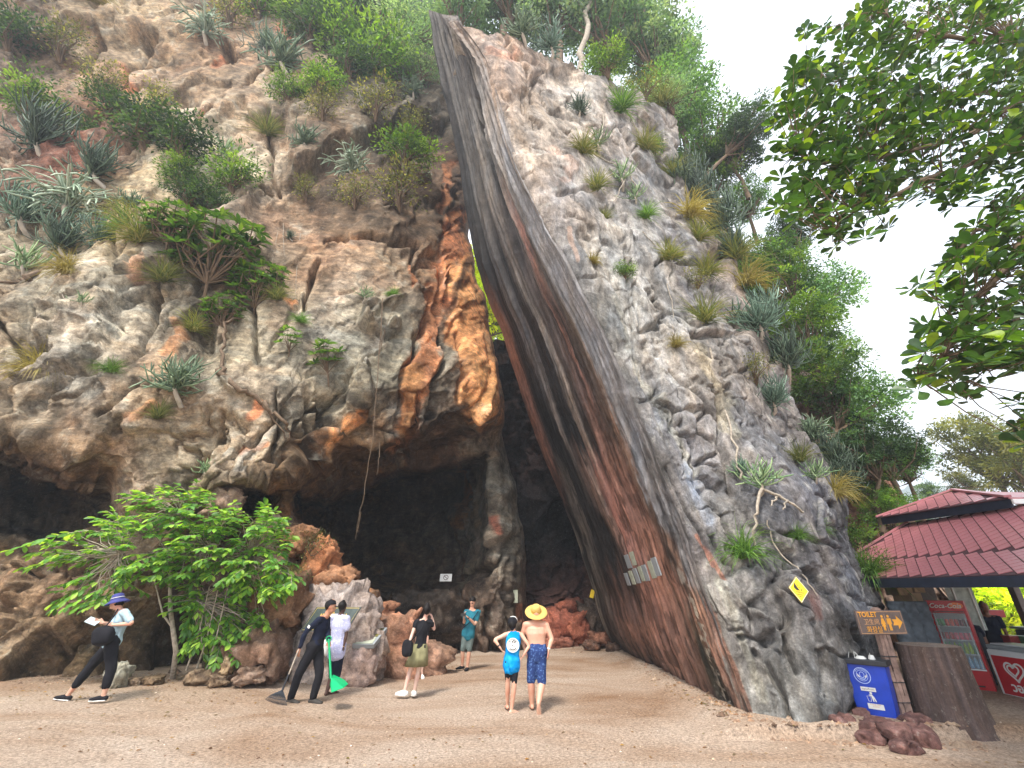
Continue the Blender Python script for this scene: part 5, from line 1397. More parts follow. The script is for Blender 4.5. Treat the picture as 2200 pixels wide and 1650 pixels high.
for c in centers:
    n = g.integers(6, 10)
    ax = unit(g.normal(0, 0.35, 3) + [-0.15, -0.1, 1.0])
    a = unit(np.cross(ax, [0.2, 1, 0.1])); b_ = np.cross(ax, a)
    th = np.arange(n) / n * 2 * math.pi + g.random() * 6 + g.normal(0, 0.15, n)
    D_ = np.cos(th)[:, None] * a + np.sin(th)[:, None] * b_ + ax * g.uniform(-0.25, 0.75, (n, 1))
    Pl.append(np.repeat(c[None], n, 0) + unit(D_) * 0.015); Dl.append(D_)
    Nl.append(ax[None] + g.normal(0, 0.25, (n, 3))); Ll.append(g.uniform(0.13, 0.23, n))
Pl, Dl, Nl, Ll = map(np.concatenate, (Pl, Dl, Nl, Ll))
order = np.argsort(np.linalg.norm(Pl - [0, 0, 2], axis=1) / Ll + 50 * (Pl[:, 0] > 6.6))
leaf_parts(root, trunkp, Pl, Dl, Nl, Ll, [(54, 84, 40), (66, 98, 44), (44, 70, 40), (82, 114, 50), (58, 90, 56), (132, 158, 50), (50, 78, 46), (64, 92, 38), (48, 76, 42), (56, 86, 46)], M['leaf_big'], BV, order)  # the bright yellow green tone paints leaves with light coming through

# ---- leafy bush over the rocks at lower left
g = np.random.default_rng(78)
base = Vector(on_ground(372, 1462, 0.15))
root = empty('leafy_bush', base)
tag(root, 'bright green leafy bush arching over the rocks at lower left', 'bush')
top = np.array(at(365, 1240, 11.0))
st = MB()
st.tube([base - Vector((0, 0, .1)), np.array(at(378, 1400, 10.9)), np.array(at(366, 1310, 10.9)), top, np.array(at(380, 1130, 11.0))], [0.06, 0.05, 0.045, 0.035, 0.015], lin((130, 106, 80)), 8)
st.tube([np.array(at(372, 1350, 10.9)), np.array(at(350, 1320, 10.8)), np.array(at(330, 1240, 10.8))], [0.025, 0.02, 0.01], lin((130, 106, 80)), 6)
for (u, v) in [(400, 1440), (420, 1445), (440, 1450)]:
    st.tube([np.array(at(u, v, 11.1)), np.array(at(u + 25, 1370, 11.0)), np.array(at(u + 50, 1260, 10.9))], [0.022, 0.018, 0.01], lin((120, 100, 78)), 5)
hub = [np.array(at(360, 1180, 10.9)), np.array(at(450, 1180, 10.9)), np.array(at(260, 1190, 10.6)), np.array(at(540, 1190, 11.0)), np.array(at(430, 1290, 11.0)), np.array(at(400, 1110, 11.0))]
regs = [([(55, 1225), (120, 1160), (220, 1110), (290, 1060), (350, 1050), (400, 1032), (440, 1050), (520, 1080), (580, 1095), (640, 1150), (645, 1240), (600, 1280), (500, 1270), (470, 1230), (400, 1235), (330, 1240), (240, 1230), (150, 1200)], 300, (10.0, 11.1)),
        ([(150, 1230), (280, 1220), (300, 1260), (230, 1290), (140, 1310), (120, 1280)], 22, (10.3, 10.8)),
        ([(400, 1230), (600, 1260), (560, 1340), (500, 1400), (440, 1450), (400, 1420), (395, 1320)], 110, (10.9, 11.5)),
        ([(350, 1230), (420, 1240), (430, 1330), (390, 1300)], 10, (10.6, 11.0))]
Pl, Dl, Nl, Ll = [], [], [], []
def twig(p0, d0, L_, n, ll):
    d = unit(d0); p = np.array(p0, float)
    pp = [p.copy()]
    for k in range(n):
        d = unit(d + np.array([0, 0, -0.05]) + g.normal(0, 0.05, 3))
        p = p + d * L_ / n; pp.append(p.copy())
        sd = unit(np.cross(d, [0, 0, 1]))
        for s in (-1, 1):
            Pl.append(p); Dl.append(d * 0.55 + sd * s * 0.75 + np.array([0, -0.08, -0.38]) + g.normal(0, 0.16, 3)); Nl.append(np.array([0, -0.25, 1]) + g.normal(0, 0.3, 3)); Ll.append(ll * g.uniform(0.75, 1.15))
    Pl.append(p); Dl.append(d + np.array([0, 0, -0.3])); Nl.append(np.array([0, -0.2, 1.0])); Ll.append(ll)
    st.tube(pp, np.linspace(0.008, 0.003, len(pp)), lin((108, 124, 66)), 4)
for poly, n, (y0, y1) in regs:
    for (u, v) in sample_poly(poly, n, g):
        e = np.array(at(u, v, g.uniform(y0, y1)))
        h = min(hub, key=lambda q: np.linalg.norm(q - e))
        d0 = unit(e - h) * [1, 1, 0.7] + g.normal(0, 0.25, 3) + [-0.1, -0.35, 0.12]
        twig(e - unit(d0) * 0.28, d0, g.uniform(0.32, 0.55), g.integers(4, 7), 0.185)
        st.tube([h + g.normal(0, .03, 3), (h + e) / 2 + g.normal(0, .05, 3), e - unit(d0) * 0.28], [0.012, 0.009, 0.006], lin((110, 96, 66)), 4)
twig(at(190, 1140, 10.2), np.array(at(20, 1150, 10.0)) - np.array(at(190, 1140, 10.2)), 1.5, 8, 0.26)
stm = st.obj('trunk', M['bark_pale'], root); stm.location = -base
Pl, Dl, Nl, Ll = map(np.array, (Pl, Dl, Nl, Ll))
order = np.argsort(np.linalg.norm(Pl - [0, 0, 2], axis=1) / Ll)
leaf_parts(root, base, Pl, Dl, Nl, Ll, [(104, 150, 58), (84, 130, 52), (128, 170, 66), (70, 112, 48), (92, 138, 66), (150, 186, 80)], M['leaf'], LV * [1, 1.1, 1.4], order)

# small dark leaved seedling in the cave mouth, bare twigs
for (u, v, px, Y, lb) in [(668, 1160, 110, 12.6, 'thin pale leaved seedling in front of the dark cave mouth'), (505, 1420, 90, 11.3, 'dark leaved seedling at the foot of the mound'), (640, 1230, 90, 12.2, 'small shrub at the right end of the leafy bush')]:
    P = at(u, v, Y); put('Sd' if u > 600 else 'Sa', P - Vector((0, 0, .3 * px * mpp(P))), px * mpp(P), lb)

# ------------------------------------------------------------------ roots, vines and cables on the rock
def line_obj(name, label, cat_, group, segs, mat, col, sides=5):
    mb = MB()
    for pts_, r0, r1 in segs:
        q = np.array([np.array(p) for p in pts_]); n = max(8, len(q) * 4)
        c3 = cat(q, np.linspace(0, len(q) - 1, n)); c3[1:-1] += nrg.normal(0, (r0 + r1) * 0.5, (n - 2, 3))
        mb.tube(c3, np.linspace(r0, r1, n), lin(col), sides)
    o = mb.obj(name, mat)
    tag(o, label, cat_, group)
    return o
def on(surf, u, v, fwd=0.06):
    P = surf_pt(surf, u, v)
    d = (Vector((0, 0, CAMH)) - P).normalized()
    return P + d * fwd
RG = 'roots and vines on the cliffs'
line_obj('hanging_root', 'long pale root hanging in front of the dark cave', 'root', RG, [([at(822, 640, 12.4), at(815, 760, 12.3), at(806, 880, 12.2), at(798, 960, 12.2), at(782, 1060, 12.2), at(768, 1130, 12.2), at(764, 1160, 12.2)], 0.015, 0.005),
   ([at(776, 1100, 12.2), at(768, 1140, 12.2), at(772, 1140, 12.2)], 0.008, 0.004), ([at(815, 760, 12.3), at(830, 700, 12.4), at(850, 650, 12.5)], 0.01, 0.005)], M['bark'], (176, 150, 128))
line_obj('hanging_root', 'short pale root hanging right of the long one', 'root', RG, [([at(816, 950, 12.4), at(814, 985, 12.4), at(809, 1020, 12.4)], 0.014, 0.005)], M['bark'], (176, 150, 128))
line_obj('root', 'thick brown root running down right from the rosette shrub trunk', 'root', RG, [([on('left', 465, 790), on('left', 500, 820), on('left', 545, 850), on('left', 590, 885), on('left', 630, 910), on('left', 648, 940)], 0.09, 0.03), ([on('left', 560, 860), on('left', 600, 900), on('left', 620, 935)], 0.04, 0.015),
   ([on('left', 470, 800, .1), on('left', 476, 740, .3), on('left', 480, 690, .5), on('left', 515, 650, .6)], 0.06, 0.03)], M['bark'], (120, 96, 74))
line_obj('root', 'twisted brown root at the left edge above the rounded face', 'root', RG, [([on('left', 60, 600, .15), on('left', 90, 560, .25), on('left', 105, 500, .3), on('left', 115, 450, .35)], 0.09, 0.05), ([on('left', 60, 600, .15), on('left', 30, 590, .15), on('left', -10, 620, .15)], 0.08, 0.04)], M['bark'], (128, 96, 72))
line_obj('hanging_root', 'thin brown rootlets on the brown wall under the tiny spiny ball', 'root', RG, [([on('left', 600, 450), on('left', 605, 500), on('left', 615, 560)], 0.012, 0.005), ([on('left', 640, 470), on('left', 630, 560), on('left', 625, 620)], 0.012, 0.005), ([on('left', 590, 470), on('left', 575, 540)], 0.01, 0.004)], M['bark_pale'], (150, 120, 100))
line_obj('hanging_root', 'thin stem on pale rock above the golden dry grass', 'root', RG, [([on('left', 135, 680), on('left', 110, 730), on('left', 78, 780)], 0.008, 0.005), ([on('left', 168, 660), on('left', 175, 690), on('left', 205, 710), on('left', 240, 680)], 0.012, 0.006)], M['bark_pale'], (168, 150, 124))
line_obj('dead_plant', 'long pale bare stem leaning down the lower grey cliff', 'stem', RG, [([on('right', 1535, 740, .15), on('right', 1562, 840, .15), on('right', 1578, 940, .2), on('right', 1590, 1030, .2)], 0.03, 0.022)], M['bark_pale'], (186, 178, 160))
line_obj('succulent_branch', 'white crooked stems on the pale upper rock of the grey cliff', 'stem', RG, [([on('right', 1292, 255, .1), on('right', 1288, 300, .1), on('right', 1275, 338, .1), on('right', 1310, 358, .1), on('right', 1335, 372, .15), on('right', 1332, 400, .15), on('right', 1322, 430, .1)], 0.03, 0.02),
   ([on('right', 1335, 372, .15), on('right', 1356, 410, .15), on('right', 1362, 440, .1)], 0.024, 0.016)], M['bark_pale'], (206, 204, 192))
line_obj('succulent_branch', 'pale drooping arms under the light green candelabra', 'stem', RG, [([on('right', 1625, 1060, .2), on('right', 1615, 1110, .25), on('right', 1622, 1170, .2)], 0.035, 0.02), ([on('right', 1625, 1060, .2), on('right', 1665, 1085, .25), on('right', 1690, 1110, .2)], 0.035, 0.02),
   ([on('right', 1650, 1075, .3), on('right', 1640, 1095, .3)], 0.02, 0.012), ([on('right', 1665, 1085, .3), on('right', 1655, 1105, .3)], 0.02, 0.012)], M['bark_pale'], (190, 204, 160))
line_obj('rope', 'thin pale cord running down to the yellow warning sign', 'cord', RG, [([on('right', 1638, 1125), on('right', 1665, 1180), on('right', 1700, 1240), on('right', 1730, 1290)], 0.012, 0.012)], M['bark_pale'], (170, 164, 156))
for i_, (u0, v0, u1, v1) in enumerate([(1500, 470, 1520, 560), (1380, 500, 1440, 580), (1440, 600, 1450, 700), (1080, 690, 1060, 640)][:3]):
    line_obj('hanging_root', ['dry stems under the golden grass of the upper ridge', 'dry stem trailing over the grey cliff middle', 'dry stem below the grass ball at the overhang'][i_], 'root', RG, [([on('right', u0, v0), on('right', (u0 + u1) / 2 + 8, (v0 + v1) / 2), on('right', u1, v1)], 0.016, 0.006)], M['bark_pale'], (170, 150, 124))
o = line_obj('dead_tree', 'tall bare pinkish trunk standing on the summit', 'tree trunk', 'trees on and behind the cliffs', [([at(1248, 175, 15.5), at(1252, 110, 15.6), at(1262, 30, 15.8), at(1266, -60, 16)], 0.20, 0.12), ([at(1263, 20, 15.8), at(1240, 8, 15.8), at(1215, -20, 15.9)], 0.11, 0.06),
   ([at(1248, 165, 15.5), at(1215, 150, 15.3)], 0.08, 0.03), ([at(1250, 165, 15.5), at(1290, 185, 15.3), at(1330, 215, 15.2)], 0.09, 0.04)], M['bark_pale'], (176, 134, 112), 8)

# ------------------------------------------------------------------ boulders
def boulder(P, size, label=None, cols=((150, 112, 84), (120, 92, 74)), seed=0, group='loose boulders', name='boulder', rz=0, mat=None, amp=0.5, sub=30, knob=0.0):
    n = sub
    a = np.linspace(0, math.pi, n); b_ = np.linspace(0, 2 * math.pi, 2 * n, endpoint=False)
    A, B = np.meshgrid(a, b_, indexing='ij')
    p = np.stack([np.sin(A) * np.cos(B), np.sin(A) * np.sin(B), np.cos(A)], -1)
    p = np.sign(p) * np.abs(p) ** 0.62
    off, e = facet(p * 1.15 + seed * 3.7, seed, 1.5, 0.7, 0.03)
    p = p * (1 + amp * off[..., None] * 0.6 + amp * 0.35 * (fbm(p * 2.2 + seed, 4, seed)[..., None] - 0.5))
    if sub >= 24:
        o2, e2_ = facet(p * 2.6 + seed, seed + 5, 1.0, 0.6, 0.06)
        p = p * (1 + 0.17 * o2[..., None] - 0.06 * np.exp(-(e2_ / 0.05) ** 2)[..., None] + 0.08 * (fbm(p * 7 + seed, 4, seed + 6)[..., None] - 0.5))
    if knob:
        w1_, w2_, _ = worley(p * np.array([4.2, 4.2, 5.0]) + 3, seed)
        p = p * (1 + knob * (0.6 - w1_[..., None]))
    ca, cb = np.array(lin(cols[0])), np.array(lin(cols[1]))
    t = sstep(0.4, 0.6, fbm(p * 1.3 + 7 * seed, 3, seed + 4))[..., None]
    c = (ca * t + cb * (1 - t)) * KALB
    p = p * np.array(size) / 2
    cz, sz = math.cos(rz), math.sin(rz)
    p = np.stack([p[..., 0] * cz - p[..., 1] * sz, p[..., 0] * sz + p[..., 1] * cz, p[..., 2]], -1)
    f = []
    i = np.arange(n * 2 * n).reshape(n, 2 * n)
    f = np.stack([i[:-1], i[1:], np.roll(i[1:], -1, 1), np.roll(i[:-1], -1, 1)], -1).reshape(-1, 4)
    o = obj_np(name, p, f, mat or M['boulder'], col=c)
    o.location = P
    if label: tag(o, label, 'rock', group)
    return o
BL = [ # u, v centre, width px, height px, Y, cols, label
 (845, 1385, 120, 120, 13.4, ((186, 136, 110), (150, 116, 96)), 'pinkish boulder behind the woman in the green skirt'), (905, 1425, 110, 70, 13.6, ((166, 132, 112), (140, 112, 94)), 'low pink boulder spreading toward the man in teal'),
 (720, 1250, 90, 55, 12.9, ((172, 128, 96), (150, 108, 80)), 'squared tan rock above the inscribed boulder'), (775, 1300, 70, 60, 12.9, ((140, 104, 78), (116, 88, 66)), 'brown rock right above the inscribed boulder'), (800, 1330, 90, 60, 13.2, ((168, 120, 92), (146, 104, 80)), 'tan rock right of the inscribed boulder'),
 (600, 1290, 110, 110, 12.0, ((140, 108, 84), (112, 84, 64)), 'brown rock left of the inscribed boulder'), (560, 1400, 130, 110, 11.6, ((140, 114, 98), (112, 88, 72)), 'sloping grey brown rock left of the man with the rake'), (690, 1210, 70, 90, 13.0, ((186, 128, 90), (160, 108, 76)), 'orange edged rock at the left of the cave mouth'), (585, 1145, 70, 60, 12.8, ((176, 156, 134), (150, 128, 104)), 'pale rock knob under the orange column'),
 (640, 1165, 70, 55, 12.7, ((178, 130, 96), (150, 112, 84)), 'rock step right of the pale knob'),
 (930, 1320, 130, 90, 17.6, ((84, 74, 66), (60, 54, 50)), 'dark brown boulder behind the man in teal'), (880, 1370, 90, 60, 17.9, ((70, 58, 50), (52, 44, 38)), 'dark hollow rock left of the man in teal'),
 (480, 1080, 60, 60, 11.6, ((170, 146, 128), (150, 124, 104)), 'pale rock knob poking out above the leafy bush'),
 (1190, 1350, 70, 60, 20.3, ((172, 104, 84), (140, 82, 66)), 'square red boulder right of the man in the straw hat'), (1175, 1325, 50, 36, 20.8, ((150, 88, 70), (120, 72, 60)), 'red boulder stacked on the square red one'), (1240, 1350, 54, 50, 20.2, ((178, 110, 86), (150, 90, 72)), 'red boulder right of the square red one'),
 (1225, 1315, 70, 44, 21.2, ((160, 96, 76), (124, 76, 62)), 'rusty boulder higher in the passage'), (1280, 1330, 60, 70, 20.4, ((112, 96, 84), (84, 72, 64)), 'grey boulder against the foot of the leaning face'), (1200, 1385, 70, 26, 19.6, ((160, 104, 86), (128, 82, 68)), 'flat red rock at the front of the passage floor'),
 (1290, 1372, 52, 26, 18.9, ((170, 120, 96), (128, 88, 72)), 'flat rock at the lower left foot of the leaning face'), (1318, 1395, 34, 24, 17.8, ((100, 78, 66), (78, 62, 54)), 'dark stone right at the foot of the leaning face'), (1270, 1388, 34, 18, 18.4, ((130, 96, 80), (100, 76, 64)), 'small brown stone beside the flat rock'), (1150, 1375, 50, 36, 20.0, ((150, 92, 72), (116, 74, 60)), 'red stone behind the straw hat man'),
 (252, 1452, 40, 44, 10.6, ((176, 174, 160), (140, 136, 122)), 'pale grey stone behind the walking woman'), (492, 1430, 26, 34, 11.0, ((170, 150, 120), (140, 118, 92)), 'upright tan stone under the leafy bush'), (430, 1455, 50, 28, 11.0, ((130, 112, 92), (104, 88, 72)), 'grey stone at the bush roots'),
 (470, 1462, 36, 20, 10.9, ((140, 120, 98), (110, 92, 74)), 'small grey stone right of the bush roots'), (330, 1462, 40, 18, 10.9, ((124, 104, 82), (96, 80, 62)), 'low stone left of the bush roots'), (290, 1466, 26, 14, 10.8, ((150, 132, 112), (116, 98, 80)), 'small stone near the pale grey one'), (540, 1450, 60, 30, 11.0, ((150, 128, 112), (120, 100, 86)), 'low stone left of the rake man'),
]
for i_, (u, v, w, h, Y, cc, lb) in enumerate(BL):
    P = at(u, v, Y); k = mpp(P)
    hz = h * k * 1.05
    boulder(P, (w * k, (w + h) * 0.5 * k, hz), lb, cc, seed=300 + i_ * 7, rz=rng.uniform(-.5, .5))
# red stones round the bin
RS = [(1850, 1540, 36, 34, 9.0), (1828, 1566, 54, 38, 8.55), (1870, 1552, 44, 34, 8.65), (1908, 1578, 80, 44, 8.3), (1950, 1590, 60, 44, 8.15), (1985, 1566, 56, 40, 8.3), (1995, 1592, 70, 40, 8.0), (1960, 1612, 60, 26, 7.85), (1880, 1592, 50, 26, 8.2), (2015, 1560, 46, 30, 8.35), (1985, 1528, 30, 44, 8.6)]
RSL = ['dark red stone left behind the blue bin', 'leftmost dark red stone by the blue bin', 'grey topped red stone at the left corner of the bin', 'largest red stone in front of the blue bin', 'red stone right of the largest one', 'red stone at the foot of the sign post', 'right front red stone of the ring', 'flat red stone nearest the camera',
       'small low stone below the largest red one', 'red stone leaning on the tree stump', 'orange and grey stone between post and stump']
for i_, ((u, v, w, h, Y), lb) in enumerate(zip(RS, RSL)):
    P = on_ground(u, v + h * 0.42, 0.0); k = mpp(P); P = P + Vector((0, 0.25 * w * k, h * k * 0.36))
    boulder(P, (w * k * 1.05, 0.8 * w * k, h * k * 1.15), lb, ((124, 92, 86), (98, 70, 66)) if i_ != 10 else ((190, 120, 84), (150, 146, 130)), seed=500 + i_ * 5, group='stones ringing the bin and sign post', name='stone', rz=rng.uniform(-1, 1), sub=14)
for i_, (u, v) in enumerate([(2105, 1500), (2130, 1508), (2160, 1513), (2190, 1520), (2085, 1494)]):
    P = on_ground(u, v, 0.04); k = mpp(P)
    boulder(P, (30 * k, 26 * k, 15 * k), 'grey kerb stone along the kiosk floor, %s' % ['under the drinks fridge', 'between fridge and freezer', 'under the left half of the freezer', 'at the right edge of the photo', 'nearest the tree stump'][i_], ((140, 132, 124), (100, 94, 90)), seed=560 + i_, group='kerb stones of the kiosk floor', name='kerb_stone', sub=12)

# ------------------------------------------------------------------ text
def text_mesh(body, size, mat, thick=0.002, align='CENTER', shear=0.0, bold=0.0, sx=1.0):
    cu = bpy.data.curves.new('t', 'FONT')
    cu.body = body; cu.size = size; cu.extrude = thick; cu.align_x = align; cu.align_y = 'CENTER'; cu.shear = shear; cu.offset = bold
    cu.resolution_u = 3
    to = bpy.data.objects.new('t', cu); COL.objects.link(to)
    bpy.context.view_layer.update()
    me = bpy.data.meshes.new_from_object(to.evaluated_get(bpy.context.evaluated_depsgraph_get()))
    bpy.data.objects.remove(to); bpy.data.curves.remove(cu)
    if sx != 1:
        for v in me.vertices: v.co.x *= sx
    me.materials.clear(); me.materials.append(mat)
    return me
def part(name, me, parent, M4):
    o = bpy.data.objects.new(name, me); link(o, parent); o.matrix_local = M4
    return o
def frame(o, x, z):
    """matrix: local x right, local y up, local z = normal"""
    x = Vector(x).normalized(); up = Vector(z).normalized(); n = x.cross(up).normalized(); up = n.cross(x)
    m_ = Matrix((x, up, n)).transposed().to_4x4(); m_.translation = Vector(o)
    return m_
def poly_mesh(name, pts2, t, mat, z0=0.0, bevel=0):
    """extruded 2D outline in local xy"""
    bm = bmesh.new()
    a = [bm.verts.new((x, y, z0 + t)) for x, y in pts2]
    f = bm.faces.new(a)
    r = bmesh.ops.extrude_face_region(bm, geom=[f])
    for v in r['geom']:
        if isinstance(v, bmesh.types.BMVert): v.co.z -= t
    bmesh.ops.recalc_face_normals(bm, faces=bm.faces)
    bmesh.ops.triangulate(bm, faces=[f_ for f_ in bm.faces if len(f_.verts) > 4])
    me = bpy.data.meshes.new(name); bm.to_mesh(me); bm.free(); me.materials.append(mat)
    return me
def box_mesh(name, sx, sy, sz, mat, bev=0.0, c=(0, 0, 0), taper=1.0):
    bm = bmesh.new()
    bmesh.ops.create_cube(bm, size=1)
    for v in bm.verts:
        k = taper if v.co.z < 0 else 1
        v.co = Vector((v.co.x * sx * k, v.co.y * sy * k, v.co.z * sz)) + Vector(c)
    if bev: bmesh.ops.bevel(bm, geom=list(bm.edges), offset=bev, segments=2, profile=0.6, affect='EDGES')
    me = bpy.data.meshes.new(name); bm.to_mesh(me); bm.free(); me.materials.append(mat)
    return me
def circ(r, n=24, cx=0, cy=0, ry=None, a0=0, a1=2 * math.pi):
    ry = ry or r
    full = abs(a1 - a0 - 2 * math.pi) < 1e-6
    m_ = n if full else n - 1
    return [(cx + r * math.cos(a0 + (a1 - a0) * i / m_), cy + ry * math.sin(a0 + (a1 - a0) * i / m_)) for i in range(n)]
def ring_mesh(name, r, w, t, mat, n=36, ry=None, z0=0.0):
    ry = ry or r
    mb = MB()
    a = np.arange(n) / n * 2 * math.pi
    o_ = np.stack([r * np.cos(a), ry * np.sin(a), 0 * a + t + z0], -1); i_ = np.stack([(r - w) * np.cos(a), (ry - w) * np.sin(a), 0 * a + t + z0], -1)
    b_ = o_ * [1, 1, 0] + [0, 0, z0]; c_ = i_ * [1, 1, 0] + [0, 0, z0]
    v = np.concatenate([o_, i_, b_, c_]); k = np.arange(n); k2 = (k + 1) % n
    f = np.concatenate([np.stack([k, k2, n + k2, n + k], -1), np.stack([2 * n + k, 2 * n + k2, k2, k], -1), np.stack([n + k, n + k2, 3 * n + k2, 3 * n + k], -1)])
    mb.add(v, f, (1, 1, 1)); me = mb.mesh(name, mat, False)
    return me
def stroke_mesh(name, pts2, w, t, mat, closed=False, z0=0.0):
    p = np.array(pts2, float)
    if closed: p = np.concatenate([p, p[:1]])
    T = np.gradient(p, axis=0)
    if closed: T[0] = T[-1] = p[1] - p[-2]
    T /= np.linalg.norm(T, axis=1, keepdims=True) + 1e-9
    Nn = np.stack([-T[:, 1], T[:, 0]], -1)
    w = np.broadcast_to(np.asarray(w, float), (len(p),))[:, None] / 2
    a, b_ = p + Nn * w, p - Nn * w; n = len(p)
    v = np.concatenate([np.c_[a, np.full(n, z0 + t)], np.c_[b_, np.full(n, z0 + t)], np.c_[a, np.full(n, z0)], np.c_[b_, np.full(n, z0)]])
    k = np.arange(n - 1)
    f = np.concatenate([np.stack([k, k + 1, n + k + 1, n + k], -1), np.stack([2 * n + k, 2 * n + k + 1, k + 1, k], -1), np.stack([n + k, n + k + 1, 3 * n + k + 1, 3 * n + k], -1)])
    return mesh_np(name, v, f, mat, None, False)

M['white'] = flat('white_paint', (0.75, 0.75, 0.73), 0.5, var=0.05)
M['orange_p'] = flat('orange_paint', (0.80, 0.36, 0.03), 0.5, var=0.06)
M['orange_d'] = flat('worn_orange_lettering', (0.62, 0.34, 0.16), 0.6, var=0.15, scale=40)
M['sign_b'] = flat('brown_sign_board', (0.13, 0.095, 0.085), 0.6, var=0.15, scale=20)
M['yellow'] = flat('yellow_sign', (0.80, 0.58, 0.02), 0.5, var=0.05)
M['black'] = flat('black_paint', (0.02, 0.02, 0.02), 0.5, var=0.2)
M['blue_bin'] = flat('blue_plastic', (0.012, 0.055, 0.48), 0.4, var=0.15, scale=5, bump=0.1, bscale=20)
M['bin_pale'] = flat('pale_blue_print', (0.42, 0.55, 0.85), 0.5, var=0.06)
M['black_pl'] = flat('black_plastic', (0.02, 0.022, 0.028), 0.45, var=0.3)
M['wood_old'] = flat('weathered_wood', (0.30, 0.20, 0.165), 0.85, var=0.5, scale=9, bump=0.5, bscale=40)
M['stump'] = rock_mat('carved_stump', streak=((0, 0, 0), (5.0, 5.0, 0.35)), bump=0.5, contrast=0.3)
M['red_p'] = flat('red_enamel', (0.50, 0.012, 0.02), 0.35, var=0.08)
M['navy'] = flat('dark_fascia', (0.018, 0.024, 0.045), 0.5, var=0.3, scale=5)
M['tile'] = flat('red_roof_tile', (0.42, 0.16, 0.18), 0.30, var=0.15, scale=1.5)
M['tile_edge'] = flat('dark_underlay', (0.06, 0.02, 0.025), 0.8, var=0.2)
M['grey_m'] = flat('grey_metal', (0.28, 0.31, 0.33), 0.4, var=0.1)
M['gold'] = flat('gold_paint', (0.72, 0.50, 0.10), 0.4, var=0.08)
M['plaque'] = flat('dark_green_slate', (0.055, 0.075, 0.072), 0.35, var=0.35, scale=12)

# ------------------------------------------------------------------ toilet sign
def vx(u, v, Y):
    return at(u, v, Y)
pb = Vector(on_ground(1956, 1566)) ; YB = pb.y
ptop = at(1902, 1372, YB)
ptop = Vector((pb.x - 0.02, YB, 1.32))
sg = empty('toilet_sign', (pb.x, YB, 0.0))
tag(sg, 'brown toilet direction sign with orange pictograms on a wooden post', 'sign')
bmb = MB()
def plank(x, w, th):
    n = 14; zz = np.linspace(-0.1, 1.30, n)
    q = np.stack([x + 0.006 * np.sin(zz * 9 + x * 50), 0.004 * np.cos(zz * 7), zz], -1)
    for i in range(n - 1):
        bmb.box((q[i] + q[i + 1]) / 2, (w * (1 + 0.05 * math.sin(i * 2.1)), th, 1.40 / (n - 1) + 0.002), (1, 1, 1))
post = empty('post', (0, 0, 0)); post.parent = sg
for k_ in range(3):
    bmb = MB(); plank((-0.062, 0.0, 0.062)[k_], 0.056, 0.10 + 0.02 * (k_ == 1)); bmb.obj('plank', M['wood_old'], post, False)
for z_ in (0.35, 0.62, 0.98):
    tb_ = MB(); tb_.box((0, 0, z_), (0.20, 0.132, 0.012), (1, 1, 1)); tb_.obj('wire_band', M['black_pl'], post, False)
fr = frame((-0.02, -0.085, 1.48), (1, 0.12, 0), (0, 0, 1))
part('board', box_mesh('board', 0.86, 0.36, 0.03, M['sign_b'], 0.006), sg, fr)
bd = [o for o in sg.children if o.name.startswith('board')][0]
part('border', stroke_mesh('border', [(-0.41, -0.16), (0.41, -0.16), (0.41, 0.16), (-0.41, 0.16)], 0.008, 0.002, M['orange_d'], True, 0.015), bd, Matrix())
knob = poly_mesh('knob', circ(0.09, 20, -0.02, 0.18, 0.05, 0, math.pi), 0.028, M['wood_old'], -0.014); part('top_cap', knob, sg, fr)
part('lettering', text_mesh('TOILET', 0.105, M['orange_p'], 0.002, bold=0.002), bd, Matrix.Translation((-0.22, 0.115, 0.018)))
part('lettering', text_mesh('卫生间', 0.095, M['orange_d'], 0.002), bd, Matrix.Translation((-0.18, 0.005, 0.018)))
part('lettering', text_mesh('화장실', 0.105, M['orange_p'], 0.002), bd, Matrix.Translation((-0.16, -0.11, 0.018)))
part('arrow', poly_mesh('arrow', [(0.21, 0.045), (0.30, 0.045), (0.30, 0.10), (0.395, 0), (0.30, -0.10), (0.30, -0.045), (0.21, -0.045), (0.235, 0)], 0.003, M['orange_p'], 0.015), bd, Matrix())
W_ = [(-0.02, 0.06), (0.02, 0.06), (0.045, -0.03), (0.022, -0.02), (0.04, -0.06), (0.02, -0.06), (0.018, -0.12), (0.004, -0.12), (0, -0.06), (-0.004, -0.12), (-0.018, -0.12), (-0.02, -0.06), (-0.04, -0.06), (-0.022, -0.02), (-0.045, -0.03)]
Mn = [(-0.038, 0.06), (0.038, 0.06), (0.042, -0.03), (0.028, -0.03), (0.022, 0.03), (0.022, -0.12), (0.004, -0.12), (0.0, -0.03), (-0.004, -0.12), (-0.022, -0.12), (-0.022, 0.03), (-0.028, -0.03), (-0.042, -0.03)]
part('woman_pictogram', poly_mesh('w', [(x + 0.035, y) for x, y in W_], 0.003, M['orange_p'], 0.015), bd, Matrix())
part('woman_pictogram', poly_mesh('wh', circ(0.021, 16, 0.035, 0.09), 0.003, M['orange_p'], 0.015), bd, Matrix())
part('man_pictogram', poly_mesh('m', [(x + 0.15, y) for x, y in Mn], 0.003, M['orange_p'], 0.015), bd, Matrix())
part('man_pictogram', poly_mesh('mh', circ(0.021, 16, 0.15, 0.09), 0.003, M['orange_p'], 0.015), bd, Matrix())
part('divider', box_mesh('dv', 0.005, 0.26, 0.003, M['orange_d'], 0, (0.09, -0.01, 0.0165)), bd, Matrix())

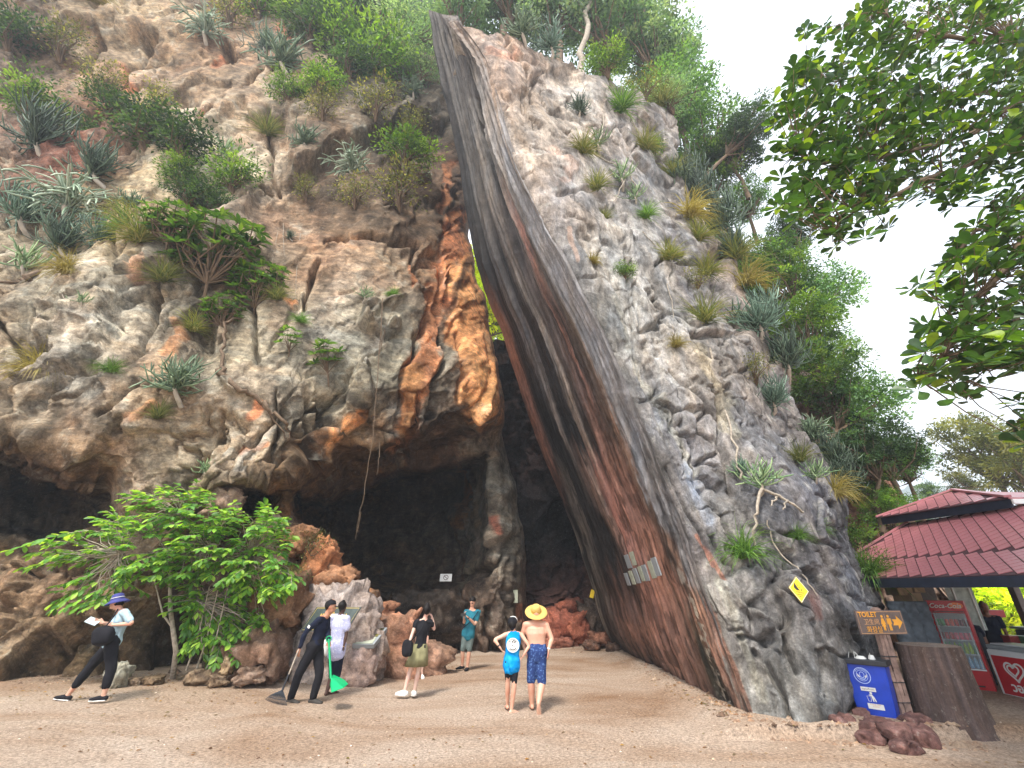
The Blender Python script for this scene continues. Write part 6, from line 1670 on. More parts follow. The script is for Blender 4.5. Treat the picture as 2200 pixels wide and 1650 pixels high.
# ------------------------------------------------------------------ blue bin
bb = Vector((5.93, 8.72, 0))
bn = empty('rubbish_bin', (bb.x, bb.y, 0.0), math.radians(-46))
tag(bn, 'blue plastic rubbish bin with white stickers and litter on top', 'bin')
bw, bdp, bh = 0.60, 0.52, 0.90
part('bin_body', box_mesh('bb', bw, bdp, bh, M['blue_bin'], 0.03, (0, 0, bh / 2), 0.80), bn, Matrix())
lid = part('rim', box_mesh('rim', bw + 0.07, bdp + 0.07, 0.075, M['black_pl'], 0.012, (0, 0, bh)), bn, Matrix())
tl = math.atan2(bdp * 0.10, bh)
ff = frame((0, -bdp / 2 * 0.9 - 0.004, bh / 2), (1, 0, 0), (0, -math.sin(tl), math.cos(tl)))
em = part('emblem', ring_mesh('ring', 0.115, 0.010, 0.003, M['bin_pale']), bn, ff @ Matrix.Translation((-0.05, 0.26, 0.0)))
part('emblem_ring', ring_mesh('ring2', 0.078, 0.006, 0.003, M['bin_pale']), em, Matrix())
part('emblem_figure', ring_mesh('fig', 0.034, 0.008, 0.003, M['bin_pale'], 20, 0.044), em, Matrix.Translation((0, 0.01, 0)))
for s_ in (-1, 1):
    part('emblem_wing', poly_mesh('wing', [(s_ * 0.03, -0.02), (s_ * 0.066, 0.028), (s_ * 0.062, -0.012), (s_ * 0.045, -0.03)][::s_], 0.003, M['white']), em, Matrix())
part('emblem_scroll', stroke_mesh('scr', [(-0.04, -0.035), (-0.02, -0.05), (0.02, -0.05), (0.04, -0.035)], 0.012, 0.003, M['bin_pale']), em, Matrix())
part('emblem_lettering', stroke_mesh('l', [(0.094 * math.cos(a), 0.094 * math.sin(a)) for a in np.linspace(0.5, 2.64, 14)], 0.006, 0.003, M['bin_pale']), em, Matrix())
s1 = part('sticker', box_mesh('st1', 0.20, 0.055, 0.003, M['white']), bn, ff @ Matrix.Translation((-0.02, 0.075, 0.002)))
part('sticker_print', text_mesh('กรุณาทิ้งขยะ', 0.034, M['black'], 0.0006), s1, Matrix.Translation((0, 0, 0.002)))
s2 = part('sticker', box_mesh('st2', 0.21, 0.075, 0.003, M['white']), bn, ff @ Matrix.Translation((0.02, -0.155, 0.002)))
part('sticker_print', text_mesh('PLEASE KEEP\nCLEAN', 0.026, M['orange_d'], 0.0006), s2, Matrix.Translation((0, 0.012, 0.002)))
pg = part('litter_pictogram', poly_mesh('lp', circ(0.017, 14, 0.0, 0.03), 0.003, M['white']), bn, ff @ Matrix.Translation((0.0, -0.005, 0.001)))
part('litter_figure', poly_mesh('lf', [(-0.035, 0.005), (0.01, 0.012), (0.035, -0.03), (0.05, -0.085), (0.035, -0.085), (0.018, -0.04), (0.018, -0.085), (0.004, -0.085), (-0.004, -0.01), (-0.035, -0.004)], 0.003, M['white']), pg, Matrix())
part('litter_basket', stroke_mesh('lb', [(-0.065, -0.015), (-0.055, -0.085), (-0.02, -0.085), (-0.012, -0.015)], 0.006, 0.003, M['white'], True), pg, Matrix())
# litter on top
M['foam'] = flat('white_litter', (0.7, 0.7, 0.68), 0.6, var=0.08)
for i_, (dx_, dy_, w_, lb, nm) in enumerate([(-0.03, -0.12, 0.16, 'white foam plate lying on the blue bin', 'plate'), (0.12, -0.10, 0.10, 'crumpled white cup on the blue bin near the post', 'cup')]):
    mb = MB(); n = 18; a = np.arange(n) / n * 2 * math.pi
    pr = [(0.0, 0.035), (0.45, 0.04), (0.5, 0.0)] if i_ == 0 else [(0.0, 0.06), (0.3, 0.065), (0.42, 0.0)]
    mb.tube([[0, 0, 0], [0, 0, 0.01], [0, 0, pr[0][1]]], [w_ / 2, w_ / 2.1, w_ / 3], (1, 1, 1), 14)
    k = np.arange(14); mb.add(np.c_[np.cos(k / 14 * 6.283) * w_ / 3, np.sin(k / 14 * 6.283) * w_ / 3, np.full(14, pr[0][1])], [[0, j, j + 1] for j in range(1, 13)], (1, 1, 1))
    o = mb.obj(nm, M['foam']); o.matrix_world = bn.matrix_basis @ Matrix.Translation((dx_, dy_, bh + 0.038)) ; tag(o, lb, 'litter', 'litter on the bin')
for i_, (dx_, rx, lb) in enumerate([(-0.20, 0.3, 'white straw upright at the left corner of the bin'), (-0.02, -0.7, 'white straw slanting over the foam plate'), (-0.11, 0.1, 'short white straw left of the foam plate'), (0.10, 0.2, 'white stick in the crumpled cup')]):
    mb = MB(); mb.tube([[0, 0, 0], [rx * 0.1, 0, 0.10]], [0.005, 0.005], (1, 1, 1), 6)
    o = mb.obj('straw', M['foam']); o.matrix_world = bn.matrix_basis @ Matrix.Translation((dx_, -0.14, bh + 0.03)); tag(o, lb, 'litter', 'litter on the bin')

# ------------------------------------------------------------------ carved stump
sc_ = Vector((6.84, 8.45, 0))
n = 90; m_r = 60
th = np.linspace(0, 2 * math.pi, n, endpoint=False); zz = np.linspace(-0.1, 1.16, m_r)
T_, Z_ = np.meshgrid(th, zz)
rr = 0.47 - 0.05 * Z_ + 0.06 * np.exp(-np.maximum(Z_, 0) / 0.12)
rid = fbm(np.stack([np.cos(T_) * 7, np.sin(T_) * 7, Z_ * 0.9], -1), 3, 600)
rr = rr + 0.045 * (np.abs(rid - 0.5) * 2 - 0.3) + 0.02 * (fbm(np.stack([np.cos(T_) * 2, np.sin(T_) * 2, Z_ * 2], -1), 3, 601) - 0.5) + 0.012 * np.cos(T_ * 40 + 6 * rid)
Vv = np.stack([rr * np.cos(T_), rr * np.sin(T_), Z_], -1)
Cc = np.array(lin((92, 78, 74))) * (0.5 + rid[..., None]) * KALB
mb = MB(); i = np.arange(n * m_r).reshape(m_r, n)
mb.add(Vv, np.stack([i[:-1], np.roll(i[:-1], -1, 1), np.roll(i[1:], -1, 1), i[1:]], -1).reshape(-1, 4), Cc.reshape(-1, 3))
tp = Vv[-1]; cen = np.array([[0, 0, 1.13]])
mb.add(np.concatenate([tp, cen]), [[j, (j + 1) % n, n] for j in range(n)], np.array(lin((112, 100, 92))) * KALB)
o = mb.obj('tree_stump', M['stump']); o.location = sc_
tag(o, 'wide ribbed brown tree stump behind the sign post', 'stump')

# ------------------------------------------------------------------ rock fall warning sign
P = on('right', 1698, 1276, 0.12)
ws = empty('warning_sign', P)
tag(ws, 'yellow diamond rock fall warning sign fixed on the grey cliff', 'sign')
fw = frame((0, 0, 0), (0.92, -0.05, -0.32), (0.12, 0.25, 0.9))
fw = frame((0, 0, 0), (1, 0.1, -0.18), (0.1, 0.22, 1))
k = mpp(P)
dia = [(-0.5, 0.0), (0, -0.5), (0.5, 0.0), (0, 0.5)]
S_d = 46 * k
dd = [(x * S_d * 0.95, y * S_d * 1.15) for x, y in dia]
pl = part('plate', poly_mesh('pl', dd, 0.012, M['yellow']), ws, fw)
part('pale_edge', stroke_mesh('pe', [(x * 0.95, y * 0.95) for x, y in dd], 0.010, 0.002, M['white'], True, 0.012), pl, Matrix())
u_ = S_d
part('cliff_pictogram', poly_mesh('cp', [(-0.17 * u_, 0.30 * u_), (-0.23 * u_, 0.06 * u_), (-0.12 * u_, -0.04 * u_), (0.04 * u_, -0.04 * u_), (-0.04 * u_, 0.06 * u_), (-0.10 * u_, 0.16 * u_)], 0.002, M['black'], 0.012), pl, Matrix())
for (x, y, r) in [(-0.06, 0.23, 0.018), (-0.02, 0.17, 0.02), (0.03, 0.10, 0.024), (0.12, 0.0, 0.03)]:
    part('rock_pictogram', poly_mesh('rp', circ(r * u_, 6, x * u_, y * u_), 0.002, M['black'], 0.012), pl, Matrix())
part('lettering', text_mesh('ระวังหินร่วง', 0.085 * u_, M['black'], 0.001), pl, Matrix.Translation((0.02 * u_, -0.12 * u_, 0.0125)))
part('lettering', stroke_mesh('ln', [(-0.14 * u_, -0.22 * u_), (0.14 * u_, -0.22 * u_)], 0.02 * u_, 0.002, M['black'], False, 0.012), pl, Matrix())
part('lettering', stroke_mesh('ln', [(-0.05 * u_, -0.30 * u_), (0.05 * u_, -0.30 * u_)], 0.02 * u_, 0.002, M['black'], False, 0.012), pl, Matrix())
P = surf_pt('slab', 1276, 1276) + Vector((-0.1, -0.2, 0))
o = part('small_tag', box_mesh('tg', 0.14, 0.02, 0.28, M['yellow'], 0.004), None, Matrix.Translation(P) @ Matrix.Rotation(0.3, 4, 'Y')); o.name = 'yellow_tag'; tag(o, 'tiny yellow tag at the left foot of the leaning face', 'sign')

# small notices
P = at(958, 1241, 17.2)
o = part('notice', box_mesh('nt', 0.42, 0.02, 0.26, M['white'], 0.004), None, Matrix.Translation(P) @ Matrix.Rotation(-0.35, 4, 'X')); o.name = 'notice_board'; tag(o, 'small white notice with a dark round symbol standing on the cave ledge', 'sign')
part('symbol_ring', ring_mesh('sr', 0.09, 0.02, 0.004, M['sign_b'], 20), o, Matrix.Translation((0.0, -0.012, 0)) @ Matrix.Rotation(math.pi / 2, 4, 'X'))
part('symbol_bar', box_mesh('sb', 0.15, 0.004, 0.02, M['sign_b']), o, Matrix.Translation((0, -0.014, 0)) @ Matrix.Rotation(0.7, 4, 'Y'))
P = on('left', 1107, 1280, 0.12)
M['pale_sign'] = flat('faded_green_grey_sign', (0.34, 0.37, 0.29), 0.7, var=0.2, scale=9)
o = part('n2', box_mesh('n2', 14 * mpp(P), 0.02, 25 * mpp(P), M['pale_sign'], 0.004), None, Matrix.Translation(P)); o.name = 'faded_notice'; tag(o, 'faded grey green notice fixed on the rock pillar', 'sign')
# leaning panels on the fault face
for i_, (u, v, w_, h_) in enumerate([(1352, 1206, 8, 22), (1363, 1200, 7, 22), (1350, 1243, 6, 20), (1360, 1240, 6, 22), (1370, 1237, 7, 24), (1381, 1233, 6, 24), (1390, 1230, 7, 26), (1402, 1222, 7, 28), (1412, 1217, 8, 30)]):
    P = surf_pt('slab', u, v) ; Sg = SURF['slab']; d_ = (Sg[0] - u) ** 2 + (Sg[1] - v) ** 2; ii = np.unravel_index(np.argmin(d_), d_.shape)
    nv = Vector(nn[ii]); al = Vector(PS[min(ii[0] + 6, nW - 1), ii[1]] - PS[ii[0], ii[1]]).normalized(); al = -al
    xx = al.cross(nv).normalized()
    ac = Vector(PS[ii[0], min(ii[1] + 4, nS - 1)] - PS[ii[0], ii[1]]).length / 4
    k = mpp(P)
    fm = frame(P + nv * 0.03, xx, al)
    o = part('pl', box_mesh('pl', w_ * k * 3.6, h_ * k * 1.25, 0.03, M['pale_sign'] if i_ % 2 else M['grey_m'], 0.004), None, fm); o.name = 'slate_panel'
    tag(o, ['left upper one of the two small dull panels on the rusty rock face', 'right upper one of the two small dull panels on the rusty rock face', 'leftmost panel in the lower row on the rusty rock face', 'second panel from the left in the lower row on the rusty face', 'third panel from the left in the lower row on the rusty face', 'middle panel in the lower row on the rusty face', 'third panel from the right in the lower row on the rusty face', 'second panel from the right in the lower row on the rusty face', 'rightmost and longest panel on the rusty rock face'][i_], 'panel', 'panels on the rusty rock face')

# ------------------------------------------------------------------ inscribed boulder and map trough
P = at(722, 1380, 11.95); k = mpp(P)
ib = empty('inscribed_boulder', (P.x, P.y, 0.0))
tag(ib, 'rounded pale grey boulder with a dark slate name plaque', 'monument')
o = boulder(Vector((0, 0.3, P.z - 0.05)), (185 * k, 1.1, 225 * k), None, ((184, 170, 162), (150, 138, 132)), seed=901, name='rock', amp=0.34, sub=60, knob=0.09); o.parent = ib
lum = facet(np.array([[0.0, 0, 0]]), 1)
Pq = at(712, 1330, 11.36)
pf = frame(Pq - Vector((P.x, P.y, 0)), (1, -0.06, 0), (-0.0, 0.30, 1)) @ Matrix.Shear('XY', 4, (0, 0))
wq, hq = 96 * k, 46 * k
sh_ = 0.22
quad = [(-wq / 2 - sh_ * hq, -hq / 2), (wq / 2 - sh_ * hq, -hq / 2), (wq / 2 + sh_ * hq, hq / 2), (-wq / 2 + sh_ * hq, hq / 2)]
pq = part('plaque', poly_mesh('pq', quad, 0.04, M['plaque'], -0.02), ib, pf)
part('gold_border', stroke_mesh('gb', [(x * 0.94, y * 0.90) for x, y in quad], 0.010, 0.003, M['gold'], True, 0.02), pq, Matrix())
part('lettering', text_mesh('เขาพิงกัน', 0.17, M['gold'], 0.002, shear=0.2, bold=0.003), pq, Matrix.Translation((0.02, 0.06, 0.023)))
part('lettering', text_mesh('KHAO PING KAN', 0.098, M['gold'], 0.002, shear=0.2, bold=0.002), pq, Matrix.Translation((-0.02, -0.13, 0.023)))
P2 = Vector(on_ground(752, 1478))
P2.y += 0.30
tr_ = empty('map_table', (P2.x, P2.y, 0.0))
tag(tr_, 'rough stone pedestal with a sunken tilted display beside the inscribed boulder', 'display table')
o = boulder(Vector((0.05, 0, 0.42)), (0.95, 0.8, 1.05), None, ((160, 140, 132), (128, 110, 102)), seed=911, name='pedestal', amp=0.25, sub=30); o.parent = tr_
tf = frame((0.08, -0.10, 0.96), (1, 0, 0), (0, 0.86, 0.50))
part('frame', poly_mesh('fr', [(-0.50, -0.30), (0.36, -0.30), (0.50, 0.30), (-0.50, 0.30)], 0.10, M['grey_m'], -0.06), tr_, tf)
M['map'] = flat('mossy_map_panel', (0.16, 0.14, 0.035), 0.3, var=0.9, scale=7)
part('display_panel', poly_mesh('mp', [(-0.46, -0.04), (0.36, -0.04), (0.44, 0.26), (-0.46, 0.26)], 0.01, M['map'], 0.042), tr_, tf)
part('glass_plate', poly_mesh('gp', [(-0.46, -0.28), (0.32, -0.28), (0.35, -0.06), (-0.46, -0.06)], 0.01, M['pale_sign'], 0.042), tr_, tf)
part('paper', poly_mesh('pp', [(-0.1, -0.07), (0.14, -0.07), (0.18, 0.0), (-0.06, 0.0)], 0.004, M['white'], 0.056), tr_, tf)

# ------------------------------------------------------------------ kiosk
ks_ = empty('kiosk', (9.5, 9.5, 0.0))
tag(ks_, 'open snack kiosk with a two tier red tiled roof', 'kiosk')
KO = Vector((9.5, 9.5, 0))
def quad3(name, pts, mat, th=0.03, parent=ks_):
    p = [np.array(q, float) - np.array(KO) for q in pts]
    n_ = unit(np.cross(p[1] - p[0], p[-1] - p[0])); 
    if n_[2] < 0: n_ = -n_
    m0 = len(p)
    v = np.array(p + [q - n_ * th for q in p])
    fs = [[list(range(m0))], [list(range(m0, 2 * m0))[::-1]]]
    side = [[i, (i + 1) % m0, m0 + (i + 1) % m0, m0 + i] for i in range(m0)]
    return obj_np(name, v, [np.array([list(range(m0))]), np.array([list(range(m0, 2 * m0))[::-1]]), np.array(side)], mat, parent, smooth=False)
roof = empty('roof'); roof.parent = ks_
quad3('underlay', [(9.1, 4.5, 2.63), (10.8, 4.5, 3.62), (10.8, 12.6, 3.62), (9.1, 13.2, 2.63)], M['tile_edge'], 0.03, roof)
quad3('underlay', [(8.0, 4.5, 2.20), (9.1, 4.5, 2.63), (9.1, 13.2, 2.63), (8.0, 13.8, 2.20)], M['tile_edge'], 0.03, roof)
TA, TB_, TP = np.array([10.45, 13.2, 3.84]), np.array([10.45, 9.5, 3.74]), np.array([12.0, 12.2, 4.42])
quad3('underlay', [TA, TB_, TP], M['tile_edge'], 0.03, roof)
quad3('underlay', [TB_, (13.9, 9.4, 3.74), TP], M['tile'], 0.03, roof)
tiles = []
def tile_plane(O, ea, eb, la, lb, w, h, ok):
    ea = unit(np.array(ea, float)); eb = unit(np.array(eb, float)); n_ = unit(np.cross(ea, eb)); n_ = n_ if n_[2] > 0 else -n_
    r = 0
    b_ = 0.0
    while b_ <= lb + 0.01:
        a = (w / 2 if r % 2 else 0)
        while a <= la:
            c = np.array(O) + ea * a + eb * b_
            if ok(a, b_): tiles.append((c + n_ * 0.014, ea, eb, n_, w, h))
            a += w
        b_ += h / 2; r += 1
TS = 0.30
tile_plane((9.1, 6.3, 2.63), (0, 1, 0), (1.7, 0, 0.99), 6.9, 1.95, TS, TS, lambda a, b_: b_ > 0.12 and b_ < 1.85 and a < 6.75 - 0.3 * b_)
tile_plane((8.0, 6.3, 2.20), (0, 1, 0), (1.1, 0, 0.43), 7.3, 1.18, TS, TS * 0.9, lambda a, b_: 0.1 < b_ < 1.12)
eb = unit(TP - TB_ * 0.28 - TA * 0.72); ea = unit(TA - TB_)
def tri_ok(a, b_):
    p = TB_ + ea * a + eb * b_; h_ = np.linalg.norm(TP - TB_ * 0.28 - TA * 0.72); L_ = np.linalg.norm(TA - TB_)
    t_ = b_ / h_
    return 0.08 < t_ < 0.95 and a > t_ * 0.72 * L_ + 0.12 and a < L_ - t_ * 0.28 * L_ - 0.12
tile_plane(TB_, ea, eb, 3.8, 1.7, TS, TS, tri_ok)
tm = {}
def tile_mesh(w, h):
    if (w, h) not in tm:
        a, b_ = w / 2 - 0.013, h / 2 - 0.013
        v = [(-a, 0, 0.002), (0, -b_, 0.004), (a, 0, 0.002), (0, b_, 0.0)]
        v = v + [(x, y, z - 0.012) for x, y, z in v]
        tm[(w, h)] = mesh_np('tile', v, np.array([[0, 1, 2, 3], [4, 7, 6, 5], [0, 4, 5, 1], [1, 5, 6, 2], [2, 6, 7, 3], [3, 7, 4, 0]]), M['tile'], None, False)
    return tm[(w, h)]
tiles.sort(key=lambda t: np.linalg.norm(t[0] - np.array([0, 0, 2])) + (100 if t[0][1] < 7.3 else 0))
rest = MB()
for i_, (c, ea_, eb_, n_, w, h) in enumerate(tiles):
    R = np.stack([ea_, eb_, np.cross(ea_, eb_)], 1)
    if np.cross(ea_, eb_)[2] < 0: R = np.stack([-ea_, eb_, np.cross(-ea_, eb_)], 1)
    if i_ < 300:
        m4 = Matrix(R.tolist()).to_4x4(); m4.translation = Vector(c) - KO
        o = bpy.data.objects.new('tile', tile_mesh(w, h)); link(o, roof); o.matrix_local = m4
    else:
        me = tile_mesh(w, h); vv_ = np.array([v.co for v in me.vertices]) @ R.T + c - np.array(KO)
        rest.add(vv_, [[0, 1, 2, 3], [4, 7, 6, 5], [0, 4, 5, 1], [1, 5, 6, 2], [2, 6, 7, 3], [3, 7, 4, 0]], (1, 1, 1))
if rest.n: rest.obj('tiles_beyond', M['tile'], roof, False)['kind'] = 'stuff'
def beam(name, a, b_, w, h, mat, parent=ks_):
    a, b_ = Vector(a) - KO, Vector(b_) - KO
    d = b_ - a; L_ = d.length
    m4 = frame((a + b_) / 2, d, (0, 0, 1) if abs(d.normalized().z) < 0.9 else (0, 1, 0))
    return part(name, box_mesh(name, L_, h, w, mat, min(w, h) * 0.12), parent, m4)
beam('fascia', (8.0, 4.5, 2.10), (8.0, 13.8, 2.10), 0.05, 0.17, M['navy'])
beam('fascia', (10.52, 9.55, 3.64), (10.52, 13.1, 3.74), 0.05, 0.20, M['navy'])
beam('gable_board', (10.5, 9.5, 3.66), (12.4, 9.45, 3.60), 0.05, 0.10, M['white'])
beam('hip_cap', TA + [0, 0, .03], TP + [0, 0, .03], 0.12, 0.05, M['tile'], ks_); beam('hip_cap', TB_ + [0, 0, .03], TP + [0, 0, .03], 0.12, 0.05, M['tile'], ks_)
beam('hip_cap', (9.1, 13.2, 2.67), (10.8, 12.6, 3.66), 0.12, 0.05, M['tile'], ks_)
beam('eave_board', (8.06, 4.5, 2.03), (9.3, 4.5, 2.03), 0.05, 0.05, M['navy'])
quad3('ceiling', [(8.05, 4.5, 2.06), (12.5, 4.5, 2.3), (12.5, 13.6, 2.3), (8.05, 13.6, 2.06)], M['navy'], 0.03)
quad3('floor', [(9.05, 5.0, 0.10), (13.5, 5.0, 0.10), (13.5, 12.5, 0.10), (9.05, 12.5, 0.10)], M['grey_m'], 0.12)
for (x, y) in [(9.75, 9.05), (9.9, 12.1), (12.4, 12.1), (12.4, 7)]:
    beam('column', (x, y, 0.05), (x, y, 2.28), 0.16, 0.16, M['sign_b'])
quad3('wall_panel', [(9.55, 12.25, 0.1), (10.6, 12.3, 0.1), (10.6, 12.3, 2.1), (9.55, 12.25, 2.1)], M['sign_b'], 0.05)

# drinks fridge
A_, B_ = Vector((9.15, 10.85, 0.1)), Vector((9.58, 10.42, 0.1))
xf = (B_ - A_).normalized(); nf = Vector((xf.y, -xf.x, 0)).normalized()
if nf.y > 0: nf = -nf
FW, FH, FD = 0.60, 1.66, 0.55
fc = Vector((9.27, 10.62, 0.1))
fg = empty('drinks_fridge', fc)
tag(fg, 'tall red glass door drinks fridge stocked with cans and bottles', 'fridge')
ff = frame((0, 0, 0), xf, (0, 0, 1))       # local x right, y up, z out
def fpart(name, x, y, z, sx, sy, sz, mat, bev=0.0, parent=None):
    return part(name, box_mesh(name, sx, sy, sz, mat, bev, (x, y, z)), parent or fg, ff if parent is None else Matrix())
M['white_l'] = flat('white_plastic', (0.7, 0.72, 0.74), 0.4, var=0.04)
body = fpart('body', 0, FH / 2, -FD, FW, FH, 0.04, M['red_p'])
for s_ in (-1, 1): fpart('side_wall', s_ * (FW / 2 - 0.02), FH / 2, -FD / 2, 0.04, FH, FD - 0.04, M['red_p'])
fpart('base', 0, 0.20, -FD / 2 + 0.01, FW - 0.08, 0.40, FD - 0.06, M['red_p']); hd = fpart('header', 0, FH - 0.10, -FD / 2 + 0.01, FW - 0.08, 0.20, FD - 0.06, M['red_p'])
fpart('liner', 0, 0.93, -FD + 0.03, FW - 0.08, 1.06, 0.01, M['white_l'])
for s_ in (-1, 1): fpart('lamp_strip', s_ * (FW / 2 - 0.065), 0.93, -0.03, 0.02, 1.0, 0.02, M['white_l'])
fpart('vent', 0.1, 0.13, 0.0, 0.12, 0.025, 0.01, M['black'])
dr = fpart('door', 0, 0.40 + 0.012, 0.0, FW - 0.06, 0.025, 0.02, M['white_l'])
fpart('door_frame', 0, FH - 0.225, 0.0, FW - 0.06, 0.02, 0.02, M['red_p'])
m, nt, b = newmat('fridge_glass')
b.inputs['Base Color'].default_value = (0.9, 0.95, 0.97, 1); b.inputs['Roughness'].default_value = 0.02
trn = N(nt, 'ShaderNodeBsdfTransparent'); trn.inputs[0].default_value = (0.93, 0.96, 0.97, 1); mxs = N(nt, 'ShaderNodeMixShader'); mxs.inputs[0].default_value = 0.88
nzz = N(nt, 'ShaderNodeTexNoise', Scale=3.0); b_m = N(nt, 'ShaderNodeMapRange'); b_m.inputs['To Min'].default_value = 0.84; b_m.inputs['To Max'].default_value = 0.92
nt.links.new(nzz.outputs[0], b_m.inputs[0]); nt.links.new(b_m.outputs[0], mxs.inputs[0])
nt.links.new(b.outputs[0], mxs.inputs[1]); nt.links.new(trn.outputs[0], mxs.inputs[2]); nt.links.new(mxs.outputs[0], nt.nodes['Material Output'].inputs[0])
M['glass'] = m
fpart('glass_door', 0, 0.93, 0.012, FW - 0.09, 1.01, 0.006, M['glass'])
part('lettering', text_mesh('Coca-Cola', 0.125, M['white'], 0.002, shear=0.35, bold=0.002, sx=0.95), fg, ff @ Matrix.Translation((-0.02, FH - 0.10, 0.0)))
M['peach'] = flat('orange_glow_print', (0.85, 0.25, 0.08), 0.4, var=0.3, scale=12)
part('orange_print', poly_mesh('op', circ(0.11, 16, 0.17, FH - 0.09, 0.06), 0.002, M['peach'], -0.004), fg, ff)
SHY = [0.42, 0.67, 0.92, 1.17]
for y_ in SHY[1:]: fpart('shelf', 0, y_, -FD / 2, FW - 0.09, 0.018, FD - 0.10, M['white_l'])
def lathe(name, prof, mat, n=12):
    p = np.array(prof, float); a = np.arange(n) / n * 2 * math.pi
    v = np.stack([p[:, 0:1] * np.cos(a), np.repeat(p[:, 1:2], n, 1), p[:, 0:1] * np.sin(a)], -1)
    i = np.arange(len(p) * n).reshape(len(p), n)
    return mesh_np(name, v, np.stack([i[:-1], i[1:], np.roll(i[1:], -1, 1), np.roll(i[:-1], -1, 1)], -1).reshape(-1, 4), mat)
CANP = [(0, 0), (0.028, 0.0), (0.033, 0.01), (0.033, 0.115), (0.027, 0.128), (0, 0.128)]
BOTP = [(0, 0), (0.031, 0.0), (0.033, 0.01), (0.033, 0.12), (0.026, 0.15), (0.012, 0.18), (0.012, 0.20), (0, 0.20)]
def canmat(nm, c): return flat(nm, lin(c), 0.3, var=0.25, scale=30)
CM = {'red': canmat('red_can', (200, 40, 50)), 'dark': canmat('dark_red_can', (130, 24, 50)), 'green': canmat('green_can', (50, 160, 80)), 'pink': canmat('pink_can', (235, 110, 130)), 'lime': canmat('lime_bottle', (170, 200, 40)), 'water': canmat('water_bottle', (150, 190, 220)), 'coral': canmat('coral_can', (230, 90, 70))}
rowsF = [(1.18, ['green', 'green', 'coral', 'coral', 'red', 'dark', 'dark'], CANP, 'top shelf'), (0.93, ['dark', 'red', 'red', 'pink', 'pink', 'pink', 'pink'], CANP, 'second shelf'), (0.68, ['green', 'green', 'lime', 'green', 'lime', 'lime', 'green'], BOTP, 'third shelf'), (0.425, ['water'] * 7, BOTP, 'bottom shelf')]
for (y0, cs_, prof, lbs) in rowsF:
    for i_, c_ in enumerate(cs_):
        k_ = 'can' if prof is CANP else 'bottle'
        me = lathe('drink_' + k_, prof, CM[c_])
        x_ = -0.225 + i_ * 0.075
        o = part('drink_' + k_, me, None, Matrix.Translation(fc) @ ff @ Matrix.Translation((x_, y0 + 0.003, -0.07)))
        pos = ['at its left end', 'second from its left end', 'third from its left end', 'in its middle', 'third from its right end', 'second from its right end', 'at its right end'][i_]
        o['label'] = '%s drink %s on the %s of the fridge, %s' % ({'water': 'clear', 'coral': 'coral'}.get(c_, c_), k_, lbs, pos); o['category'] = k_; o['group'] = 'drinks on the fridge shelves'

# ice cream freezer
zf = Vector((9.62, 10.0, 0.1)); FL = 2.0
fz = empty('ice_cream_freezer', (9.46, 10.28, 0.1))
tag(fz, 'white and red ice cream chest freezer with a heart logo', 'freezer')
fm = frame((0, 0, 0), (0.02, -1, 0), (0, 0, 1))     # x along the front (towards camera), z out (-x)
def zpart(name, x, y, z, sx, sy, sz, mat, bev=0.0):
    return part(name, box_mesh(name, sx, sy, sz, mat, bev, (x, y, z)), fz, fm)
zpart('body', FL / 2, 0.42, -0.33, FL, 0.78, 0.66, M['white_l'], 0.03)
zpart('red_panel', FL / 2, 0.39, 0.002, FL - 0.12, 0.64, 0.012, M['red_p'], 0.004)
zpart('glass_lid', FL / 2, 0.85, -0.33, FL, 0.09, 0.62, M['grey_m'], 0.03)
zpart('lid_rim', FL / 2, 0.905, -0.33, FL - 0.1, 0.02, 0.5, M['white_l'], 0.005)
def heart(s, cx, cy):
    t_ = np.linspace(0, 2 * math.pi, 40)
    return [(cx + s * 16 * math.sin(a) ** 3 / 16, cy + s * (13 * math.cos(a) - 5 * math.cos(2 * a) - 2 * math.cos(3 * a) - math.cos(4 * a)) / 16) for a in t_]
part('heart_logo', stroke_mesh('h1', heart(0.17, 0.42, 0.48), 0.032, 0.004, M['white'], True, 0.008), fz, fm)
part('heart_logo', stroke_mesh('h2', heart(0.10, 0.40, 0.49), 0.026, 0.004, M['white'], True, 0.008), fz, fm)
part('lettering', text_mesh('วอลล์', 0.20, M['white'], 0.002, bold=0.006), fz, fm @ Matrix.Translation((0.47, 0.20, 0.012)))
# things around the counter
def thing_box(name, label, cat_, c, s, mat, rz=0, bev=0.01, group=None):
    o = part(name, box_mesh(name, s[0], s[1], s[2], mat, bev), None, Matrix.Translation(c) @ Matrix.Rotation(rz, 4, 'Z')); tag(o, label, cat_, group); return o
M['card'] = flat('cardboard', (0.42, 0.29, 0.17), 0.9, var=0.15)
M['dark_cloth'] = flat('dark_blue_grey_cloth', (0.035, 0.045, 0.06), 0.9, var=0.3)
cn_ = empty('counter', (12.4, 10.4, 0.1)); tag(cn_, 'dark cloth covered counter behind the freezer', 'counter')
part('counter_body', box_mesh('cb', 1.6, 2.6, 1.05, M['dark_cloth'], 0.03, (0, 0, 0.52)), cn_, Matrix()); part('counter_top', box_mesh('ct', 1.7, 2.7, 0.05, M['grey_m'], 0.01, (0, 0, 1.08)), cn_, Matrix())
thing_box('red_box', 'red box on the head high shelf behind the counter', 'box', at(2128, 1318, 12.2), (0.42, 0.3, 0.16), M['red_p'])
thing_box('bottle_rack', 'dark rack of red topped bottles right of the drinks fridge', 'rack', at(2108, 1337, 12.0), (0.36, 0.2, 0.18), canmat('bottle_rack', (90, 20, 30)))
thing_box('white_case', 'pale grey case under the bottle rack', 'case', at(2110, 1368, 11.9), (0.44, 0.3, 0.40), M['grey_m'])
thing_box('snack_tray', 'tray of red snack packets above the freezer', 'tray', at(2168, 1372, 11.2), (0.36, 0.4, 0.14), canmat('snack_packets', (150, 50, 50)))
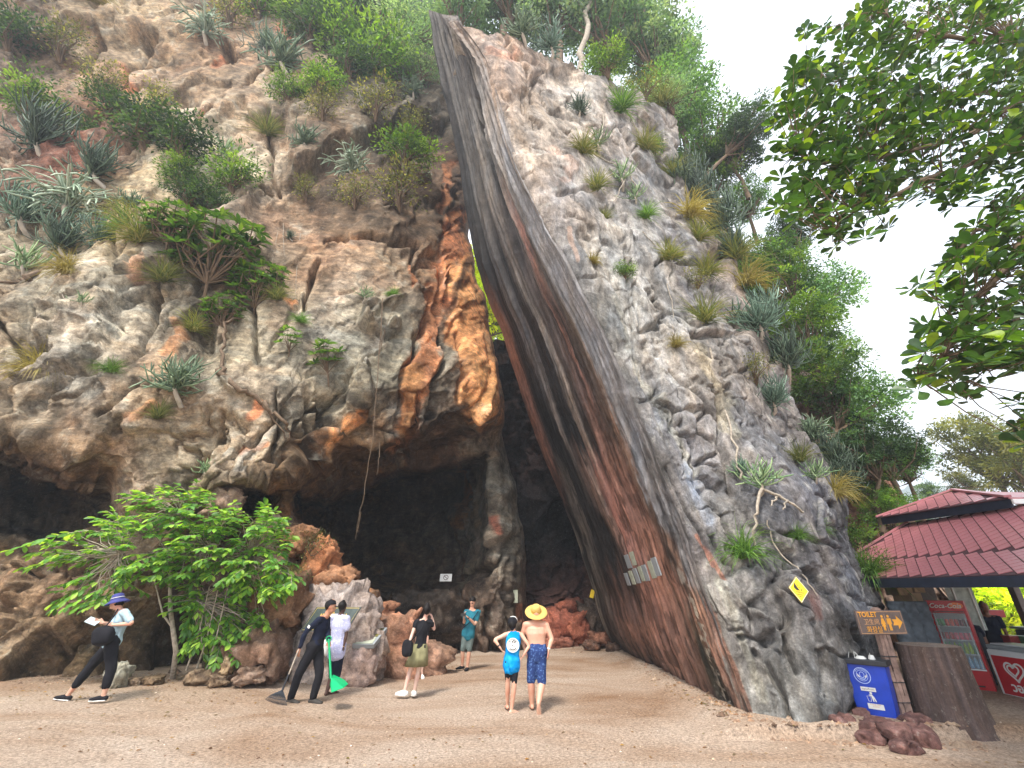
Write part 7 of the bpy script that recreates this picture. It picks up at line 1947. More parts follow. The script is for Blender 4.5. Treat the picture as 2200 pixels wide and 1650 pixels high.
thing_box('snack_tray', 'tray of green snack packets at the right edge of the photo', 'tray', at(2205, 1374, 11.0), (0.3, 0.3, 0.14), canmat('green_packets', (60, 110, 70)))
for i_, (u, v, w) in enumerate([(1930, 1268, 0.34), (1956, 1262, 0.3), (1950, 1285, 0.4)]):
    thing_box('carton', ['left cardboard carton stacked under the kiosk eave', 'upper right cardboard carton under the kiosk eave', 'lower cardboard carton under the kiosk eave'][i_], 'box', at(u, v, 11.6), (w, 0.4, 0.22), M['card'], 0.2 * i_, group='cartons stacked under the kiosk eave')
# banner
bp_ = empty('banner', at(2072, 1300, 11.2)); tag(bp_, 'translucent pale banner hanging right of the drinks fridge', 'banner')
M['banner'] = flat('pale_printed_banner', (0.42, 0.47, 0.43), 0.6, var=0.45, scale=5)
part('cloth', box_mesh('bc', 0.62, 0.01, 1.0, M['banner']), bp_, Matrix.Rotation(0.0, 4, 'Y')); part('pole', box_mesh('bpo', 0.04, 0.03, 1.0, M['white'], 0.004, (-0.16, -0.02, 0)), bp_, Matrix())
part('pole', box_mesh('bpo2', 0.03, 0.03, 1.0, M['white'], 0.004, (0.22, -0.02, 0)), bp_, Matrix())
# dark carved columns behind the stump
for i_, u in enumerate((1935, 1960, 1984)):
    P = at(u + 6, 1350, 10.6 - 0.05 * i_); P.z = 0
    n = 20; zz = np.linspace(0, 1.75, 60); T_, Z_ = np.meshgrid(np.linspace(0, 2 * math.pi, n, endpoint=False), zz)
    rr = 0.15 + 0.02 * np.abs(np.sin(Z_ * 26 + T_)) + 0.02 * (fbm(np.stack([np.cos(T_) * 2, np.sin(T_) * 2, Z_ * 8], -1), 3, 700 + i_) - 0.5)
    v = np.stack([rr * np.cos(T_), rr * np.sin(T_), Z_], -1); ii = np.arange(n * 60).reshape(60, n)
    o = obj_np('carved_column', v, np.stack([ii[:-1], np.roll(ii[:-1], -1, 1), np.roll(ii[1:], -1, 1), ii[1:]], -1).reshape(-1, 4), flat('blue_grey_bark', (0.085, 0.105, 0.13), 0.8, var=0.4, scale=8) if i_ == 0 else bpy.data.materials['blue_grey_bark'])
    o.location = P; tag(o, ['leftmost blue grey ribbed column behind the toilet sign', 'middle blue grey ribbed column behind the toilet sign', 'blue grey ribbed column touching the drinks fridge'][i_], 'column', 'ribbed columns behind the toilet sign')
thing_box('chair', 'dark curved chair back beside the drinks fridge', 'chair', at(2100, 1385, 11.0), (0.14, 0.3, 0.5), M['dark_cloth'], 0, 0.05)

# ------------------------------------------------------------------ far hill
hx = np.linspace(-200, 700, 180); hy = np.linspace(330, 640, 70)
HX, HY = np.meshgrid(hx, hy)
prof = np.interp(HX, [-200, 200, 270, 330, 372, 400, 440, 480, 560, 700], [6, 12, 30, 74, 92, 62, 40, 48, 30, 20])
fall = np.exp(-((HY - 420) / 75) ** 2)
HZ = prof * fall * (0.8 + 0.5 * fbm(np.stack([HX * 0.03, HY * 0.03, HX * 0], -1), 4, 801)) + 5 * (fbm(np.stack([HX * 0.15, HY * 0.15, HX * 0], -1), 4, 802)) - 3
hc = np.array(lin((70, 92, 56))) * (0.6 + 0.8 * fbm(np.stack([HX * 0.2, HY * 0.2, HX * 0], -1), 4, 803))[..., None]
hill = obj_np('far_hill', np.stack([HX, HY, HZ], -1), grid_faces(70, 180), M['leaf'], col=hc)
tag(hill, 'wooded blue hazy hill beyond the kiosk', kind='structure')

# ------------------------------------------------------------------ litter on the sand
g = np.random.default_rng(91)
def scatter(n, poly, g):
    p = sample_poly(poly, n, g); q = np.array([on_ground(u, v, 0.0) for u, v in p])
    q[:, 2] = ground_z(q[:, 0], q[:, 1]); return q
q = np.concatenate([scatter(160, [(0, 1490), (560, 1490), (560, 1530), (0, 1540)], g), scatter(130, [(0, 1500), (2190, 1600), (2190, 1650), (0, 1650)], g), scatter(120, [(1330, 1400), (1620, 1570), (1560, 1570), (1280, 1410)], g), scatter(80, [(860, 1400), (1300, 1390), (1300, 1420), (860, 1450)], g)])
n = len(q); th = g.random(n) * 6.28
v, f, c = leaf_quads(q + [0, 0, 0.008], np.stack([np.cos(th), np.sin(th), 0 * th], -1), np.tile([0, 0, 1.0], (n, 1)) + g.normal(0, .2, (n, 3)), g.uniform(0.03, 0.09, n), g.uniform(0.015, 0.04, n), colmix(((120, 84, 48), (90, 64, 42), (150, 120, 64), (100, 96, 50)), n, g))
o = obj_np('fallen_leaves', v, f, M['leaf'], col=c); tag(o, 'dry fallen leaves scattered over the sand', kind='stuff')
def pebbles(name, label, q, r, cols, mat):
    n = len(q); d = np.array([[1, 0, 0], [-1, 0, 0], [0, 1, 0], [0, -1, 0], [0, 0, 1], [0, 0, -1]], float)
    ff = np.array([[0, 2, 4], [2, 1, 4], [1, 3, 4], [3, 0, 4], [2, 0, 5], [1, 2, 5], [3, 1, 5], [0, 3, 5]])
    v = q[:, None] + d[None] * r[:, None, None] * g.uniform(0.6, 1.2, (n, 6, 1)) * [1, 1, 0.6]
    o = obj_np(name, v, (np.arange(n) * 6)[:, None, None].repeat(8, 1).reshape(n, 8, 1) + ff[None], mat, col=np.repeat(colmix(cols, n, g), 6, 0), smooth=False) if False else obj_np(name, v.reshape(-1, 3), ((np.arange(n) * 6)[:, None, None] + ff[None]).reshape(-1, 3), mat, col=np.repeat(colmix(cols, n, g), 6, 0), smooth=False)
    tag(o, label, kind='stuff')
q = np.concatenate([scatter(1500, [(-50, 1478), (640, 1462), (980, 1430), (980, 1448), (640, 1482), (-50, 1500)], g), scatter(700, [(980, 1390), (1330, 1384), (1630, 1560), (1860, 1590), (1850, 1606), (1600, 1590), (1300, 1402), (980, 1402)], g), scatter(200, [(1800, 1570), (2150, 1590), (2150, 1620), (1800, 1610)], g)])
pebbles('rubble', 'small loose rubble along the foot of the rocks', q, g.exponential(0.016, len(q)) + 0.008, ((150, 122, 100), (120, 98, 82), (170, 148, 126)), M['boulder'])
q = scatter(2600, [(-100, 1490), (1000, 1420), (1300, 1400), (1600, 1580), (2250, 1560), (2250, 1655), (-100, 1655)], g)
pebbles('gravel', 'coarse grit lying on the sand', q, g.exponential(0.004, len(q)) + 0.004, ((190, 165, 140), (140, 108, 84), (210, 194, 176), (110, 84, 68)), M['boulder'])

# ------------------------------------------------------------------ people
def skinmat(nm, c):
    m, nt, b = newmat(nm)
    t = N(nt, 'ShaderNodeTexCoord'); n = N(nt, 'ShaderNodeTexNoise', Scale=5.0, Detail=4.0)
    nt.links.new(t.outputs['Object'], n.inputs['Vector'])
    r = N(nt, 'ShaderNodeValToRGB'); e = r.color_ramp.elements
    e[0].position = 0.35; e[0].color = (c[0] * 1.02, c[1] * 0.82, c[2] * 0.78, 1); e[1].position = 0.65; e[1].color = (c[0] * 1.05, c[1] * 1.1, c[2] * 1.1, 1)
    nt.links.new(n.outputs[0], r.inputs[0]); nt.links.new(r.outputs[0], b.inputs['Base Color'])
    b.inputs['Roughness'].default_value = 0.5; b.inputs['Subsurface Weight'].default_value = 0.08; b.inputs['Subsurface Radius'].default_value = (0.02, 0.008, 0.004)
    return m
SK = {'light': skinmat('light_skin', (0.60, 0.36, 0.26)), 'pale': skinmat('pale_skin', (0.66, 0.47, 0.39)), 'tan': skinmat('tan_skin', (0.44, 0.235, 0.15)), 'brown': skinmat('brown_skin', (0.25, 0.12, 0.07)), 'dark': skinmat('dark_skin', (0.07, 0.035, 0.025))}
def cloth(nm, c, rough=0.85, pat=None):
    m, nt, b = newmat(nm)
    b.inputs['Roughness'].default_value = rough; b.inputs['Specular IOR Level'].default_value = 0.15
    t = N(nt, 'ShaderNodeTexCoord')
    if pat:
        v = N(nt, 'ShaderNodeTexVoronoi', feature=pat[3] if len(pat) > 3 else 'F1', Scale=pat[1]); wn_ = N(nt, 'ShaderNodeTexNoise', Scale=pat[1] * 0.7, Detail=3.0)
        ad = N(nt, 'ShaderNodeVectorMath', operation='MULTIPLY_ADD'); ad.inputs[1].default_value = (pat[2],) * 3
        nt.links.new(t.outputs['Object'], wn_.inputs['Vector']); nt.links.new(wn_.outputs['Color'], ad.inputs[0]); nt.links.new(t.outputs['Object'], ad.inputs[2]); nt.links.new(ad.outputs[0], v.inputs['Vector'])
        r = N(nt, 'ShaderNodeValToRGB'); e = r.color_ramp.elements
        e[0].position = 0.12; e[0].color = (*c, 1); e[1].position = 0.5; e[1].color = (*pat[0], 1)
        nt.links.new(v.outputs['Distance'], r.inputs[0]); nt.links.new(r.outputs[0], b.inputs['Base Color'])
    else:
        n = N(nt, 'ShaderNodeTexNoise', Scale=9.0, Detail=4.0); nt.links.new(t.outputs['Object'], n.inputs['Vector'])
        r = N(nt, 'ShaderNodeValToRGB'); e = r.color_ramp.elements
        e[0].position = 0.3; e[0].color = (c[0] * .8, c[1] * .8, c[2] * .8, 1); e[1].position = 0.7; e[1].color = (c[0] * 1.2, c[1] * 1.2, c[2] * 1.2, 1)
        nt.links.new(n.outputs[0], r.inputs[0]); nt.links.new(r.outputs[0], b.inputs['Base Color'])
    return m
CL = {'black': cloth('black_cloth', (0.014, 0.014, 0.018)), 'navy': cloth('navy_cloth', (0.012, 0.016, 0.035)), 'paleblue': cloth('pale_blue_cloth', (0.36, 0.50, 0.58), pat=None), 'hatblue': cloth('indigo_hat', (0.055, 0.06, 0.20)), 'lav': cloth('lavender_print_shirt', (0.72, 0.72, 0.84), pat=((0.42, 0.44, 0.66), 26, 0.2)),
      'olive': cloth('olive_skirt_cloth', (0.24, 0.23, 0.125)), 'teal': cloth('teal_cloth', (0.025, 0.16, 0.22)), 'greyshort': cloth('grey_green_shorts', (0.12, 0.155, 0.15)), 'cyan': cloth('bright_blue_tank', (0.02, 0.36, 0.76), pat=((0.0, 0.24, 0.62), 7, 0.3)),
      'board': cloth('blue_floral_board_shorts', (0.10, 0.19, 0.42), pat=((0.025, 0.05, 0.17), 22, 0.12)), 'straw': cloth('woven_straw', (0.62, 0.42, 0.13)), 'strawband': cloth('darker_straw_band', (0.48, 0.28, 0.06)), 'white': cloth('white_rubber', (0.75, 0.75, 0.73), 0.5), 'hair': cloth('black_hair', (0.012, 0.010, 0.010), 0.5), 'boot': cloth('dusty_boots', (0.055, 0.05, 0.046))}

def closed_tube(mb, pts, a, b_, side, sides=14):
    """elliptical loft, half widths a along `side`, b across; closed round ends"""
    pts = np.asarray(pts, float); k = len(pts)
    a = np.broadcast_to(np.asarray(a, float), (k,)); b_ = np.broadcast_to(np.asarray(b_, float), (k,))
    T = np.gradient(pts, axis=0); T /= np.linalg.norm(T, axis=1, keepdims=True) + 1e-9
    side = np.asarray(side, float)
    if side.ndim == 1: side = np.repeat(side[None], k, 0)
    rings = []
    def ring(p, t, s, ra, rb):
        s = unit(s - t * (s @ t)); f = np.cross(t, s)
        an = np.arange(sides) / sides * 2 * math.pi
        return p + ra * np.cos(an)[:, None] * s + rb * np.sin(an)[:, None] * f
    for q in (0.9, 0.55):
        c_ = math.sqrt(1 - q * q); rings.append(ring(pts[0] - T[0] * min(a[0], b_[0]) * q, T[0], side[0], a[0] * c_, b_[0] * c_))
    for i in range(k): rings.append(ring(pts[i], T[i], side[i], a[i], b_[i]))
    for q in (0.55, 0.9):
        c_ = math.sqrt(1 - q * q); rings.append(ring(pts[-1] + T[-1] * min(a[-1], b_[-1]) * q, T[-1], side[-1], a[-1] * c_, b_[-1] * c_))
    n = len(rings); v = np.concatenate(rings + [rings[0].mean(0)[None], rings[-1].mean(0)[None]])
    i = np.arange(n * sides).reshape(n, sides)
    mb.add(v, np.stack([i[:-1], np.roll(i[:-1], -1, 1), np.roll(i[1:], -1, 1), i[1:]], -1).reshape(-1, 4), (1, 1, 1))
    # end fans: triangles need their own block
    base_ = mb.n - len(v)
    mb.f3.append(np.array([[n * sides, (j + 1) % sides, j] for j in range(sides)]) + base_)
    mb.f3.append(np.array([[n * sides + 1, (n - 1) * sides + j, (n - 1) * sides + (j + 1) % sides] for j in range(sides)]) + base_)

def sph(mb, c, r, fw=(0, 1, 0), n=12):
    """ellipsoid r=(side, forward, up)"""
    fw = unit(np.array(fw, float)); up = np.array([0, 0, 1.0]); s = unit(np.cross(fw, up)); up = np.cross(s, fw)
    a = np.linspace(-1, 1, 9)[1:-1] * 0.97
    c = np.array(c, float)
    pts = [c + up * r[2] * math.sin(x * math.pi / 2) for x in a]
    closed_tube(mb, pts, [r[0] * math.cos(x * math.pi / 2) for x in a], [r[1] * math.cos(x * math.pi / 2) for x in a], s, n)

def fuse(name, mb, mat, parent, voxel=0.011, wr=0.0, smooth_it=3, dec=0.6, col=None, off=Vector((0, 0, 0))):
    me = mb.mesh('tmp', mat)
    o = bpy.data.objects.new('tmp', me); COL.objects.link(o)
    r = o.modifiers.new('r', 'REMESH'); r.mode = 'VOXEL'; r.voxel_size = voxel; r.use_smooth_shade = True
    s = o.modifiers.new('s', 'SMOOTH'); s.iterations = smooth_it; s.factor = 0.5
    d = o.modifiers.new('d', 'DECIMATE'); d.ratio = dec
    bpy.context.view_layer.update()
    m2 = bpy.data.meshes.new_from_object(o.evaluated_get(bpy.context.evaluated_depsgraph_get()))
    bpy.data.objects.remove(o); bpy.data.meshes.remove(me)
    n = len(m2.vertices); co = np.zeros(n * 3); m2.vertices.foreach_get('co', co); co = co.reshape(-1, 3)
    if wr:
        nm = np.zeros(n * 3); m2.vertices.foreach_get('normal', nm); nm = nm.reshape(-1, 3)
        w = (np.abs(vnoise(co * [16, 16, 7], 900) * 2 - 1) - 0.5) + 0.5 * (vnoise(co * [30, 30, 18], 901) - 0.5)
        co = co + nm * (w * wr)[:, None]
    m2.vertices.foreach_set('co', (co - np.array(off)).ravel())
    m2.materials.clear(); m2.materials.append(mat)
    m2.polygons.foreach_set('use_smooth', np.ones(len(m2.polygons), bool)); m2.update()
    o = bpy.data.objects.new(name, m2); link(o, parent)
    return o

def limb(mb, A, B, C, r, side=(1, 0, 0), k=1.0):
    """three joints with muscle taper; r = (start, mid bulge, joint, lower bulge, end)"""
    A, B, C = map(np.array, (A, B, C))
    pts = [A, A * .6 + B * .4, B, B * .65 + C * .35, C]
    q = cat(np.array(pts, float), np.linspace(0, 4, 13)); rr = np.interp(np.linspace(0, 4, 13), range(5), r)
    closed_tube(mb, q, rr, rr, side, 12)

def hand(mb, W, D, Nn, s=1.0, curl=0.5, thumb=1):
    """palm and five fingers; W wrist, D direction, Nn palm normal"""
    W = np.array(W, float); D = unit(np.array(D, float)); Nn = np.array(Nn, float); Nn = unit(Nn - D * (Nn @ D)); S_ = np.cross(D, Nn) * thumb
    closed_tube(mb, [W, W + D * 0.045 * s, W + D * 0.085 * s], [0.026 * s, 0.040 * s, 0.038 * s], [0.019 * s, 0.015 * s, 0.012 * s], S_, 10)
    for j, (o_, L_) in enumerate(((0.028, 0.070), (0.010, 0.080), (-0.010, 0.074), (-0.028, 0.058))):
        p = W + D * 0.085 * s + S_ * o_ * s; d = D + S_ * o_ * 3.5
        pp = [p]
        for q in range(3):
            d = unit(d + Nn * curl * (0.35 + 0.25 * q)); pp.append(pp[-1] + d * L_ * s / 3)
        closed_tube(mb, pp, [0.0095 * s, 0.009 * s, 0.0085 * s, 0.007 * s], [0.0095 * s, 0.009 * s, 0.0085 * s, 0.007 * s], S_, 7)
    p = W + D * 0.025 * s + S_ * 0.026 * s; d = unit(D * 0.75 + S_ * 0.8 + Nn * 0.3)
    closed_tube(mb, [p, p + d * 0.03 * s, p + unit(d + D * 0.6) * 0.062 * s], [0.013 * s, 0.011 * s, 0.008 * s], [0.013 * s, 0.011 * s, 0.008 * s], D, 7)

def person(label, Y, J, face, skin, s=1.0, build=1.0, hands=(0.5, 0.5), foot=None, head_fw=None, bare_feet=True, sex='m', gz=0.0):
    """J joints -> (u, v, dy); returns root, world joints"""
    W = {k: np.array(at(u, v, Y + dy)) for k, (u, v, dy) in J.items()}
    fc_ = np.array([math.sin(face), math.cos(face), 0.0]); sd = np.array([fc_[1], -fc_[0], 0])
    hf = unit(np.array(head_fw, float)) if head_fw is not None else fc_
    foot_pts = [W['hL_'] if 'hL_' in W else W['aL'], W['aR']]
    c = (W['aL'] + W['aR']) / 2
    root = empty('person', (c[0], c[1], gz))
    tag(root, label, 'person')
    mb = MB()
    hc_ = W['head']; up = unit(hc_ - W['neck']) * 0.5 + np.array([0, 0, 0.5])
    sph(mb, hc_ + np.array([0, 0, 0.018]) * s, (0.080 * s, 0.099 * s, 0.102 * s), hf)
    sph(mb, hc_ - np.array([0, 0, 0.045]) * s + hf * 0.022 * s, (0.060 * s, 0.066 * s, 0.066 * s), hf)
    sph(mb, hc_ + hf * 0.094 * s - np.array([0, 0, 0.008]) * s, (0.013 * s, 0.018 * s, 0.024 * s), hf, 8)
    hs = np.cross(hf, [0, 0, 1.0])
    for k in (-1, 1): sph(mb, hc_ + hs * k * 0.075 * s - hf * 0.005 * s, (0.010 * s, 0.020 * s, 0.030 * s), hf, 8)
    for z_, r_ in ((-0.056, 0.010), (-0.068, 0.010)): sph(mb, hc_ + hf * 0.082 * s + np.array([0, 0, z_]) * s, (0.022 * s, 0.008 * s, r_ * 0.7 * s), hf, 8)
    N_ = W['neck']
    closed_tube(mb, [hc_ - [0, 0, 0.06 * s] - hf * 0.015 * s, N_ + (hc_ - N_) * 0.3, N_ - [0, 0, 0.03 * s]], [0.052 * s, 0.052 * s * build, 0.068 * s * build], [0.052 * s, 0.054 * s * build, 0.062 * s * build], sd)
    sL, sR, H = W['sL'], W['sR'], (W['hL'] + W['hR']) / 2
    Sv = unit(sR - sL); Hv = unit(W['hR'] - W['hL']); shw = np.linalg.norm(sR - sL) / 2
    top = (sL + sR) / 2
    tt_ = np.array([0, 0.12, 0.3, 0.5, 0.72, 0.9, 1.0])
    ctr = np.array([H * (1 - t) + top * t for t in tt_]) - np.outer(np.array([0, 0, 0.0, 0.0, 0.0, 0.0, 0.0]), fc_)
    wf = 1.0 if sex == 'm' else 0.88
    aw = np.array([0.150, 0.160, 0.138 * wf, 0.140 * wf, 0.160, 0.150, 0.11]) * s * build
    bw_ = np.array([0.105, 0.115, 0.100, 0.100, 0.115, 0.095, 0.06]) * s * build
    sv = np.array([Hv * (1 - t) + Sv * t for t in tt_])
    closed_tube(mb, ctr, aw, bw_, sv, 20)
    closed_tube(mb, [sL, sL * .5 + top * .5 + [0, 0, 0.012], top + [0, 0, 0.02], sR * .5 + top * .5 + [0, 0, 0.012], sR], np.array([0.052, 0.058, 0.062, 0.058, 0.052]) * s * build, np.array([0.052, 0.062, 0.07, 0.062, 0.052]) * s * build, (0, 0, 1), 14)
    ab = build * 0.6 + 0.4
    for k in 'LR':
        limb(mb, W['s' + k], W['e' + k], W['w' + k], np.array([0.052, 0.047, 0.037, 0.038, 0.026]) * s * ab)
        dirw = W.get('f' + k, None)
        d = unit(W['w' + k] - W['e' + k]) if dirw is None else unit(dirw - W['w' + k])
        hand(mb, W['w' + k], d, -Sv * (1 if k == 'R' else -1) + fc_ * 0.3, s * 1.02, hands[0 if k == 'L' else 1], 1 if k == 'R' else -1)
        limb(mb, W['h' + k], W['k' + k], W['a' + k], np.array([0.088, 0.080, 0.056, 0.058, 0.036]) * s * (build * 0.7 + 0.3))
        sph(mb, W['h' + k] - fc_ * 0.025 * s + [0, 0, 0.02], (0.080 * s, 0.088 * s, 0.09 * s), fc_)
        a_ = W['a' + k]; ff_ = unit(np.array(foot[0 if k == 'L' else 1], float)) if foot else fc_
        fs = np.cross(ff_, [0, 0, 1.0])
        closed_tube(mb, [a_ - ff_ * 0.035 * s - [0, 0, 0.035 * s], a_ + ff_ * 0.03 * s - [0, 0, 0.03 * s], a_ + ff_ * 0.11 * s - [0, 0, 0.045 * s], a_ + ff_ * 0.17 * s - [0, 0, 0.055 * s]], np.array([0.032, 0.036, 0.044, 0.036]) * s, np.array([0.032, 0.040, 0.024, 0.014]) * s, fs, 12)
    off = Vector(root.location)
    fuse('body', mb, SK[skin], root, 0.0115, off=off)
    W['fc'], W['sd'], W['hf'], W['Sv'], W['Hv'], W['ctr'], W['aw'], W['bw'], W['svv'], W['s'], W['b'], W['off'] = fc_, sd, hf, Sv, Hv, ctr, aw, bw_, sv, s, build, off
    return root, W

def shirt(root, W, mat, t0=0.0, sleeve=0.55, inf=0.016, name='shirt', drop=0.03, wr=0.018, sleeveless=False, lab=None):
    mb = MB(); s = W['s']
    c = W['ctr'].copy(); c[0] = c[0] - np.array([0, 0, drop])
    c = c + (c[-1] - c[0]) * 0
    i0 = 0
    aw, bw_ = W['aw'] + inf, W['bw'] + inf
    aw[0] += 0.012 + drop * .2; bw_[0] += 0.02 + drop * .2; aw[1] += 0.006 + drop * .1; bw_[1] += 0.014 + drop * .1
    closed_tube(mb, c, aw, bw_, W['svv'], 20)
    top = (W['sL'] + W['sR']) / 2
    k = 0.62 if sleeveless else 1.0
    A, B = top + (W['sL'] - top) * k, top + (W['sR'] - top) * k
    r_ = (0.060 if not sleeveless else 0.050) * s * W['b'] + inf * 0.6
    closed_tube(mb, [A, A * .5 + top * .5, top - [0, 0, 0.01], B * .5 + top * .5, B], [r_ * 0.95, r_, r_, r_, r_ * 0.95], [r_, r_ * 1.1, r_ * 1.15, r_ * 1.1, r_], (0, 0, 1), 14)
    if not sleeveless:
        ab = W['b'] * 0.6 + 0.4
        for q in 'LR':
            S_, E_, Wr = W['s' + q], W['e' + q], W['w' + q]
            if sleeve <= 1:
                P1 = S_ + (E_ - S_) * sleeve
                closed_tube(mb, [S_, (S_ + P1) / 2, P1], np.array([0.058, 0.058, 0.060]) * s * ab + inf * 0.5, np.array([0.058, 0.058, 0.060]) * s * ab + inf * 0.5, (0.3, 1, 0.2), 14)
            else:
                P1 = E_ + (Wr - E_) * (sleeve - 1)
                q_ = cat(np.array([S_, (S_ + E_) / 2, E_, (E_ + P1) / 2, P1]), np.linspace(0, 4, 11)); rr = np.interp(np.linspace(0, 4, 11), range(5), np.array([0.055, 0.052, 0.044, 0.042, 0.034]) * s * ab + inf * 0.5)
                closed_tube(mb, q_, rr, rr, (0.3, 1, 0.2), 12)
    o = fuse(name, mb, mat, root, 0.012, wr, off=W['off'], dec=0.55)
    if lab: o['label'] = lab
    return o

def trousers(root, W, mat, length=1.9, inf=0.014, flare=0.0, name='trousers', wr=0.010, waist=0.16, tight=False):
    mb = MB(); s = W['s']; H = (W['hL'] + W['hR']) / 2; c = W['ctr']
    up = unit(c[3] - c[0])
    closed_tube(mb, [H - up * 0.02, H + up * 0.06 * s, H + up * waist * s * 0.85], [W['aw'][0] + inf, W['aw'][1] + inf, W['aw'][2] + inf * 0.9], [W['bw'][0] + inf, W['bw'][1] + inf, W['bw'][2] + inf], W['Hv'], 20)
    for q in 'LR':
        A, B, C_ = W['h' + q], W['k' + q], W['a' + q]
        P1 = A + (B - A) * min(length, 1.0) if length <= 1 else B + (C_ - B) * (length - 1)
        kk = W['b'] * 0.7 + 0.3
        if length <= 1:
            pts_ = [A, (A + P1) / 2, P1]; rr = np.array([0.092, 0.086, 0.070 + flare]) * s * kk + inf
            sp = abs((W['kL'] - W['kR']) @ W['Hv']) * 0.5; rr[2] = min(rr[2], max(sp * 0.88, 0.057 * s * kk + 0.005)); rr[1] = min(rr[1], max(sp * 1.05, 0.080 * s * kk + 0.006))
            closed_tube(mb, pts_, rr, rr, W['Hv'], 16)
        else:
            q_ = cat(np.array([A, (A + B) / 2, B, (B + P1) / 2, P1]), np.linspace(0, 4, 11)); rr = np.interp(np.linspace(0, 4, 11), range(5), np.array([0.092, 0.082, 0.062, 0.060, 0.046 + flare]) * s * kk + inf)
            closed_tube(mb, q_, rr, rr, W['Hv'], 14)
        sph(mb, A - W['fc'] * 0.03 * s + np.array([0, 0, 0.02]), (0.082 * s + inf * .7, 0.090 * s + inf * .7, 0.09 * s), W['fc'])
    return fuse(name, mb, mat, root, 0.012, wr, off=W['off'], dec=0.55)

def hair(root, W, mat, name='hair', r=(0.090, 0.108, 0.105), back=0.022, lift=0.030, extra=None):
    mb = MB(); s = W['s']; h = W['head']
    sph(mb, h + np.array([0, 0, lift]) * s - W['hf'] * back * s, tuple(x * s for x in r), W['hf'])
    if extra: extra(mb, h, s)
    return fuse(name, mb, mat, root, 0.011, 0.006, off=W['off'])

def revolve(name, c, prof, mat, root, off, fw, tilt=0.0, n=28, sx=1.0, roll=0.0):
    """hat surface: prof (r, z)"""
    p = np.array(prof, float); a = np.arange(n) / n * 2 * math.pi
    fw = unit(np.array(fw, float)); sd = np.cross(fw, [0, 0, 1.0]); up = np.array([0, 0, 1.0])
    f2 = fw * math.cos(tilt) + up * math.sin(tilt); u2 = up * math.cos(tilt) - fw * math.sin(tilt)
    s2_ = sd * math.cos(roll) + u2 * math.sin(roll); u3 = u2 * math.cos(roll) - sd * math.sin(roll)
    v = (np.array(c) - np.array(off))[None, None] + p[:, None, 0:1] * (np.cos(a)[None, :, None] * s2_ * sx + np.sin(a)[None, :, None] * f2) + p[:, None, 1:2] * u3
    m_ = len(p); i = np.arange(m_ * n).reshape(m_, n)
    return obj_np(name, v.reshape(-1, 3), np.stack([i[:-1], np.roll(i[:-1], -1, 1), np.roll(i[1:], -1, 1), i[1:]], -1).reshape(-1, 4), mat, root)

def shoes(root, W, mat, foot, sole=None, name='shoe', high=0.0, k=1.0, lift=0.0):
    s = W['s']
    for j, q in enumerate('LR'):
        a_ = W['a' + q]; ff_ = unit(np.array(foot[j], float)); fs = np.cross(ff_, [0, 0, 1.0]); mb = MB()
        closed_tube(mb, [a_ - ff_ * 0.045 * s - [0, 0, 0.040 * s], a_ + ff_ * 0.03 * s - [0, 0, 0.035 * s], a_ + ff_ * 0.12 * s - [0, 0, 0.048 * s], a_ + ff_ * 0.185 * s - [0, 0, 0.055 * s]], np.array([0.042, 0.046, 0.054, 0.044]) * s * k, np.array([0.040, 0.046 , 0.034, 0.024]) * s * k, fs, 14)
        if high: closed_tube(mb, [a_ - [0, 0, 0.03], a_ + [0, 0, high]], [0.05 * s, 0.048 * s], [0.052 * s, 0.05 * s], fs, 12)
        o = fuse(name, mb, mat, root, 0.011, 0.0, off=W['off'])
        if sole:
            mb = MB(); closed_tube(mb, [a_ - ff_ * 0.05 * s - [0, 0, 0.072 * s], a_ + ff_ * 0.08 * s - [0, 0, 0.074 * s], a_ + ff_ * 0.195 * s - [0, 0, 0.072 * s]], np.array([0.046, 0.052, 0.048]) * s * k, [0.014, 0.013, 0.013], fs, 12)
            so = fuse('sole', mb, sole, o, 0.010, 0.0, off=W['off'])
def gl(P):           # lens strip / dark glasses
    pass
def band(root, W, name, c, r, w, mat, d):
    mb = MB(); d = unit(np.array(d, float)); mb.tube([np.array(c) - d * w, np.array(c) + d * w], [r, r], (1, 1, 1), 12)
    o = mb.obj(name, mat, root); o.location = -W['off']; return o
def cord_(name, pts_, r, mat, label=None, cat_=None, root=None, off=None):
    mb = MB(); q = np.array([np.array(p) for p in pts_]); q = cat(q, np.linspace(0, len(q) - 1, len(q) * 4)); mb.tube(q, [r] * len(q), (1, 1, 1), 6)
    o = mb.obj(name, mat, root)
    if off is not None: o.location = -off
    if label: tag(o, label, cat_)
    return o

# 1 walking woman at the left
R_, W = person('person in a blue sun hat walking left with one leg stretched forward', 9.35, {
 'head': (251, 1294, 0), 'neck': (258, 1311, 0), 'sL': (268, 1316, -0.16), 'sR': (262, 1318, 0.17), 'eL': (283, 1339, -0.20), 'wL': (244, 1343, -0.22), 'fL': (228, 1344, -0.2), 'eR': (246, 1343, 0.18), 'wR': (222, 1338, 0.0), 'fR': (206, 1333, -0.05),
 'hL': (240, 1384, -0.08), 'hR': (238, 1384, 0.09), 'kL': (238, 1438, -0.10), 'aL': (223, 1494, -0.08), 'kR': (194, 1433, 0.08), 'aR': (146, 1493, 0.05)}, math.radians(-86), 'light', 1.0, 0.95, (0.6, 0.5), [(-1, -0.15, 0), (-1, -0.1, 0.12)], (-0.85, -0.35, -0.45), sex='f', gz=0.2)
shirt(R_, W, CL['paleblue'], sleeve=0.75, inf=0.022, drop=-0.02)
trousers(R_, W, CL['black'], 1.62, 0.022, 0.004)
hair(R_, W, CL['hair'], lift=0.0, back=0.02, r=(0.082, 0.100, 0.105))
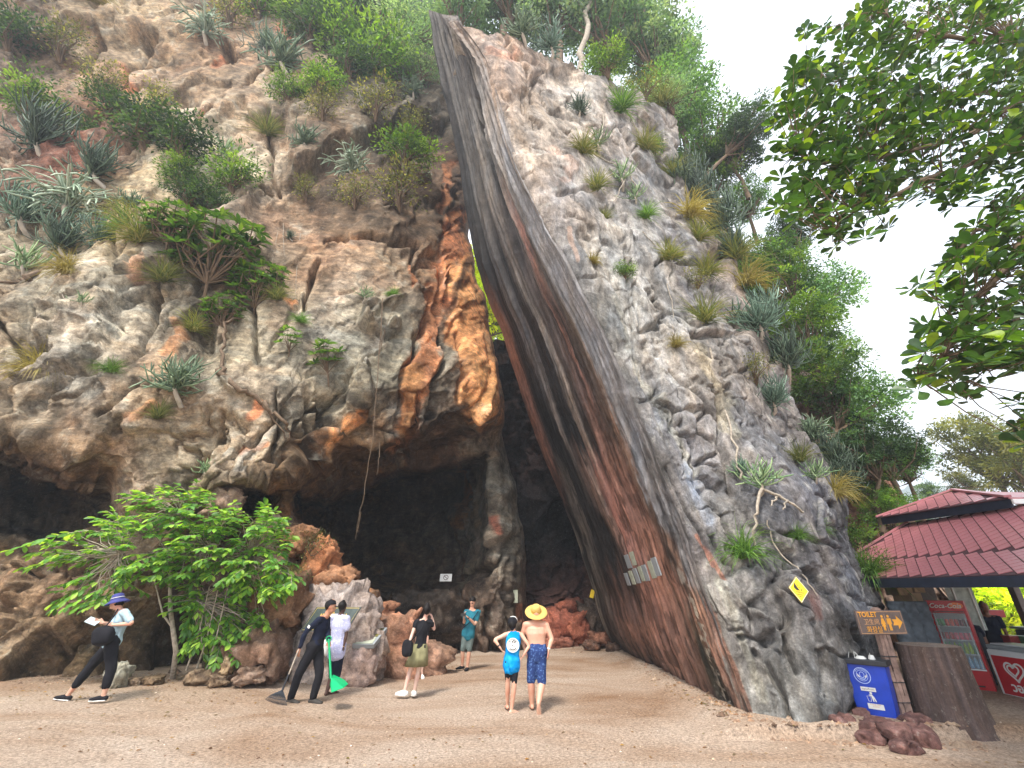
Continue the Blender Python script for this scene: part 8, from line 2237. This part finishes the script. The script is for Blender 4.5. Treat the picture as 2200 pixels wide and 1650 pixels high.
hat = revolve('sun_hat', W['head'] + np.array([0, 0, 0.055]), [(0.01, 0.10), (0.06, 0.098), (0.09, 0.075), (0.10, 0.02), (0.105, -0.005), (0.15, -0.035), (0.195, -0.07), (0.19, -0.075), (0.10, -0.012)], CL['hatblue'], R_, W['off'], (-1, -0.2, 0), -0.25)
o = revolve('hat_piping', W['head'] + np.array([0, 0, 0.055]), [(0.103, 0.030), (0.108, 0.026), (0.104, 0.020)], M['white'], hat, W['off'], (-1, -0.2, 0), -0.25)
shoes(R_, W, CL['black'], [(-1, -0.15, 0), (-1, -0.1, 0.12)], M['white'])
for q, c_ in (('R', W['kR'] + (W['aR'] - W['kR']) * 0.60), ('L', W['kL'] + (W['aL'] - W['kL']) * 0.60)):
    band(R_, W, 'hem_piping', c_, 0.064, 0.004, M['white'], W['a' + q] - W['k' + q])
bagP = at(222, 1366, 9.05); o = boulder(bagP, (0.34, 0.2, 0.30), 'black shoulder bag hanging in front of the walking person in the blue hat', ((14, 14, 18), (10, 10, 12)), seed=31, group=None, name='shoulder_bag', mat=CL['black'], amp=0.2, sub=14); o['category'] = 'bag'
cord_('strap', [W['neck'] + [0.0, -0.06, 0.02], at(240, 1330, 9.15), Vector(bagP) + Vector((0, -.05, .1))], 0.012, CL['black'], root=o, off=bagP)
o = thing_box('leaflet', 'pale blue folded leaflet held by the walking person in the blue hat', 'leaflet', Vector(W['wR']) + Vector((-0.14, -0.08, 0.03)), (0.20, 0.015, 0.13), cloth('pale_leaflet', (0.50, 0.62, 0.66)), 0.2, 0.004); o.rotation_euler = (-0.9, 0.35, 0.2)

# 2 man with rake and dustpan
R_, W = person('person in black cap and black clothes walking with a rake and a dustpan', 10.05, {
 'head': (711, 1304, 0), 'neck': (702, 1320, 0), 'sL': (686, 1331, -0.17), 'sR': (703, 1328, 0.17), 'eL': (657, 1358, -0.22), 'wL': (644, 1393, -0.20), 'fL': (640, 1406, -0.2), 'eR': (704, 1358, 0.10), 'wR': (706, 1376, -0.12), 'fR': (708, 1388, -0.16),
 'hL': (673, 1390, -0.09), 'hR': (683, 1390, 0.09), 'kL': (641, 1451, -0.06), 'aL': (624, 1501, 0.0), 'kR': (686, 1450, 0.0), 'aR': (672, 1501, 0.02)}, math.radians(75), 'tan', 1.02, 0.94, (0.9, 0.9), [(1, -0.25, 0), (1, -0.2, 0)], (0.95, 0.1, -0.25))
shirt(R_, W, CL['navy'], sleeve=1.93, inf=0.018, drop=-0.05)
trousers(R_, W, CL['black'], 1.92, 0.020, 0.006)
hair(R_, W, CL['hair'], lift=0.022, back=0.03, r=(0.086, 0.102, 0.095))
cp = revolve('cap', W['head'] + np.array([0, 0, 0.05]), [(0.005, 0.085), (0.05, 0.078), (0.085, 0.045), (0.094, 0.0), (0.092, -0.01)], CL['black'], R_, W['off'], W['hf'] * [1, 1, 0], 0.08)
mb = MB(); h_ = W['head'] + W['hf'] * 0.12 + np.array([0, 0, 0.038]); closed_tube(mb, [h_ - W['hf'] * 0.04, h_ + W['hf'] * 0.03], [0.07, 0.055], [0.008, 0.006], np.cross(W['hf'], [0, 0, 1.0]), 14); fuse('visor', mb, CL['black'], cp, 0.009, off=W['off'])
mb = MB(); e_ = W['head'] + W['hf'] * 0.085 + np.array([0, 0, 0.012]); sdh = np.cross(W['hf'], [0, 0, 1.0]); mb.tube([e_ + sdh * 0.07 - W['hf'] * 0.09, e_ + sdh * 0.065, e_ - sdh * 0.065, e_ - sdh * 0.07 - W['hf'] * 0.09], [0.007] * 4, (1, 1, 1), 6); o = mb.obj('glasses', M['card'], R_); o.location = -W['off']
shoes(R_, W, CL['boot'], [(1, -0.25, 0), (1, -0.2, 0)], None, 'boot', 0.07, 1.05)
o = thing_box('x', 'x', 'x', (0, 0, 0), (0.05, 0.004, 0.05), M['white'], 0, 0.0); o.parent = R_; o.name = 'sleeve_badge'; o.location = Vector(W['sL'] * 0.45 + W['eL'] * 0.55) + Vector((-0.03, -0.075, 0.0)) - W['off']; del o['label'], o['category']; o.rotation_euler = (0, 0.5, -0.3)
# rake
g0 = Vector(W['wL']) + Vector((-0.02, -0.03, -0.08)); rk_end = on_ground(590, 1521, 0.02); neck_ = Vector(at(607, 1482, 9.75)); 
rk = empty('leaf_rake', (rk_end.x, rk_end.y, 0)); tag(rk, 'leaf rake with a dark fan of tines dragged by the person in black', 'rake')
ro = Vector(rk.location)
mb = MB(); mb.tube([g0 + (g0 - neck_) * 0.12, g0, g0.lerp(neck_, 0.6)], [0.014] * 3, (1, 1, 1), 8); o = mb.obj('handle', M['bark_pale'], rk); o.location = -ro
mb = MB(); mb.tube([g0.lerp(neck_, 0.58), neck_], [0.018, 0.022], (1, 1, 1), 8); o = mb.obj('grip_sleeve', M['black_pl'], rk); o.location = -ro
tips = [on_ground(560 + (616 - 560) * i / 17.0, 1512 + 12 * i / 17.0 + 3 * math.sin(i / 17 * 3.14), 0.012) for i in range(18)]
for i_, tp_ in enumerate(tips):
    mb = MB(); mid = neck_.lerp(tp_, 0.55) + Vector((0, 0, 0.04)); mb.tube([neck_, mid, neck_.lerp(tp_, 0.92) + Vector((0, 0, .02)), tp_], [0.006, 0.006, 0.005, 0.004], (1, 1, 1), 5); o = mb.obj('tine', M['grey_m'] if 0 else M['dark_cloth'], rk); o.location = -ro
for f_ in (0.35, 0.62):
    mb = MB(); mb.tube([neck_.lerp(t_, f_) + Vector((0, 0, 0.03)) for t_ in tips[::2] + [tips[-1]]], [0.006] * 10, (1, 1, 1), 5); o = mb.obj('cross_wire', M['dark_cloth'], rk); o.location = -ro
# dustpan
M['green_p'] = flat('green_plastic', (0.0, 0.36, 0.13), 0.4, var=0.08)
h0 = Vector(W['wR']) + Vector((0.02, -0.06, -0.02)); h1 = Vector(at(711, 1458, 9.75))
dp = empty('dustpan', (h1.x, h1.y, 0)); tag(dp, 'green long handled dustpan held by the person in black', 'dustpan'); do = Vector(dp.location)
mb = MB(); mb.tube([h0 + Vector((0, 0, .05)), h1], [0.018, 0.022], (1, 1, 1), 10); o = mb.obj('handle', M['green_p'], dp); o.location = -do
mb = MB(); an = np.linspace(0, 2 * math.pi, 14); mb.tube([h0 + Vector((0.05 * math.cos(a) + 0.0, 0, 0.05 + 0.05 * math.sin(a))) for a in an], [0.010] * 14, (1, 1, 1), 6); o = mb.obj('hand_loop', M['green_p'], dp); o.location = -do
p_ = [h1 + Vector((0, 0, .02)), Vector(at(748, 1469, 9.7)), Vector(at(738, 1477, 9.5)), Vector(at(712, 1487, 9.45)), Vector(at(709, 1470, 9.7))]
vv_ = np.array([list(x) for x in p_]); cb = vv_.mean(0)
bk = np.array([list(h1 + Vector((0.0, 0.1, 0.05))), list(Vector(at(740, 1466, 9.9)) + Vector((0, 0, .04)))])
v = np.concatenate([vv_, vv_ - [0, 0, 0.008], bk]); o = obj_np('pan', v - np.array(do), [np.array([[0, 1, 2], [0, 2, 3], [0, 3, 4], [5, 7, 6], [5, 8, 7], [5, 9, 8]]), np.array([[0, 5, 6, 1], [1, 6, 7, 2], [2, 7, 8, 3], [3, 8, 9, 4], [4, 9, 5, 0], [0, 1, 11, 10]])], M['green_p'], dp, smooth=False)

# 3 man in pale patterned shirt
R_, W = person('person with cropped dark hair in a loose lavender white shirt seen from behind', 10.75, {
 'head': (736, 1304, 0), 'neck': (733, 1318, 0), 'sL': (716, 1326, 0.05), 'sR': (746, 1329, -0.05), 'eL': (712, 1356, 0.15), 'wL': (716, 1378, 0.30), 'eR': (744, 1363, -0.05), 'wR': (738, 1389, -0.08), 'fR': (735, 1401, -0.1),
 'hL': (717, 1394, 0.02), 'hR': (731, 1394, -0.02), 'kL': (715, 1446, 0.08), 'aL': (702, 1486, 0.0), 'kR': (724, 1446, 0.12), 'aR': (718, 1484, 0.2)}, math.radians(20), 'dark', 1.0, 0.92, (0.4, 0.4), [(0.1, 1, 0), (0.2, 1, 0)], (0.3, 0.9, -0.2))
shirt(R_, W, CL['lav'], sleeve=0.62, inf=0.034, drop=0.07, wr=0.018)
trousers(R_, W, CL['navy'], 1.12, 0.022, 0.01, 'shorts')
hair(R_, W, CL['hair'], lift=0.020, back=0.015, r=(0.086, 0.104, 0.098))
band(R_, W, 'bracelet', W['wR'], 0.032, 0.008, M['card'], W['wR'] - W['eR'])
o = boulder(Vector(at(699, 1391, 10.5)), (0.14, 0.1, 0.26), 'white plastic bag hanging between the person in black and the patterned shirt', ((235, 235, 232), (220, 220, 218)), seed=41, group=None, name='plastic_bag', mat=M['white'], amp=0.5, sub=14); o['category'] = 'bag'

# 4 woman in black tee and olive skirt
R_, W = person('person with a dark hair bun in black tee and olive skirt, hand raised', 10.75, {
 'head': (918, 1311, 0), 'neck': (913, 1328, 0), 'sL': (895, 1336, -0.02), 'sR': (925, 1336, 0.02), 'eL': (885, 1364, -0.08), 'wL': (879, 1382, -0.14), 'eR': (933, 1352, 0.10), 'wR': (930, 1331, 0.16), 'fR': (927, 1322, 0.12),
 'hL': (895, 1398, 0.0), 'hR': (909, 1398, 0.0), 'kL': (881, 1442, 0.06), 'aL': (869, 1485, 0.0), 'kR': (899, 1443, 0.02), 'aR': (890, 1485, 0.04)}, math.radians(15), 'pale', 0.94, 0.84, (0.4, 0.6), [(-0.9, 0.35, 0), (-0.2, 0.9, 0)], (0.2, 0.9, 0.15), sex='f')
shirt(R_, W, CL['black'], sleeve=0.35, inf=0.022, drop=-0.01)
mb = MB(); H = (W['hL'] + W['hR']) / 2; hem = H - np.array([0.055, 0.0, 0.27]); n_ = 36
pr = [(H + [0, 0, 0.13], 0.135, 0.105), (H + [0, 0, 0.04], 0.165, 0.135), (H - [0.02, 0, 0.10], 0.195, 0.16), (hem, 0.235, 0.19), (hem + [0, 0, 0.01], 0.225, 0.18)]
vv_ = []
for c_, a_, b__ in pr:
    an = np.arange(n_) / n_ * 2 * math.pi; pl_ = 1 + 0.035 * np.sign(np.sin(an * 7)) * min(1, max(0, (H[2] + 0.08 - c_[2]) * 5))
    vv_.append(c_ + np.stack([a_ * pl_ * np.cos(an), b__ * pl_ * np.sin(an), 0 * an], -1))
i = np.arange(len(pr) * n_).reshape(len(pr), n_); o = obj_np('pleated_skirt', np.concatenate(vv_) - np.array(W['off']), np.stack([i[:-1], np.roll(i[:-1], -1, 1), np.roll(i[1:], -1, 1), i[1:]], -1).reshape(-1, 4), CL['olive'], R_)
hair(R_, W, CL['hair'], lift=0.022, back=0.03, r=(0.095, 0.110, 0.108), extra=lambda mb, h, s: sph(mb, h + np.array([0.0, -0.04, 0.110]), (0.050, 0.050, 0.034)))
shoes(R_, W, CL['white'], [(-0.9, 0.35, 0), (-0.2, 0.9, 0)], M['white'], 'clog', 0.0, 1.35)
bagP = Vector(at(875, 1393, 10.45)); o = boulder(bagP, (0.22, 0.14, 0.30), 'small black shoulder bag at the hip of the person in the olive skirt', ((16, 16, 18), (12, 12, 14)), seed=51, group=None, name='shoulder_bag', mat=CL['black'], amp=0.15, sub=14); o['category'] = 'bag'
cord_('strap', [bagP + Vector((0.05, -.03, .12)), at(897, 1362, 10.55), W['neck'] + [0.10, -0.12, 0.0]], 0.010, CL['black'], root=o, off=bagP)

# 4b person almost hidden behind
R_, W = person('person hidden behind the olive skirt with only lower legs and white shoes showing', 13.0, {
 'head': (908, 1342, 0), 'neck': (907, 1353, 0), 'sL': (896, 1358, 0), 'sR': (918, 1358, 0), 'eL': (894, 1372, 0), 'wL': (896, 1386, 0), 'eR': (919, 1372, 0), 'wR': (916, 1386, 0),
 'hL': (897, 1390, 0), 'hR': (907, 1390, 0), 'kL': (894, 1419, -0.03), 'aL': (891, 1449, 0), 'kR': (906, 1419, -0.03), 'aR': (907, 1450, 0)}, math.radians(180), 'pale', 0.80, 0.80, (0.3, 0.3), [(-0.5, -0.8, 0), (0.3, -0.9, 0)], (0, -1, -0.1), sex='f')
shirt(R_, W, CL['black'], sleeve=0.4); trousers(R_, W, CL['black'], 0.6, 0.02, name='shorts'); hair(R_, W, CL['hair'])
shoes(R_, W, CL['white'], [(-0.5, -0.8, 0), (0.3, -0.9, 0)], M['white'], 'shoe', 0.0, 1.2)

# 5 man in teal
R_, W = person('person with dark hair and sunglasses in a teal tee and grey shorts holding a phone', 13.95, {
 'head': (1015, 1294, 0), 'neck': (1014, 1306, 0), 'sL': (1028, 1315, 0.0), 'sR': (1002, 1314, 0.0), 'eL': (1021, 1341, -0.10), 'wL': (1006, 1327, -0.28), 'fL': (999, 1321, -0.32), 'eR': (997, 1338, -0.10), 'wR': (997, 1325, -0.30), 'fR': (998, 1316, -0.33),
 'hL': (1011, 1364, 0.0), 'hR': (1001, 1363, 0.0), 'kL': (1008, 1398, -0.03), 'aL': (1004, 1433, 0), 'kR': (994, 1397, -0.03), 'aR': (993, 1430, 0.05)}, math.radians(190), 'light', 1.0, 0.95, (0.8, 0.8), [(-0.15, -1, 0), (-0.75, -0.7, 0)], (-0.35, -0.9, -0.35))
shirt(R_, W, CL['teal'], sleeve=0.62, inf=0.022, drop=0.03)
trousers(R_, W, CL['greyshort'], 0.92, 0.020, 0.012, 'shorts')
hair(R_, W, CL['hair'], lift=0.058, back=0.006, r=(0.094, 0.112, 0.082))
mb = MB(); e_ = W['head'] + W['hf'] * 0.088 + np.array([0, 0, 0.010]); sdh = np.cross(W['hf'], [0, 0, 1.0])
for k_ in (-1, 1): sph(mb, e_ + sdh * 0.032 * k_, (0.028, 0.012, 0.020), W['hf'], 10)
mb.tube([e_ + sdh * 0.07 - W['hf'] * 0.09, e_ + sdh * 0.06, e_ - sdh * 0.06, e_ - sdh * 0.07 - W['hf'] * 0.09], [0.005] * 4, (1, 1, 1), 6); o = mb.obj('sunglasses', M['black'], R_); o.location = -W['off']
band(R_, W, 'wrist_watch', W['wL'], 0.034, 0.014, M['black'], W['wL'] - W['eL'])
cord_('strap', [W['sL'] + [0, -0.10, 0.03], (W['sL'] + W['hR']) / 2 + [0, -0.15, 0.08], W['hR'] + [-0.1, -0.1, 0.15]], 0.012, CL['navy'], root=R_, off=W['off'])
shoes(R_, W, CL['black'], [(-0.15, -1, 0), (-0.75, -0.7, 0)], None, 'sandal', 0.0, 0.95)
o = thing_box('phone', 'dark phone held by the person in the teal tee', 'phone', Vector(W['wR'] * .5 + W['wL'] * .5) + Vector((-0.07, -0.10, 0.06)), (0.15, 0.012, 0.075), M['black'], -0.2, 0.004)

# 6 boy in blue tank top
J6 = {'head': (1101, 1341, 0), 'neck': (1103, 1356, 0), 'sL': (1087, 1363, 0), 'sR': (1120, 1363, 0), 'eL': (1063, 1375, -0.05), 'wL': (1074, 1391, -0.10), 'fL': (1081, 1401, -0.05), 'eR': (1136, 1388, -0.05), 'wR': (1126, 1406, -0.10), 'fR': (1120, 1416, -0.04),
 'hL': (1092, 1424, 0), 'hR': (1106, 1424, 0), 'kL': (1091, 1466, 0.0), 'aL': (1090, 1515, 0.12), 'kR': (1105, 1469, -0.04), 'aR': (1099, 1525, 0.0)}
R_, W = person('person in a cap and bright blue tank top with both hands on hips', 9.62, J6, math.radians(3), 'light', 0.90, 0.84, (0.5, 0.5), [(-0.2, 1, 0), (0.75, 0.5, 0)], (0.15, 1, 0.0))
shirt(R_, W, CL['cyan'], inf=0.026, drop=0.06, sleeveless=True, name='tank_top', wr=0.010)
trousers(R_, W, CL['black'], 0.90, 0.012, 0.0, 'shorts')
hair(R_, W, CL['hair'], lift=0.0, back=0.018, r=(0.088, 0.106, 0.104))
cp = revolve('cap', W['head'] + np.array([0, 0, 0.045]), [(0.005, 0.082), (0.05, 0.075), (0.083, 0.04), (0.094, 0.0), (0.093, -0.03)], CL['black'], R_, W['off'], (0, 1, 0), 0.0)
revolve('cap_front', W['head'] + np.array([0.01, 0.045, 0.06]), [(0.005, 0.078), (0.05, 0.068), (0.08, 0.03), (0.088, 0.0)], CL['white'], cp, W['off'], (0, 1, 0), 0.0)
band(R_, W, 'wrist_watch', W['wL'] * .8 + W['eL'] * .2, 0.032, 0.012, M['black'], W['wL'] - W['eL'])
pc = W['ctr'][3] * 0.35 + W['ctr'][4] * 0.65 - np.array([0, W['bw'][3] + 0.045, 0]) - np.array(W['off'])
fe = frame(Vector(pc), (1, 0, 0), (0, 0.05, 1))
e_ = part('back_print', poly_mesh('bp', circ(0.118, 32), 0.004, M['white'], -0.002), R_, fe)
part('print_ring', ring_mesh('r', 0.100, 0.007, 0.003, M['black'], 30, z0=0.002), e_, Matrix())
gg = np.random.default_rng(5)
for k_ in range(11):
    x_, y_ = gg.uniform(-0.06, 0.06, 2); part('print_mark', poly_mesh('pm', circ(gg.uniform(0.007, 0.016), 6, x_, y_, gg.uniform(0.006, 0.014)), 0.002, M['black'], 0.002), e_, Matrix())
part('print_mark', stroke_mesh('pa', circ(0.075, 12, 0, 0, None, 3.9, 5.6), 0.014, 0.002, M['black'], False, 0.002), e_, Matrix()); part('print_mark', stroke_mesh('pa', circ(0.075, 12, 0, 0, None, 0.6, 1.6), 0.014, 0.002, M['black'], False, 0.002), e_, Matrix())
o = boulder(Vector(at(1089, 1437, 9.5)), (0.09, 0.05, 0.14), None, seed=61, name='hanging_cloth', mat=CL['cyan'], amp=0.5, sub=12); o.parent = R_; o.location = o.location - W['off']

# 7 shirtless man in straw hat
J7 = {'head': (1152, 1319, 0), 'neck': (1152, 1333, 0), 'sL': (1129, 1343, 0), 'sR': (1173, 1343, 0), 'eL': (1121, 1371, 0.06), 'wL': (1128, 1394, 0.02), 'fL': (1131, 1406, -0.02), 'eR': (1185, 1372, -0.04), 'wR': (1179, 1394, -0.10), 'fR': (1178, 1408, -0.12),
 'hL': (1146, 1406, 0), 'hR': (1161, 1406, 0), 'kL': (1141, 1462, 0.02), 'aL': (1143, 1513, 0.10), 'kR': (1164, 1465, -0.02), 'aR': (1157, 1510, -0.22)}
R_, W = person('person bare chested in a straw hat and blue patterned shorts seen from behind', 9.68, J7, math.radians(2), 'light', 1.06, 1.16, (0.2, 0.2), [(-0.1, 1, 0), (0.05, 0.35, -0.95)], (0.0, 1, 0.05))
trousers(R_, W, CL['board'], 0.97, 0.014, 0.010, 'board_shorts')
hair(R_, W, CL['hair'], lift=0.01, back=0.0, r=(0.080, 0.094, 0.085))
ht = revolve('straw_hat', W['head'] + np.array([0, 0, 0.045]), [(0.01, 0.118), (0.045, 0.128), (0.065, 0.120), (0.085, 0.08), (0.094, 0.03), (0.10, 0.0), (0.15, -0.006), (0.215, -0.012), (0.217, -0.018), (0.10, -0.01)], CL['straw'], R_, W['off'], (0, 1, 0), 0.62)
revolve('hat_band', W['head'] + np.array([0, 0, 0.045]), [(0.1005, 0.0), (0.099, 0.03), (0.0915, 0.045)], CL['strawband'], ht, W['off'], (0, 1, 0), 0.62)
band(R_, W, 'bracelet', W['wR'], 0.033, 0.008, M['white'], W['wR'] - W['eR'])

# 8 vendors in the kiosk
def standing(label, x, y, z0, hgt, face, skin, top):
    k = hgt / 1.7
    def px(dx_, dz, dy=0.0):
        P = Vector((x + dx_ * math.cos(face) * k, y - dx_ * math.sin(face) * k + dy, z0 + dz * k))
        c = (P.y * CT + (P.z - CAMH) * ST); u = 1100 + F * P.x / c; v = 825 - F * (-P.y * ST + (P.z - CAMH) * CT) / c
        return (u, v, P.y - y)
    J = {'head': px(0, 1.58), 'neck': px(0, 1.42), 'sL': px(-.18, 1.36), 'sR': px(.18, 1.36), 'eL': px(-.22, 1.08), 'wL': px(-.20, 0.86), 'eR': px(.22, 1.08), 'wR': px(.20, 0.86), 'hL': px(-.08, 0.88), 'hR': px(.08, 0.88), 'kL': px(-.09, 0.48), 'aL': px(-.09, 0.08), 'kR': px(.09, 0.48), 'aR': px(.09, 0.08)}
    R_, W = person(label, y, J, face, skin, k, 0.95, gz=z0)
    shirt(R_, W, CL[top], sleeve=0.6); trousers(R_, W, CL['black'], 1.9); hair(R_, W, CL['hair'], lift=0.02)
pA = at(2116, 1310, 11.3); standing('person with dark hair standing behind the red box in the kiosk', pA.x, 11.3, 0.1, 1.62, math.radians(200), 'brown', 'navy')
pB = at(2076, 1330, 11.05); standing('person with dark hair half hidden behind the drinks fridge', pB.x, 11.05, 0.1, 1.40, math.radians(200), 'brown', 'navy')
# ------------------------------------------------------------------ air
bmh = bmesh.new(); bmesh.ops.create_cube(bmh, size=1)
for v in bmh.verts: v.co = Vector((v.co.x * 1400, v.co.y * 1500 + 500, (v.co.z + 0.5) * 126 - 2.5))
hm = bpy.data.meshes.new('haze'); bmh.to_mesh(hm); bmh.free()
haze = link(bpy.data.objects.new('haze', hm)); haze['kind'] = 'stuff'; haze['label'] = 'pale daylight haze over the whole place'
hmat = bpy.data.materials.new('pale_air'); hmat.use_nodes = True; hnt = hmat.node_tree; hnt.nodes.clear()
ho = hnt.nodes.new('ShaderNodeOutputMaterial'); pv = hnt.nodes.new('ShaderNodeVolumePrincipled')
pv.inputs['Color'].default_value = (0.82, 0.90, 1.0, 1); pv.inputs['Density'].default_value = 0.0018; pv.inputs['Anisotropy'].default_value = 0.1
hnt.links.new(pv.outputs[0], ho.inputs['Volume']); hm.materials.append(hmat)
